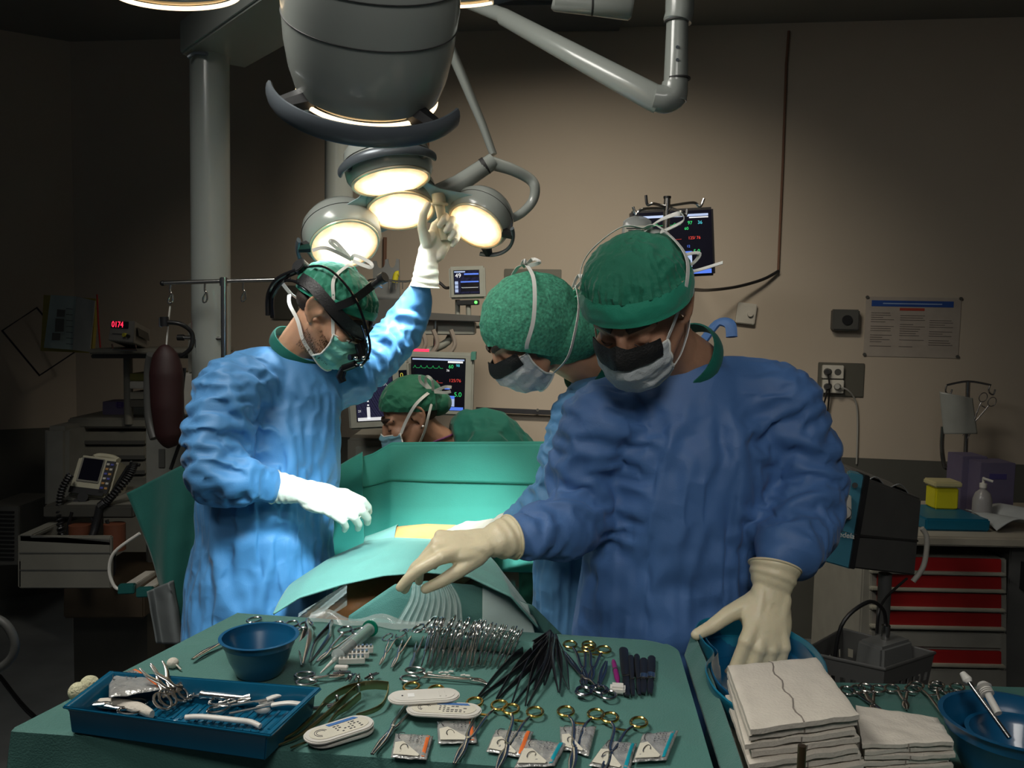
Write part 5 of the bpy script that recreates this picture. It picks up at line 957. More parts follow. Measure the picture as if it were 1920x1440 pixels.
bpx = [(1304, 1182), (1316, 1167), (1346, 1160), (1400, 1161), (1450, 1172), (1488, 1191), (1522, 1214), (1547, 1252), (1540, 1295), (1480, 1330), (1400, 1335), (1348, 1302), (1327, 1270), (1325, 1247), (1338, 1226), (1322, 1208)]
blue_b = M('basin_blue', (.006, .15, .24), .3, coat=.3)
basin(bpx, 1.075, .075, 1.0, 'large lobed blue basin the nurse reaches into with the lowered hand', blue_b)
basin(bpx, 1.068, .055, .88, 'smaller lobed blue basin nested inside the large one', blue_pl)
# gauze pads
def pad(q, z, h, label, group, seed, mark=False):
    c = sum(q, V()) / 4; root = thing('gauze_pad', V((c.x, c.y, z)), label, 'gauze pad', group); rg_ = random.Random(seed)
    a = rg_.uniform(-.05, .05); off = V((rg_.uniform(-.004, .004), rg_.uniform(-.004, .004), 0)); R_ = Matrix.Rotation(a * .6, 4, 'Z'); q = [c + (R_ @ (p - c)) * rg_.uniform(.985, 1.015) + off for p in q]
    mb = MB(); NU = 30
    def at(u, v, t): p = q[0].lerp(q[1], u).lerp(q[3].lerp(q[2], u), v); e = min(u, 1 - u, v, 1 - v); w_ = .0012 * noise.noise(V((u * 6, v * 6, seed))); out = (p - c) * (.010 * noise.noise(V((u * 14, v * 14, seed + t)))); return V((p.x + out.x, p.y + out.y, z + t * h * (1 if e > .0 else .62) + w_ * 1.2 + (0 if e > 0 else h * .19) + .002 * noise.noise(V((u * 4, v * 4, seed * 1.7)))))
    g = [[at(i / (NU - 1), j / (NU - 1), 1) for i in range(NU)] for j in range(NU)]; b = [[at(i / (NU - 1), j / (NU - 1), 0) for i in range(NU)] for j in range(NU)]
    top = [p for r_ in g for p in r_]; bot = [p for r_ in b for p in r_]; o = NU * NU; fs = []
    for j in range(NU - 1):
        for i in range(NU - 1): fs += [(j * NU + i, j * NU + i + 1, (j + 1) * NU + i + 1, (j + 1) * NU + i), (o + j * NU + i, o + (j + 1) * NU + i, o + (j + 1) * NU + i + 1, o + j * NU + i + 1)]
    for i in range(NU - 1):
        for s_, t_ in ((i, i + 1), ((NU - 1) * NU + i + 1, (NU - 1) * NU + i), ((i + 1) * NU, i * NU), (i * NU + NU - 1, (i + 1) * NU + NU - 1)): fs.append((s_, o + s_, o + t_, t_))
    mb.add(top + bot, fs); mb.build('pad', gauze_m, root)
    # radiopaque thread on the edge
    e = [at(.5 + .01 * math.sin(k * 2), k / 12, 1) + V((0, 0, .0006)) for k in range(13)]
    if mark: MB().tube([at(.46 + .02 * math.sin(k * 1.3), k / 16, 1) + V((0, 0, .0008)) for k in range(17)], .0011, 5, flat=.0006).build('thread', M('thread_grey', (.22, .19, .16), .9), root)
    else: MB().tube([at(.5, 1, t) + V((0, -.001, 0)) for t in (0, .5, 1)], .0008, 5).build('thread', M('thread_grey', (.22, .19, .16), .9), root)
    return root
zt = 1.115; qs = [PZ(1366, 1243, zt), PZ(1531, 1227, zt), PZ(1613, 1334, zt), PZ(1408, 1361, zt)]
N1 = 11; hh = (zt - T2 - .004) / N1
for k in range(N1):
    qq = [p.copy() for p in qs]
    if k < 6: qq = [p + V((.004 * (6 - k) * .4, 0, 0)) for p in qq]
    pad(qq, T2 + .004 + k * hh, hh * .94, 'white gauze pad, topmost of the tall stack with a grey thread' if k == N1 - 1 else 'white gauze pad inside the tall stack in front of the basins', None if k == N1 - 1 else 'gauze pads in the tall stack', 20 + k, k == N1 - 1)
zt2 = 1.062; q2 = [PZ(1600, 1318, zt2), PZ(1752, 1340, zt2), PZ(1786, 1385, zt2), PZ(1618, 1392, zt2)]; N2 = 8; hh = (zt2 - T2 - .004) / N2
for k in range(N2): pad(q2, T2 + .004 + k * hh, hh * .94, 'white gauze pad, topmost of the lower stack beside the tall one' if k == N2 - 1 else 'white gauze pad inside the lower right stack', None if k == N2 - 1 else 'gauze pads in the lower right stack', 50 + k)
q3 = [PZ(1358, 1338, 1.04), PZ(1395, 1330, 1.04), PZ(1450, 1440, 1.04), PZ(1392, 1450, 1.04)]
for k in range(4): pad(q3, T2 + .004 + k * .010, .0095, 'folded white gauze pad, topmost of the few left of the tall stack' if k == 3 else 'folded white gauze pad low at the left of the tall stack', None if k == 3 else 'folded pads left of the stack', 70 + k)
def T2_(px, py, dz=.004): return PZ(px, py, T2 + .004 + dz)
for i, (r1, r2, tip, lb) in enumerate((((1588, 1281), (1610, 1290), (1662, 1344), 'steel clamp leftmost behind the gauze stacks'), ((1618, 1288), (1634, 1283), (1640, 1340), 'steel clamp with upright shanks behind the low gauze stack'), ((1722, 1273), (1746, 1284), (1799, 1384), 'long steel clamp pointing at the right blue bowl'), ((1758, 1284), (1785, 1281), (1806, 1345), 'steel clamp whose rings touch the right blue bowl'), ((1680, 1284), (1700, 1286), (1700, 1330), 'small steel clamp between the two pairs of rings'))):
    A = (T2_(*r1) + T2_(*r2)) / 2; B = T2_(*tip, .002); ln_ = (B - A).length; o = make_clamp('artery_clamp', 'clamp', lb, L=ln_, sep=.016); lay(o, A, B, ln_, 8)
def bowl2(): 
    rim = PZ(1902, 1349, 1.08); bowl('bowl', V((rim.x, rim.y, T2 + .004)), .088, 1.08 - T2 - .004, 'large dark blue plastic bowl cut by the right edge')
    bowl('bowl', V((rim.x + .012, rim.y - .002, T2 + .015)), .066, .055, 'smaller blue bowl nested inside the large bowl at the right edge')
    return rim
rim = bowl2()
for a_, b_, lb, w_ in ((P(1806, 1264, 1.17), P(1893, 1384, 1.09), 'slim suction tip leaning in the right bowl, left one', .0035), (P(1842, 1283, 1.15), P(1872, 1338, 1.11), 'short thick connector leaning in the right bowl', .0055)):
    o = thing('suction_tip', b_, lb, 'suction tip'); MB().tube([a_, b_], w_ * .9, 10).build('tube', steel if w_ < .005 else white_pl, o); MB().tube([a_ - (b_ - a_) * .02, a_.lerp(b_, .10), a_.lerp(b_, .14)], [w_ * 1.2, w_ * 1.9, w_ * 1.2], 12).build('connector', white_pl, o)
    for t in (.2, .26, .32): 
        if w_ > .005: MB().tube([a_.lerp(b_, t), a_.lerp(b_, t + .03)], w_ * 1.6, 12).build('ridge', white_pl, o)
pc = P(1504, 1398, .93); tag(MB().cyl(pc, V((pc.x, pc.y, .0)), .0048, 14).build('post', M('bronze_post', (.20, .14, .08), .35, .9)), 'thin bronze metal post in front of the gauze stack', 'post')
# ---------------------------------------------------------------- wall fittings
offw = M('offwhite_plastic', (.45, .43, .38), .5); alu = M('wall_plate_metal', (.14, .135, .11), .45, .5, .05, 8); gpl = M('grey_box', (.07, .07, .065), .5); dscreen = M('screen_dark', (.006, .006, .012), .15); shell_m = M('monitor_shell', (.24, .25, .22), .5)
def emi(name, c, s=1.0): return M(name, c, .5, emit=s, ecol=c)
e_b = emi('screen_blue', (.05, .12, .5), 1.0); e_lb = emi('screen_lightblue', (.25, .32, .5), .8); e_g = emi('screen_green', (.02, .45, .12), .7); e_r = emi('screen_red', (.5, .04, .03), .7); e_w = emi('screen_white', (.6, .62, .66), .7); e_c = emi('screen_cyan', (.05, .4, .5), .7); e_n = emi('screen_navy', (.045, .045, .10), .55); e_dig = emi('led_red', (1.0, .02, .06), 2.2); e_gr = emi('led_green', (.1, 1.0, .1), 2.5); e_y = emi('screen_yellow', (.5, .45, .05), .5)
def W3(px, py, off=0.0): return PW(px, py, off)
def wplate(name, x0, y0, x1, y1, th, mat, par=None, off=0.0, bevel=.003):
    a, b = PW(x0, y0, off), PW(x1, y1, off); c = (a + b) / 2; w_ = (V((b.x - a.x, b.y - a.y, 0))).length; h_ = abs(a.z - b.z); m = wallmx(c, th / 2); mb = MB(); mb.box((0, 0, 0), (w_, h_, th), m); o = mb.build(name, mat, par, bevel=bevel); return o, m, w_, h_
# grey socket box
ws = thing('wall_socket', PW(1582, 600), 'dark grey square socket box alone on the wall right of the nurse', 'socket'); o, m, w_, h_ = wplate('box', 1558, 580, 1606, 620, .05, gpl, ws, bevel=.006)
mb = MB(); mb.cyl(m @ V((.004, .0, .022)), m @ V((.004, .0, .032)), .024, 24); mb.build('socket_face', blk, ws)
wt_ = thing('wall_thermostat', PW(1398, 588), 'small white tilted box on the wall beside the nurse', 'wall box'); a = PW(1398, 588); m = wallmx(a, .012) @ rotm(-6, 'Z'); mb = MB(); mb.box((0, 0, 0), (.095, .105, .035), m); mb.build('box', offw, wt_, bevel=.004); mb = MB(); mb.cyl(m @ V((.018, .0, .014)), m @ V((.018, .0, .03)), .014, 16); mb.build('dial', offw, wt_)
sp = thing('socket_panel', PW(1576, 712), 'metal wall plate with four white power outlets and plugs', 'socket panel'); o, m, w_, h_ = wplate('plate', 1534, 679, 1618, 745, .008, alu, sp)
for k, (px, py) in enumerate(((1560, 697), (1560, 724))):
    o, m, w_, h_ = wplate('outlet', px - 19, py - 13, px + 19, py + 13, .028, M('outlet_white', (.55, .53, .47), .4), sp, off=.008)
    for dx in (-.022, .022): mb = MB(); mb.cyl(m @ V((dx, 0, .010)), m @ V((dx, 0, .0145)), .0165, 20); mb.build('socket_hole', gpl, o)
for px, py, mt, pts in ((1551, 697, blk, [(1551, 697, .05), (1555, 720, .06), (1553, 760, .03), (1545, 830, .02)]), (1551, 725, blk, [(1551, 725, .05), (1548, 745, .06), (1543, 770, .04), (1538, 840, .03)]), (1570, 725, M('plug_grey', (.3, .3, .28), .5), [(1570, 725, .05), (1590, 732, .05), (1605, 755, .02), (1608, 800, .015), (1606, 870, .015)])):
    pg = thing('power_plug', PW(px, py, .04), {(1551, 697): 'black plug in the upper outlet of the metal plate', (1551, 725): 'black plug in the lower left outlet of the metal plate', (1570, 725): 'grey plug in the lower right outlet of the metal plate'}[(px, py)], 'plug')
    mb = MB(); mb.cyl(PW(px, py, .036), PW(px, py, .07), .018, 16, .012); mb.build('plug_body', mt, pg); MB().tube(cr([PW(*p) for p in pts], 6), .004, 8).build('cord', mt, pg)
# cable conduit and cable to the hanging monitor
cv = thing('cable_conduit', PW(1465, 300), 'thin brown conduit running down the wall with a dark cable', 'cable'); MB().tube([PW(1479, 58, .012), PW(1474, 120, .012), PW(1468, 300, .012), PW(1459, 508, .012)], .006, 8, flat=.006).build('conduit', M('conduit_brown', (.16, .08, .05), .6), cv)
MB().tube(cr([PW(1460, 508, .02), PW(1430, 524, .05), PW(1380, 538, .12), PW(1330, 544, .3), P(1300, 543, 3.6)], 6), .008, 8).build('cable', blk, cv)
for k, (x, y0, y1) in enumerate(((802, 225, 285), (722, 445, 500), (797, 440, 490))): tag(MB().tube([PW(x, y0, .015), PW(x - 1, y1, .015)], .010, 8).build('wall_pipe', M('conduit_brown', (.16, .08, .05), .6)), ('short brown pipe on the wall behind the top lamp head', 'short brown pipe on the wall above the grey forked plate', 'short brown pipe on the wall right of the forked plate')[k], 'pipe')
for k, (x0, y0, x1, y1, lb) in enumerate(((946, 504, 1051, 590, 'plain grey metal cover plate on the wall behind the green hood'), (512, 535, 560, 600, 'dark metal cover plate on the wall behind the surgeon on the left'))): o, m, w_, h_ = wplate('wall_plate', x0, y0, x1, y1, .012, alu); tag(o, lb, 'wall plate')
rl = thing('wall_rail', PW(950, 772), 'grey equipment rail running along the wall behind the green hood', 'rail'); MB().hexa([PW(893, 763, .03), PW(1040, 769, .03), PW(1040, 778, .03), PW(893, 772, .03)], WN * .012).build('rail', M('rail_metal', (.09, .09, .10), .35, .7), rl, bevel=.002)
for x in (905, 1008): MB().cyl(PW(x, 769, .0), PW(x, 769, .046), .008, 12).build('rail_bolt', gpl, rl)
o, m, w_, h_ = wplate('pipe_cover', 890, 606, 1010, 614, .02, M('trunk_beige', (.28, .25, .20), .6)); tag(o, 'thin beige trunking strip on the wall above the rail', 'trunking')
# poster
ps = thing('wall_poster', PW(1708, 613), 'pale laminated notice with a blue heading and three text columns', 'poster'); o, m, w_, h_ = wplate('sheet', 1624, 556, 1796, 672, .004, M('poster_paper', (.34, .30, .26), .5), ps, bevel=.0005)
def pr(u0, v0, u1, v1, mt, nm, z=.0026): mb = MB(); mb.box(((u0 + u1 - 1) / 2 * w_, (.5 - (v0 + v1) / 2) * h_, z), ((u1 - u0) * w_, (v1 - v0) * h_, .001), m); return mb.build(nm, mt, ps)
pr(.06, .06, .92, .16, M('poster_blue', (.015, .06, .26), .5), 'heading'); pr(.36, .18, .62, .225, M('poster_red', (.32, .05, .03), .5), 'subheading')
mb = MB(); rg_ = random.Random(3)
mb.box(((-.5 + .49) * w_, (.5 - .11) * h_, .0034), (.62 * w_, .018 * h_, .0006), m)
hd_ = mb.build('heading_text', M('poster_pale_ink', (.25, .35, .55), .5), ps); mb = MB()
for c_ in range(3):
    for r_ in range(16):
        if rg_.random() < .85: l_ = rg_.uniform(.12, .27); u0 = .06 + c_ * .31; mb.box(((u0 + l_ / 2 - .5) * w_, (.5 - (.27 + r_ * .037)) * h_, .0028), (l_ * w_, .010 * h_, .0006), m)
mb.build('text_lines', M('poster_ink', (.13, .11, .10), .6), ps, smooth=False)
for u, v in ((.01, .01), (.99, .01), (.01, .97), (.99, .97)): mb = MB(); mb.cyl(m @ V(((u - .5) * w_, (.5 - v) * h_, .001)), m @ V(((u - .5) * w_, (.5 - v) * h_, .008)), .008, 12); mb.build('pin', gpl, ps)
# wall hook stand with bag and scissors
wh = thing('infusion_stand', PW(1815, 800, .3), 'dark hook stand against the far right wall', 'infusion stand'); k_ = .25
mb = MB(); mb.tube([PW(1815, 716, k_), PW(1810, 860, k_), PW(1808, 1010, k_), V((PW(1808, 1010, k_).x, PW(1808, 1010, k_).y, .02))], .010, 10); mb.build('pole', steeld, wh); mb = MB(); mb.tube(cr([PW(1775, 722, k_), PW(1815, 715, k_), PW(1858, 722, k_)], 4), .005, 8); mb.build('cross_arm', steeld, wh)
for x, y in ((1775, 722), (1856, 722)): MB().tube(cr([PW(x, y, k_), PW(x - 2, y + 12, k_), PW(x + 6, y + 18, k_), PW(x + 10, y + 8, k_)], 4), .004, 8).build('hook', steeld, wh)
def bagf(u, v): p = PW(1762 + 62 * u + 8 * v, 735 + 78 * v + 12 * u * (1 - v), k_ + .02 + .025 * math.sin(u * 3.1)); return p
o = cloth_grid('plastic_bag', bagf, 24, 24, M('bag_plastic', (.36, .38, .36), .3, alpha=.7), None, amp=.01, g=.06, maxd=.02, thick=.001, nsc=(12, 30)); tag(o, 'crumpled clear plastic bag hanging from the wall hook stand', 'bag')
sc_ = make_clamp('scissors', 'scissors', 'dark clamp hanging open from the hook stand at the far right', L=.22, sep=.022, rr=.018, mt=steeld, open_=1.2); A = PW(1856, 742, k_ + .02); B = PW(1832, 782, k_ + .02); y = (B - A).normalized(); z = WN; x = y.cross(z); sc_.matrix_basis = Matrix(((x.x, y.x, z.x, A.x), (x.y, y.y, z.y, A.y), (x.z, y.z, z.z, A.z), (0, 0, 0, 1)))
MB().tube(cr([PW(1768, 800, k_), PW(1766, 840, k_), PW(1772, 876, k_), PW(1782, 872, k_)], 5), .010, 8).build('side_tube', steeld, wh)
# ---------------------------------------------------------------- screens
def screen_frame(pts, Y):
    q = [P(x, y, Y_) for (x, y), Y_ in zip(pts, Y if isinstance(Y, (list, tuple)) else [Y] * 4)]; x = (q[1] - q[0]); y = (q[0] - q[3]); m = frame((q[0] + q[1] + q[2] + q[3]) / 4, x, x.cross(y)); return m, x.length, y.length
def monitor(name, label, pts, Y, depth, shellm, scr, cat='monitor', inset=.05):
    m, w_, h_ = screen_frame(pts, Y); root = thing(name, None, label, cat, mx=m); mb = MB(); mb.box((0, 0, -depth / 2), (w_, h_, depth), m); mb.build('casing', shellm, root, bevel=min(.008, depth * .3))
    mb = MB(); a, b, c, d = scr; mb.box((((a + c) / 2 - .5) * w_, (.5 - (b + d) / 2) * h_, .0005), ((c - a) * w_, (d - b) * h_, .002), m); s_ = mb.build('screen', dscreen, root)
    def el(u0, v0, u1, v1, mt, nm='display_block', z=.0018): mb = MB(); mb.box((((u0 + u1) / 2 - .5) * w_, (.5 - (v0 + v1) / 2) * h_, z), ((u1 - u0) * w_, (v1 - v0) * h_, .0006), m); return mb.build(nm, mt, s_)
    def tx(t, u, v, s, mt): return text(t, s * h_, m @ Matrix.Translation(((u - .5) * w_, (.5 - v) * h_, .0022)), mt, s_)
    def wave(u0, u1, v, amp, mt, n=5): MB().tube([m @ V((((u0 + (u1 - u0) * i / 60) - .5) * w_, (.5 - v + amp * (math.exp(-((i % (60 // n)) - 4) ** 2 / 2))) * h_, .0022)) for i in range(61)], .0007, 4).build('trace', mt, s_)
    return root, m, w_, h_, el, tx, wave
root, m, w_, h_, el, tx, wave = monitor('monitor', 'black wall monitor with a glowing display behind the infusion pole', [(1180, 392), (1336, 384), (1343, 526), (1190, 520)], 3.5, .045, M('black_shell', (.012, .012, .014), .4), (.03, .04, .97, .96))
el(.10, .09, .93, .125, e_lb); el(.70, .135, .93, .15, e_w)
tx('97', .68, .22, .07, e_g); tx('36', .80, .22, .07, e_c); tx('60', .64, .30, .06, e_g); tx('125/ 76', .68, .44, .06, e_r); tx('5.0', .74, .64, .08, e_g); tx('12', .66, .56, .05, e_b)
el(.45, .63, .72, .68, e_b); el(.45, .69, .72, .86, e_lb); el(.50, .90, .95, .965, e_b); wave(.05, .6, .24, .03, e_g); wave(.05, .6, .45, .03, e_r, 4)
MB().tube([m @ V((0, 0, -.045)), m @ V((0, -.02, -.12)), PW(1290, 500, .0)], .018, 10).build('wall_arm', gpl, root)
# small monitor 49
root, m, w_, h_, el, tx, wave = monitor('monitor', 'small grey monitor reading 49 beside the raised arm', [(842, 499), (910, 497), (910, 562), (842, 560)], 3.9, .07, shell_m, (.13, .12, .84, .86))
el(.15, .14, .83, .84, e_n, z=.0012); tx('49', .17, .29, .19, e_w); el(.15, .15, .45, .19, e_lb); el(.42, .22, .82, .34, e_b, z=.0014); el(.42, .27, .82, .35, dscreen, z=.0016)
for v in (.46, .58, .70): el(.16, v, .25, v + .10, e_lb)
el(.32, .46, .82, .50, e_b); el(.32, .52, .82, .78, dscreen, z=.0016); MB().tube([m @ V(((.34 + .46 * i / 40 - .5) * w_, (.5 - .66 + .012 * math.sin(i * 1.3)) * h_, .0024)) for i in range(41)], .0009, 4).build('trace', e_w, root)
mb = MB(); mb.box((.0, -h_ * .62, -.03), (w_ * .62, h_ * .16, .05), m); mb.build('base_unit', blk, root, bevel=.003); mb = MB(); mb.sph(m @ V((w_ * .22, -h_ * .62, -.003)), .007, 8); mb.build('green_lamp', e_gr, root)
MB().tube(cr([m @ V((-w_ * .5, -.02, -.03)), m @ V((-w_ * .62, -.02, -.02)), m @ V((-w_ * .75, .0, -.02)), m @ V((-w_ * .95, .02, -.02))], 5), .007, 8).build('cable', blk, root)
mb = MB(); mb.tube([m @ V((.0, -h_ * .68, -.03)), m @ V((.0, -h_ * 1.1, -.03))], .012, 10); mb.build('pole', shell_m, root)
# two big anaesthesia monitors
root, m, w_, h_, el, tx, wave = monitor('monitor', 'beige touch monitor with a navy display left of the bent anaesthetist', [(650, 684), (768, 678), (772, 802), (650, 806)], 3.55, .09, shell_m, (.13, .10, .74, .88))
el(.14, .11, .73, .87, e_n, z=.0012); el(.36, .14, .43, .20, e_w); tx('MAN', .45, .17, .05, e_w); wave(.26, .70, .34, .04, e_w, 4); el(.86, .12, .92, .30, dscreen); el(.84, .12, .97, .34, dscreen, z=.001); tx('0', .86, .20, .10, e_y)
for v, t in ((.36, '5'), (.46, '17'), (.58, '40'), (.72, '21')): tx(t, .16, v, .05, e_w)
for v in (.30, .34, .38, .44, .50, .56, .62): el(.31, v, .34, v + .022, e_w)
el(.30, .66, .35, .84, e_w); el(.15, .82, .73, .87, e_w)
root, m, w_, h_, el, tx, wave = monitor('monitor', 'beige patient monitor with a dark display behind the anaesthetist cap', [(756, 660), (884, 664), (892, 778), (762, 778)], 3.65, .10, shell_m, (.08, .08, .88, .90))
el(.10, .10, .86, .125, e_lb); el(.62, .13, .84, .16, e_w); tx('60', .63, .22, .08, e_g); tx('98', .74, .20, .06, e_c); tx('36', .60, .28, .05, e_w); tx('125/76', .64, .44, .07, e_r); el(.58, .56, .66, .58, e_b); tx('5.0', .72, .66, .10, e_g); el(.50, .68, .73, .73, e_b); el(.50, .73, .73, .85, e_lb); el(.50, .86, .86, .91, e_b); wave(.11, .55, .25, .04, e_g); wave(.11, .55, .48, .04, e_r, 4)
mb = MB(); mb.box((-w_ * .28, h_ * .525, -.02), (w_ * .22, .010, .02), m); mb.build('alarm_light', e_dig, root); mb = MB(); mb.box((w_ * .49, h_ * .46, -.045), (.02, h_ * .12, .10), m); mb.build('corner_cap', M('teal_cap', (.05, .18, .14), .5), root)
# anaesthesia machine under the monitors
am = thing('anaesthesia_machine', P(760, 860, 3.75), 'beige anaesthesia machine body below the two monitors', 'machine')
a = P(652, 806, 3.75); b = P(895, 806, 3.75); mb = MB(); mb.box(((a.x + b.x) / 2, 3.92, a.z / 2 - .01), (b.x - a.x, .36, a.z - .05), None); mb.build('cabinet', M('machine_beige', (.20, .19, .16), .6), am, bevel=.01)
for k in range(3): mb = MB(); mb.box(((a.x * .6 + b.x * .4), 3.735, a.z - .12 - k * .16), (.38, .015, .10), None); mb.build('drawer', shell_m, am, bevel=.004)
for x0, y0, x1, y1, Yd, nm, mt in ((758, 600, 890, 628, 3.95, 'tray', shell_m), (700, 610, 742, 652, 3.9, 'unit', gpl), (742, 622, 770, 640, 3.9, 'unit', shell_m)):
    q = [P(x0, y0, Yd), P(x1, y0 + 3, Yd), P(x1, y1, Yd), P(x0, y1, Yd)]; MB().hexa(q, (0, .18, 0)).build(nm, mt, am, bevel=.005)
sh = thing('equipment_shelf', P(830, 600, 3.9), 'grey swivel arm and shelf holding units behind the raised arm', 'shelf')
MB().hexa([P(770, 584, 3.9), P(900, 592, 3.9), P(900, 604, 3.9), P(770, 600, 3.9)], (0, .3, 0)).build('board', gpl, sh, bevel=.004)
MB().tube(cr([P(850, 604, 4.0), P(840, 640, 4.0), P(800, 660, 4.0)], 4), .018, 10).build('arm', shell_m, sh)
MB().tube([P(817, 600, 3.95), P(816, 665, 3.95)], .010, 8).build('rod', steeld, sh); MB().tube([P(858, 562, 3.95), P(858, 600, 3.95)], .012, 8).build('rod', shell_m, sh)
for x in (812, 845, 790): MB().tube(cr([P(x, 618, 3.85), P(x + 8, 645, 3.85), P(x - 6, 668, 3.85)], 4), .011, 8).build('hose', M('hose_tan', (.22, .19, .16), .6), sh)
MB().hexa([P(642, 565, 3.95), P(760, 560, 3.95), P(762, 610, 3.95), P(645, 612, 3.95)], (0, .2, 0)).build('unit', gpl, sh, bevel=.006)
fk = thing('forked_bracket', P(724, 508, 4.1), 'grey two-notched plate standing above the equipment, left of the small monitor', 'bracket')
out = [(700, 530)]; 
for cx in (712, 737):
    out += [(cx - 7 if cx == 712 else cx - 9, 489), (cx - 7, 489)] + [(cx - 7 * math.cos(t), 489 + 12 * math.sin(t)) for t in np.linspace(0, math.pi, 10)]
out = [(700, 570), (699, 489), (705, 489)] + [(714 - 8 * math.cos(t), 492 + 11 * math.sin(t)) for t in np.linspace(0, math.pi, 10)] + [(722, 487), (727, 485)] + [(735 - 7 * math.cos(t), 490 + 12 * math.sin(t)) for t in np.linspace(0, math.pi, 10)] + [(743, 485), (748, 486), (750, 570)]
mb = MB(); q = [P(x, y, 4.1) for x, y in out]; n_ = len(q); mb.add(q + [p + V((0, .02, 0)) for p in q], [tuple(range(n_)), tuple(range(2 * n_ - 1, n_ - 1, -1))] + [(i, (i + 1) % n_, n_ + (i + 1) % n_, n_ + i) for i in range(n_)]); mb.build('plate', M('fork_grey', (.16, .17, .17), .5), fk)
MB().tube(cr([P(740, 530, 4.05), P(743, 515, 4.05), P(748, 513, 4.05)], 4), .014, 10).build('yellow_tag', M('yellow_plastic', (.55, .5, .02), .5), fk)
MB().tube(cr([P(684, 532, 4.0), P(700, 524, 4.0), P(760, 528, 4.0), P(790, 522, 4.0)], 4), .005, 8).build('wire_rail', steel, fk)
for i in range(8): x = 690 + i * 13; MB().tube([P(x, 527, 4.0), P(x, 542, 4.0)], .003, 6).build('wire', steel, fk)
# ---------------------------------------------------------------- infusion pole and bag in front of the monitor
iv = thing('infusion_pole', V((P(1252, 500, 2.5).x, 2.5, 0)), 'chrome infusion pole with four hooks, standing in front of the black monitor', 'infusion pole')
t = P(1251, 372, 2.5); MB().cyl(t, V((t.x, t.y, .06)), .0095, 16).build('pole', steel, iv); MB().cyl(t, t + V((0, 0, .006)), .011, 16).build('cap', blk, iv)
for pts in ([(1250, 388), (1225, 382), (1214, 384), (1211, 366)], [(1255, 386), (1300, 380), (1312, 388), (1320, 372)], [(1248, 390), (1205, 392), (1193, 402), (1187, 388)], [(1258, 390), (1278, 398), (1286, 404), (1288, 392)]):
    MB().tube(cr([P(x, y, 2.5 - .04 * (k > 0) * (1 if pts[0][1] > 387 else -1)) for k, (x, y) in enumerate(pts)], 5), .0042, 8).build('hook', steel, iv)
for a in range(5): A = a * 2 * math.pi / 5; MB().tube([V((t.x, t.y, .08)), V((t.x + .25 * math.cos(A), t.y + .25 * math.sin(A), .05))], .012, 8).build('foot', steel, iv)
ib = thing('infusion_bag', P(1193, 430, 2.47), 'translucent infusion bag with a printed label hanging from the pole hook', 'infusion bag')
def bg(u, v): return P(1169 + 50 * u + 2 * math.sin(v * 3), 410 + 60 * v + 6 * (2 * u - 1) ** 2 * (1 - v), 2.47 - .02 * math.sin(u * math.pi) * math.sin(v * math.pi))
cloth_grid('bag', bg, 20, 20, M('bag_clear', (.35, .37, .36), .2, alpha=.75), ib, amp=.002, g=.03, maxd=.004, thick=.012)
q = [P(1171, 424, 2.44), P(1211, 423, 2.44), P(1211, 448, 2.44), P(1171, 448, 2.44)]; MB().hexa(q, (0, .002, 0)).build('label_patch', paper, ib)
mb = MB()
for k in range(5): mb.hexa([P(1174 + (k % 2) * 4, 427 + k * 4, 2.438), P(1200 + (k % 3) * 4, 427 + k * 4, 2.438), P(1200 + (k % 3) * 4, 428.5 + k * 4, 2.438), P(1174 + (k % 2) * 4, 428.5 + k * 4, 2.438)], (0, .001, 0))
mb.build('printed_lines', ink, ib); MB().tube([P(1190, 404, 2.47), P(1192, 412, 2.47)], .004, 8).build('hanger', clearpl, ib)
# ---------------------------------------------------------------- equipment on the right
cabw = M('cabinet_white', (.30, .29, .25), .5); cabg = M('cabinet_grey', (.10, .10, .095), .5); redm = M('drawer_red', (.34, .01, .01), .45); teal_p = M('panel_teal', (.05, .20, .28), .4); yel = M('bin_yellow', (.55, .50, .01), .45); viol = M('box_violet', (.10, .085, .15), .7); tealtr = M('tray_teal_blue', (.0, .10, .17), .45)
def quadbox(name, pts, Y, back_, mat, par=None, bevel=.004):
    Ys = Y if isinstance(Y, (list, tuple)) else [Y] * 4; q = [P(x, y, y_) for (x, y), y_ in zip(pts, Ys)]; return MB().hexa(q, back_).build(name, mat, par, bevel=bevel)
dc = thing('drawer_cart', V((P(1755, 1150, 3.0).x, 3.0, 0)), 'pale cart with red drawer fronts behind the gauze stacks', 'cart')
zb = 0.08; a = P(1622, 1020, 3.02); b = P(1892, 1030, 3.02); mb = MB(); mb.box(((a.x + b.x) / 2, 3.27, (a.z - .05 + zb) / 2), (b.x - a.x, .48, a.z - .05 - zb), None); mb.build('body', cabw, dc, bevel=.006)
for k, (y0, y1, col) in enumerate(((1044, 1071, 1), (1077, 1103, 1), (1110, 1139, 1), (1146, 1174, 1), (1184, 1213, 0), (1217, 1244, 1), (1252, 1290, 0))):
    x0, x1 = (1632, 1888); dr = quadbox('drawer', [(x0, y0 - 2), (x1, y0 + 4), (x1, y1 + 12), (x0, y1 + 6)], 3.02, (0, .02, 0), cabw, dc); 
    quadbox('front_panel', [(x0 + 14, y0), (x1 - 10, y0 + 5), (x1 - 10, y1 + 3), (x0 + 14, y1 - 2)], 3.008, (0, .012, 0), redm if col else cabw, dr, .002)
    if col: quadbox('grip_rail', [(x0 + 2, y1 - 1), (x1 - 2, y1 + 4), (x1 - 2, y1 + 10), (x0 + 2, y1 + 5)], 2.995, (0, .025, 0), M('rail_cream', (.34, .33, .27), .5), dr, .003)
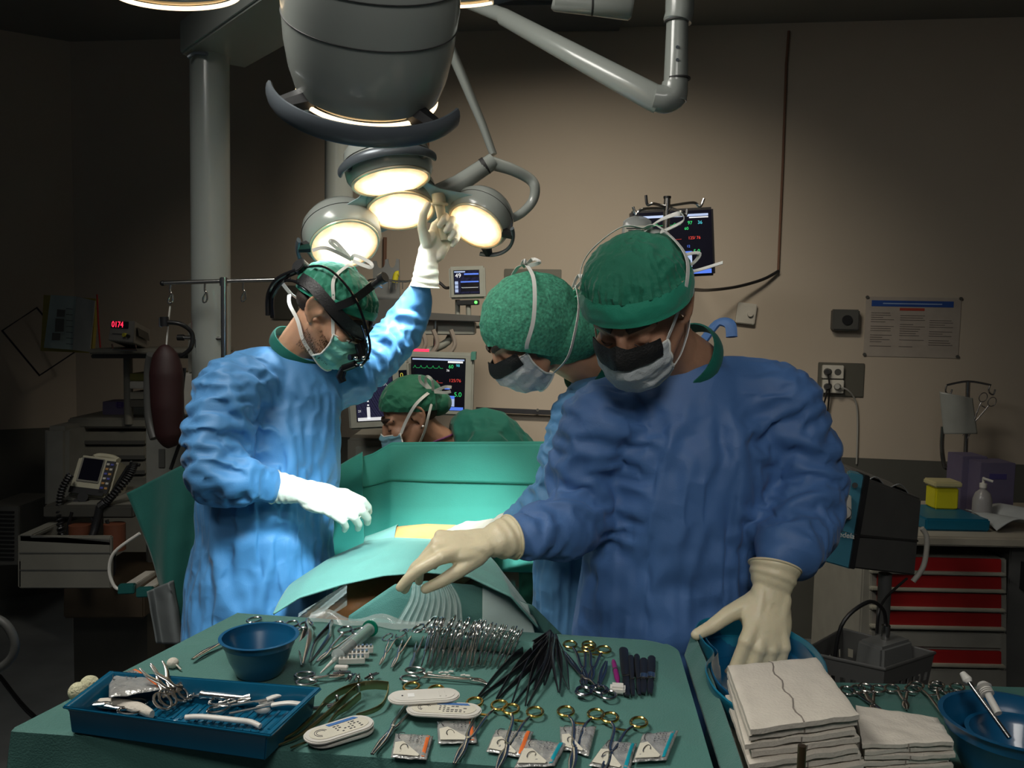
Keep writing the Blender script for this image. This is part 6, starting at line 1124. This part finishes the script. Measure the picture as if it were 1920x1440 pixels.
for x in (-.22, .22):
    for y in (3.1, 3.45): mb = MB(); mb.cyl(V(((a.x + b.x) / 2 + x - .015, y, .04)), V(((a.x + b.x) / 2 + x + .015, y, .04)), .04, 16); mb.build('castor', blk, dc)
wtp = thing('worktop', P(1800, 1020, 3.0), 'long beige worktop over the red drawer cart at the right', 'worktop'); ca = P(1622, 1002, 2.98); MB().hexa([V((ca.x, 2.97, ca.z - .035)), V((ca.x + 1.2, 2.97, ca.z - .035)), V((ca.x + 1.2, 3.60, ca.z - .035)), V((ca.x, 3.60, ca.z - .035))], (0, 0, .035)).build('top', M('worktop_beige', (.34, .31, .25), .5), wtp, bevel=.006)
cz = ca.z
ck = thing('wall_cabinet', V((P(1910, 1150, 3.0).x + .15, 3.1, 0)), 'dark grey cabinet cut by the right edge', 'cabinet'); xx = P(1893, 1100, 3.0).x; mb = MB(); mb.box((xx + .3, 3.3, (cz - .04) / 2), (.58, .55, cz - .05)); mb.build('body', cabg, ck, bevel=.004); mb = MB(); mb.box((xx + .06, 3.01, .72), (.02, .03, .10)); mb.build('handle', blk, ck)
def onw(px, Y): return V((P(px, 1000, Y).x, Y, cz))
# sharps bin
c = onw(1762, 3.25); sb = thing('sharps_bin', c, 'yellow sharps bin with a cream lid on the worktop', 'bin'); mb = MB(); mb.prism([(-.045, -.04), (.045, -.04), (.045, .04), (-.045, .04)], .085, Matrix.Translation(c + V((0, 0, .045)))); mb.build('body', yel, sb, bevel=.006); mb = MB(); mb.box(c + V((0, 0, .142)), (.106, .095, .022)); mb.build('lid', M('lid_cream', (.42, .38, .2), .5), sb, bevel=.005)
mb = MB(); cc = onw(1790, 3.18); mb.hexa([V((P(1722, 1000, 3.1).x, 3.05, cz + .001)), V((P(1842, 1000, 3.1).x, 3.05, cz + .001)), V((P(1842, 1000, 3.1).x - .02, 3.30, cz + .001)), V((P(1722, 1000, 3.1).x, 3.30, cz + .001))], (0, 0, .045)); tag(mb.build('plastic_tray', tealtr, bevel=.006), 'teal-blue flat tray on the worktop under the yellow bin', 'tray')
for px, w_, h_, Y, lb in ((1805, .10, .225, 3.45, 'violet-grey carton at the back of the worktop, left one'), (1848, .135, .215, 3.36, 'violet carton behind the bottle on the worktop')):
    c = onw(px, Y); o = thing('glove_carton', c, lb, 'box'); mb = MB(); mb.box(c + V((0, 0, h_ / 2)), (w_, .12, h_)); mb.build('carton', viol, o, bevel=.002); mb = MB(); mb.box(c + V((0, -.0605, h_ * .75)), (w_ * .5, .001, h_ * .10)); mb.build('printed_panel', M('violet_print', (.05, .04, .16), .6), o)
c = onw(1838, 3.20); bt = thing('pump_bottle', c, 'pale pump bottle in front of the violet carton on the worktop', 'bottle'); MB().lathe([(0, 0), (.032, 0), (.034, .006), (.034, .09), (.026, .115), (.012, .128), (.012, .138), (0, .138)], 28, Matrix.Translation(c)).build('body', M('bottle_pale', (.28, .27, .27), .3), bt); MB().lathe([(.0, .136), (.013, .136), (.013, .152), (.005, .154), (.005, .172), (0, .172)], 16, Matrix.Translation(c)).build('collar', white_pl, bt); MB().tube([c + V((0, 0, .172)), c + V((-.012, -.02, .174)), c + V((.018, -.03, .165))], .005, 8).build('pump_head', white_pl, bt)
def tw(u, v): return (onw(1850 + 90 * u, 3.1) + V((0, .22 * v - .06, .012 + .03 * abs(math.sin(u * 4 + v * 2)) + .03 * u)))
o = cloth_grid('towel', tw, 40, 20, M('towel_white', (.32, .34, .34), .9, bump=.3, bscale=100), None, amp=.006, g=.06, maxd=.012, thick=.004); tag(o, 'crumpled pale towel on the worktop at the right edge', 'towel')
# teal and grey warming unit
wu = thing('infusion_warmer', P(1640, 980, 2.55), 'tilted grey medical unit with a teal front panel and a knob', 'medical device')
quadbox('casing', [(1627, 897), (1729, 936), (1716, 1080), (1597, 1066)], [2.48, 2.62, 2.62, 2.48], (-.02, .2, .02), cabg, wu, .006)
quadbox('seam', [(1612, 1003), (1722, 1013), (1722, 1016), (1612, 1006)], [2.474, 2.612, 2.612, 2.474], (0, .01, 0), seamm, wu, 0)
quadbox('front_panel', [(1592, 886), (1626, 893), (1596, 1068), (1540, 1052)], [2.44, 2.44, 2.44, 2.44], (.015, .05, 0), teal_p, wu, .004)
quadbox('rubber_edge', [(1622, 890), (1632, 893), (1603, 1068), (1593, 1066)], 2.43, (0, .07, 0), blk, wu, .002)
quadbox('control_plate', [(1572, 922), (1597, 930), (1597, 974), (1560, 974)], 2.425, (0, .01, 0), offw, wu, .002)
quadbox('screen', [(1556, 925), (1573, 922), (1566, 974), (1550, 974)], 2.424, (0, .01, 0), e_lb, wu, .001)
MB().cyl(P(1584, 961, 2.42), P(1584, 961, 2.395), .019, 24, .017).build('knob', M('knob_beige', (.25, .24, .22), .35), wu); MB().cyl(P(1603, 910, 2.43), P(1603, 910, 2.425), .008, 16).build('button', blk, wu)
q = [P(1544, 988, 2.428), P(1607, 1003, 2.428)]; MB().tube(q, .0012, 4).build('panel_seam', seamm, wu); text('medela', .022, frame(P(1562, 1000, 2.424), P(1600, 1006, 2.424) - P(1562, 1000, 2.424), (0, -1, 0)), e_w if False else white_pl, wu)
MB().tube(cr([P(1728, 990, 2.58), P(1738, 1010, 2.58), P(1732, 1060, 2.58), P(1712, 1090, 2.58)], 5), .008, 10).build('side_handle', offw, wu)
mb = MB(); mb.cyl(P(1660, 1075, 2.62), V((P(1660, 1075, 2.62).x, 2.62, .05)), .02, 14); mb.build('stand_pole', cabg, wu); mb = MB(); mb.box((P(1660, 1075, 2.62).x, 2.62, .03), (.4, .4, .05)); mb.build('stand_base', cabg, wu)
o = cloth_grid('towel', lambda u, v: P(1630 + 90 * u, 900 + 34 * u - 6 * math.sin(u * 3) , 2.50 + .14 * u + .14 * v) + V((0, 0, .004 + .01 * math.sin(u * 12))), 40, 14, M('towel_white', (.32, .34, .34), .9), None, amp=.004, g=.08, maxd=.008, thick=.003); tag(o, 'narrow pale towel lying on top of the tilted grey unit', 'towel')
# basket with power unit
bk_ = thing('wire_basket', P(1620, 1250, 2.2), 'dark grey perforated plastic basket at the right, low down', 'basket'); cbk = P(1622, 1235, 2.35); cbk.z -= .06
def bq(s, z): return [cbk + V((-.20 * s, -.06 * s, z)), cbk + V((-.02 * s, -.17 * s, z)), cbk + V((.17 * s, -.05 * s, z)), cbk + V((-.02 * s, .12 * s, z))]
top = bq(1, .10); bot = bq(.88, -.05)
mb = MB()
for k in range(4):
    a0, a1, b0, b1 = top[k], top[(k + 1) % 4], bot[k], bot[(k + 1) % 4]; NU, NV = 15, 6
    for i in range(NU):
        for j in range(NV):
            p = lambda u, v: a0.lerp(a1, u).lerp(b0.lerp(b1, u), v)
            hole = (i % 2 == 1) and (j in (2, 4)) ; 
            if hole: continue
            u0, u1, v0, v1 = i / NU, (i + 1) / NU, j / NV, (j + 1) / NV; mb.add([p(u0, v0), p(u1, v0), p(u1, v1), p(u0, v1)], [(0, 1, 2, 3)])
mb.build('basket_wall', cabg, bk_, thick=.004); MB().hexa(bot, (0, 0, .004)).build('basket_floor', cabg, bk_); MB().tube(top, .005, 8, closed=True).build('rim', cabg, bk_)
mb = MB(); mb.box((cbk.x, cbk.y, (cbk.z - .05) / 2), (.3, .22, cbk.z - .055)); tag(mb.build('equipment_stand', M('stand_dark', (.03, .03, .028), .6)), 'dark stand under the perforated basket', 'stand')
pu = thing('power_unit', cbk, 'pale grey power unit with a metal connector sitting in the basket', 'power unit'); m = Matrix.Translation(cbk + V((.045, -.02, .045))) @ rotm(32, 'Z'); mb = MB(); mb.hexa([m @ V(p) for p in ((-.075, -.045, -.08), (.075, -.045, -.08), (.075, .045, -.08), (-.075, .045, -.08))], V((0, 0, .0))) if False else mb.add([m @ V(p) for p in ((-.08, -.05, -.09), (.08, -.05, -.09), (.08, .05, -.09), (-.08, .05, -.09), (-.068, -.04, .08), (.068, -.04, .08), (.068, .04, .08), (-.068, .04, .08))], [(0, 3, 2, 1), (4, 5, 6, 7), (0, 1, 5, 4), (1, 2, 6, 5), (2, 3, 7, 6), (3, 0, 4, 7)])
mb.build('casing', M('power_grey', (.16, .165, .16), .45), pu, bevel=.008); mb = MB(); mb.cyl(m @ V((0, 0, .08)), m @ V((0, 0, .12)), .012, 16); mb.build('connector', steel, pu)
MB().tube(cr([m @ V((0, 0, .12)), m @ V((-.02, .0, .17)), m @ V((-.09, .0, .20)), m @ V((-.17, .02, .14)), m @ V((-.18, .03, -.02))], 6), .0055, 8).build('cable', blk, pu); MB().tube(cr([m @ V((.02, .04, .08)), m @ V((.05, .05, .16)), P(1700, 1085, 2.55)], 5), .004, 8).build('cable', blk, pu)
# ---------------------------------------------------------------- equipment on the left
dk = M('cart_dark', (.045, .043, .036), .6); beige = M('cart_beige', (.16, .155, .13), .55)
def fbox(name, x0, y0, x1, y1, Y, dep, mat, par=None, bevel=.004): return quadbox(name, [(x0, y0), (x1, y0), (x1, y1), (x0, y1)], Y, (0, dep, 0), mat, par, bevel)
cb = thing('drawer_cabinet', V((P(180, 950, 4.0).x, 4.0, 0)), 'beige drawer cabinet against the left wall behind the defibrillator', 'cabinet')
fbox('top', 126, 784, 275, 803, 3.95, .5, beige, cb, .008)
for k, y in enumerate((810, 838, 866, 894, 922)): fbox('drawer', 128, y, 272, y + 24, 3.96, .03, beige, cb, .006); fbox('drawer_gap', 130, y + 16, 270, y + 23, 3.955, .01, gpl, cb, 0)
fbox('side_panel', 80, 800, 126, 955, 3.8, .5, M('panel_offwhite', (.20, .20, .18), .55), cb, .02)
mb = MB(); a = P(128, 810, 3.98); b = P(272, 810, 3.98); mb.box(((a.x + b.x) / 2, 4.22, a.z / 2), (b.x - a.x, .46, a.z - .02)); mb.build('body', beige, cb)
for x0, x1, mt, lb in ((192, 234, viol, 'violet carton with print on top of the left cabinet'), (236, 278, paper, 'white carton with a round mark on top of the left cabinet')):
    c0_ = P((x0 + x1) / 2, 768, 4.1); o = thing('carton', c0_, lb, 'box'); fbox('carton', x0, 753, x1, 784, 4.1, .12, mt, o, .002)
    if mt is viol: text('EIII', .045, frame(P(218, 760, 4.098), (1, 0, 0), (0, -1, 0)), M('violet_dark_print', (.03, .015, .10), .6), o); fbox('printed_panel', 217, 754, 233, 763, 4.099, .001, M('violet_print2', (.07, .04, .16), .6), o, 0)
    else: mb = MB(); mb.cyl(P(242, 776, 4.099), P(242, 776, 4.095), .016, 20); mb.build('round_mark', viol, o); text('M', .025, frame(P(239, 776, 4.094), (1, 0, 0), (0, -1, 0)), paper, o)
fs_ = thing('wall_shelf', P(280, 660, 3.8), 'narrow beige shelf carrying the small meter on the left', 'shelf'); fbox('board', 165, 654, 392, 664, 3.75, .34, beige, fs_, .006); fbox('board_edge', 170, 664, 385, 672, 3.8, .25, gpl, fs_, .004)
mb = MB(); p_ = P(240, 672, 3.95); mb.cyl(p_, V((p_.x, p_.y, 1.08)), .020, 14); mb.build('post', beige, fs_)
for y, mt, nm in ((700, M('olive_label', (.14, .13, .03), .6), 'printed_strip'), (715, offw, 'unit'), (735, beige, 'unit'), (750, dk, 'unit')): fbox(nm, 243, y, 330, y + 14, 3.9, .2, mt, fs_, .003)
# meter
mt_ = thing('digital_meter', P(230, 625, 3.7), 'grey bench meter with red digits 0174 on the left shelf', 'meter'); mq = [P(208, 600, 3.68), P(253, 602, 3.62), P(250, 643, 3.62), P(203, 638, 3.68)]; bdir = P(282, 618, 3.95) - P(253, 602, 3.62)
MB().hexa(mq, bdir).build('casing', M('meter_grey', (.20, .19, .17), .45), mt_, bevel=.003); x_ = (mq[1] - mq[0]); yv = (mq[0] - mq[3]); fm = frame(mq[3], x_, x_.cross(yv)); L1, L2 = x_.length, yv.length
mb = MB(); mb.box((L1 * .46, L2 * .78, .001), (L1 * .72, L2 * .34, .002), fm); mb.build('display', dscreen, mt_); text('0174', L2 * .40, fm @ Matrix.Translation((L1 * .13, L2 * .78, .0025)) , e_dig, mt_)
text('TACHO.M', L2 * .16, fm @ Matrix.Translation((L1 * .16, L2 * .34, .001)), ink, mt_, 'printed_text') if False else MB().box((L1 * .38, L2 * .33, .0008), (L1 * .44, L2 * .05, .0008), fm).build('printed_strip', ink, mt_)
mb = MB(); mb.cyl(fm @ V((L1 * .72, L2 * .30, 0)), fm @ V((L1 * .72, L2 * .30, .012)), .009, 14); mb.build('knob', M('knob_yellow', (.35, .33, .03), .5), mt_); mb = MB(); mb.cyl(fm @ V((L1 * .86, L2 * .26, 0)), fm @ V((L1 * .86, L2 * .26, .010)), .007, 14); mb.build('knob', blk, mt_)
MB().tube([P(210, 646, 3.64), P(212, 655, 3.6), P(256, 657, 3.56), P(254, 648, 3.6)], .004, 8).build('stand_wire', steel, mt_); MB().hexa([p + V((.0, .0, 0)) + bdir * .12 for p in (P(253, 612, 3.615), P(256, 628, 3.615), P(256, 628, 3.615) + bdir * .7, P(253, 612, 3.615) + bdir * .7)], (.003, -.003, 0)).build('side_grille', dk, mt_)
# wire frame and folders on the wall
wf = [P(4, 620, 4.55), P(69, 577, 4.6), P(139, 661, 4.6), P(74, 704, 4.55)]; tag(MB().tube(wf, .006, 8, closed=True).build('wire_square', M('navy_wire', (.015, .013, .03), .5)), 'empty dark wire square tilted against the left wall', 'frame')
dh = thing('document_holder', P(130, 605, 4.2), 'open document holder with plastic sleeves hanging at the left', 'document holder')
q = [P(82, 553, 4.2), P(180, 560, 4.1), P(172, 662, 4.1), P(76, 658, 4.2)]; MB().hexa(q, (0, .03, 0)).build('cover', M('folder_yellow', (.30, .25, .04), .6), dh)
q = [P(95, 553, 4.15), P(145, 556, 4.09), P(138, 656, 4.09), P(82, 652, 4.15)]; MB().hexa(q, (0, .008, 0)).build('page', M('page_teal', (.34, .42, .40), .5), dh)
q = [P(143, 556, 4.08), P(178, 564, 4.03), P(168, 660, 4.03), P(136, 656, 4.08)]; MB().hexa(q, (0, .008, 0)).build('plastic_sleeve', M('sleeve', (.30, .31, .29), .25), dh)
for x0, y0, x1, y1 in ((107, 580, 122, 594), (104, 597, 120, 622), (98, 624, 113, 638)): quadbox('picture', [(x0, y0), (x1, y0 + 1), (x1 - 1, y1), (x0 - 1, y1)], 4.08, (0, .002, 0), gpl, dh, 0)
for k in range(7): MB().hexa([P(124, 578 + k * 11, 4.08), P(136, 579 + k * 11, 4.07), P(136, 580 + k * 11, 4.07), P(124, 579 + k * 11, 4.08)], (0, .002, 0)).build('text_line', ink, dh)
MB().tube([P(182, 552, 4.0), P(184, 600, 4.0), P(188, 652, 4.0)], .004, 8).build('red_cord', M('strap_red', (.30, .01, .01), .6), fs_)
# hanging bar with hooks
hr = thing('hanging_rail', P(420, 525, 3.0), 'steel hanging rail with S hooks on a vertical pole, far left', 'rail'); MB().tube([P(305, 531, 2.9), P(418, 527, 2.9), P(541, 524, 2.9)], .0075, 12).build('bar', steel, hr)
for x, y in ((305, 531), (541, 524)): MB().sph(P(x, y, 2.9), .0095, 8).build('end_cap', blk, hr)
t = P(420, 520, 2.9); MB().cyl(t, V((t.x, t.y, .1)), .011, 14).build('pole', steel, hr); MB().cyl(P(420, 521, 2.9), P(420, 536, 2.9), .0145, 14).build('clamp', steel, hr)
for x, y in ((320, 531), (385, 529), (457, 527)):
    mb = MB(); hk = [P(x, y - 2, 2.9), P(x - 1, y + 14, 2.9), P(x + 3, y + 22, 2.9), P(x + 3, y + 34, 2.9), P(x - 3, y + 38, 2.9), P(x - 4, y + 30, 2.9), P(x + 3, y + 18, 2.9)]; tag(MB().tube(cr(hk, 5), .0032, 8).build('hook', steel), {320: 'S hook at the left end of the hanging rail, holding the string', 385: 'S hook in the middle left of the hanging rail', 457: 'S hook right of the pole on the hanging rail'}[x], 'hook')
lb_ = thing('side_rail', P(375, 633, 3.1), 'short lower steel rail with a black end behind the surgeon shoulder', 'rail'); MB().tube([P(335, 633, 3.05), P(420, 635, 3.05)], .008, 10).build('bar', steel, lb_); MB().tube([P(333, 633, 3.05), P(345, 633, 3.05)], .011, 10).build('end_cap', blk, lb_); MB().tube([P(370, 636, 3.05), P(371, 700, 3.05)], .009, 10).build('strut', steel, lb_)
fbox('bracket', 352, 606, 384, 700, 3.15, .08, beige, lb_, .004)
# breathing bag
bb = thing('breathing_bag', P(312, 740, 2.85), 'dark maroon breathing bag hanging from the rail by a cord', 'breathing bag'); mar = M('rubber_maroon', (.022, .003, .003), .6)
bc_ = [P(308, 646, 2.85), P(310, 665, 2.85), P(312, 700, 2.85), P(314, 760, 2.85), P(318, 815, 2.85), P(325, 838, 2.85)]
blob('bag', [loft([(bc_[0], .010, .010), (bc_[1], .042, .030), (bc_[2], .056, .045), (bc_[3], .054, .048), (bc_[4], .046, .040), (bc_[5], .018, .016)])], .006, mar, bb, 3)
MB().tube([P(319, 574, 2.86), P(316, 600, 2.86), P(312, 648, 2.85)], .003, 6).build('cord', white_pl, bb); MB().tube([P(309, 612, 2.84), P(308, 594, 2.84)], .014, 14).build('connector', blk, bb); MB().tube([P(301, 613, 2.84), P(302, 596, 2.84)], .007, 12).build('connector_ring', steel, bb)
MB().tube(cr([P(313, 604, 2.84), P(340, 608, 2.84), P(360, 625, 2.86), P(358, 652, 2.86), P(340, 668, 2.87)], 6), .0075, 10).build('hose', blk, bb); MB().tube(cr([P(284, 665, 2.88), P(279, 700, 2.9), P(280, 780, 2.9), P(290, 822, 2.88)], 5), .016, 12).build('grey_sleeve', gpl, bb)
MB().tube(cr([P(346, 690, 2.9), P(340, 760, 2.9), P(348, 800, 2.9), P(334, 840, 2.9), P(320, 880, 2.9)], 6), .006, 8).build('corrugated_hose', blk, bb)
# pale machine behind the bag
vm = thing('ventilator', P(305, 900, 3.2), 'tall pale machine column behind the maroon bag', 'machine'); fbox('column', 272, 772, 352, 1200, 3.2, .35, M('vent_white', (.20, .20, .18), .5), vm, .01); fbox('label_strip', 297, 842, 309, 877, 3.195, .004, gpl, vm, .001); fbox('top_box', 336, 700, 372, 780, 3.15, .1, offw, vm, .006)
for k in range(5): fbox('vent_slot', 300, 900 + k * 30, 345, 906 + k * 30, 3.195, .004, gpl, vm, 0)
# defibrillator
df = thing('defibrillator', P(190, 905, 3.0), 'beige defibrillator with a dark screen and coiled cables on the left cart', 'defibrillator'); dsh = M('defib_beige', (.36, .34, .25), .5)
dq = [P(149, 853, 2.98), P(224, 862, 2.98), P(199, 928, 2.92), P(124, 926, 2.92)]; ex = dq[1] - dq[0]; ey = dq[0] - dq[3]; fmx = frame(sum(dq, V()) / 4, ex, ex.cross(ey)); w_, h_ = ex.length, ey.length
mb = MB(); mb.box((0, 0, -.07), (w_, h_, .14), fmx); mb.build('casing', dsh, df, bevel=.012)
quadbox('base', [(122, 926), (204, 932), (226, 960), (124, 952)], [2.93, 2.93, 2.98, 2.93], (0, .16, 0), beige, df, .008)
mb = MB(); mb.box((-.012, .018, .002), (w_ * .56, h_ * .62, .005), fmx); mb.build('screen_bezel', beige, df, bevel=.002); mb = MB(); mb.box((-.010, .020, .005), (w_ * .48, h_ * .54, .003), fmx); mb.build('screen', dscreen, df)
mb = MB(); mb.box((w_ * .36, .0, .002), (w_ * .22, h_ * .82, .004), fmx); kp = mb.build('keypad', blk, df); mb = MB(); mb.box((-w_ * .04, -h_ * .40, .002), (w_ * .84, h_ * .16, .004), fmx); mb.build('keypad', blk, df)
for i in range(6):
    for j in range(2): mb = MB(); mb.box((w_ * (.31 + .1 * j), h_ * (.32 - i * .12), .005), (w_ * .07, h_ * .05, .003), fmx); mb.build('key', (offw, M('key_blue', (.05, .06, .3), .5), M('key_orange', (.4, .2, .05), .5))[(i * 2 + j) % 3], kp)
mb = MB(); mb.tube(cr([fmx @ V(p) for p in ((-w_ * .2, h_ * .5, -.03), (-w_ * .12, h_ * .58, -.04), (w_ * .2, h_ * .58, -.04), (w_ * .42, h_ * .5, -.03))], 5), .010, 10); mb.build('carry_handle', dsh, df)
for px, py, r in ((155, 932, .017), (142, 940, .009)): mb = MB(); mb.cyl(P(px, py, 2.925), P(px, py, 2.905), r, 18); mb.build('port', blk, df)
mb = MB(); mb.tube(cr([P(262, 872, 2.9), P(240, 875, 2.9), P(205, 935, 2.88)], 2), .006, 8); mb.build('cable_core', blk, df)
def coil(path, r, turns, tr, nm='coiled_cable'):
    pts = cr([P(*p) for p in path], 8); L = len(pts); out = []; N = turns * 8
    for i in range(N):
        t_ = i / (N - 1) * (L - 1); k = min(int(t_), L - 2); p = pts[k].lerp(pts[k + 1], t_ - k); d = (pts[k + 1] - pts[k]).normalized(); u_ = d.orthogonal().normalized(); v_ = d.cross(u_); A = i / 8 * 2 * math.pi; out.append(p + u_ * math.cos(A) * r + v_ * math.sin(A) * r)
    return MB().tube(out, tr, 5).build(nm, blk, df)
coil([(252, 868, 2.9), (240, 895, 2.88), (205, 935, 2.85), (188, 950, 2.85)], .012, 26, .004); coil([(132, 890, 2.9), (116, 920, 2.88), (112, 960, 2.86), (118, 1010, 2.84), (140, 1050, 2.82)], .010, 26, .004)
MB().tube(cr([P(188, 950, 2.85), P(180, 985, 2.84), P(168, 1020, 2.82), P(150, 1052, 2.82), P(140, 1050, 2.82)], 6), .014, 10).build('cable_bundle', blk, df); MB().tube(cr([P(140, 1050, 2.82), P(150, 1075, 2.8), P(160, 1085, 2.8)], 5), [.012, .018, .014], 10).build('cable_plug', blk, df); MB().tube(cr([P(135, 960, 2.85), P(128, 1000, 2.85), P(150, 1020, 2.83), P(180, 1000, 2.85), P(170, 965, 2.86)], 6), .006, 8).build('cable', blk, df); MB().tube(cr([P(200, 975, 2.85), P(212, 1020, 2.85), P(214, 1070, 2.85), P(206, 1076, 2.85), P(205, 1030, 2.85)], 6), .006, 8).build('cable', blk, df)
ct = thing('equipment_cart', V((P(160, 1000, 3.0).x, 3.05, 0)), 'dark cart with a pulled-out beige drawer under the defibrillator', 'cart')
fbox('shelf', 80, 948, 250, 972, 2.85, .5, dk, ct, .006); fbox('shelf_top', 120, 946, 252, 956, 2.86, .5, beige, ct, .006)
fbox('drawer_front', 34, 1006, 208, 1104, 2.70, .02, beige, ct, .004); fbox('drawer_side', 34, 1003, 60, 1012, 2.7, .3, beige, ct, .004); q = [P(36, 1004, 2.70), P(206, 1012, 2.70), P(206, 1022, 2.70), P(36, 1014, 2.70)]; MB().hexa(q, (0, .012, 0)).build('drawer_lip', gpl, ct)
MB().hexa([P(34, 1004, 2.7), P(34, 1100, 2.7), P(34, 1100, 2.7) + V((.10, .35, 0)), P(34, 1004, 2.7) + V((.10, .35, 0))], (.008, 0, 0)).build('drawer_side', beige, ct); fbox('drawer_line', 36, 1036, 207, 1038, 2.698, .002, gpl, ct, 0); fbox('drawer_line', 36, 1068, 207, 1070, 2.698, .002, gpl, ct, 0)
fbox('lower_body', 118, 1100, 270, 1160, 2.9, .45, M('wood_dark', (.05, .035, .02), .6), ct, .006); a = P(120, 960, 3.0); b = P(262, 960, 3.0); mb = MB(); mb.box(((a.x + b.x) / 2, 3.25, .34), (b.x - a.x, .40, .50)); mb.build('body', dk, ct)
for x in (a.x + .04, b.x - .04): mb = MB(); mb.cyl(V((x - .015, 3.08, .05)), V((x + .015, 3.08, .05)), .05, 16); mb.build('castor', blk, ct)
for k, (x, y, lb) in enumerate(((150, 1000, 'orange-brown canister in the open drawer, left'), (215, 998, 'orange-brown canister in the open drawer, right'))): c0_ = P(x, y, 2.85); tag(MB().cyl(c0_ + V((0, 0, .03)), c0_ - V((0, 0, .06)), .035, 18).build('canister', M('canister_orange', (.12, .04, .02), .5)), lb, 'canister')
vg = thing('vent_grille', P(15, 1005, 4.2), 'louvred grey vent grille low at the left edge', 'grille'); quadbox('frame', [(-30, 948), (36, 950), (34, 1060), (-30, 1062)], 3.9, (0, .3, 0), M('grille_frame', (.12, .12, .11), .5), vg)
for k in range(12): quadbox('slot', [(-28, 958 + k * 8), (26, 959 + k * 8), (26, 963 + k * 8), (-28, 962 + k * 8)], 3.895, (0, .01, 0), drk, vg, 0)
# rods with teal caps and towels left of the drape
for k, (x0, y0, x1, y1, lb) in enumerate(((238, 1104, 282, 1075, 'left of two pale bars with teal ends beside the drape'), (272, 1110, 305, 1085, 'right of two pale bars with teal ends beside the drape'))):
    o = thing('armboard_bar', P(x0, y0, 2.5), lb, 'bar'); A = P(x0, y0, 2.45); B = P(x1, y1, 2.75); MB().tube([A, B], .024, 4, flat=.012, up=(0, 0, 1)).build('bar', offw, o, bevel=.002); MB().tube([A - (B - A) * .04, A + (B - A) * .06], .032, 4, flat=.020, up=(0, 0, 1)).build('end_pad', M('teal_pad', (.0, .07, .065), .5), o, bevel=.003)
def wc(u, v): return P(276 + 50 * u + 16 * v, 1110 + 95 * v - 20 * u * (1 - v), 2.42 + .03 * math.sin(u * 6))
o = cloth_grid('towel', wc, 24, 30, M('towel_grey', (.18, .20, .20), .9), None, amp=.02, g=.12, maxd=.03, thick=.003); tag(o, 'pale cloth hanging below the teal-ended bars at the left', 'towel')
tag(MB().tube(cr([P(262, 1000, 2.5), P(215, 1035, 2.5), P(205, 1070, 2.5), P(215, 1100, 2.5), P(232, 1106, 2.5)], 6), .005, 8).build('white_cable', white_pl), 'thin white cable looping left of the teal drape', 'cable')
tag(MB().tube(cr([V((-2.2, 3.6, .012)), V((-1.8, 3.2, .012)), V((-1.5, 3.1, .012)), V((-1.1, 3.3, .012))], 8), .008, 8).build('floor_cable', blk), 'black cable lying across the floor at the left', 'cable')
hz = cr([P(-30, 1150, 1.9), P(10, 1170, 1.9), P(28, 1205, 1.9), P(20, 1235, 1.9), P(-10, 1258, 1.9), P(-40, 1262, 1.9)], 6); tag(MB().tube(hz, .010, 10).build('tubing_loop', gpl), 'curved grey tube loop at the left edge', 'tube')
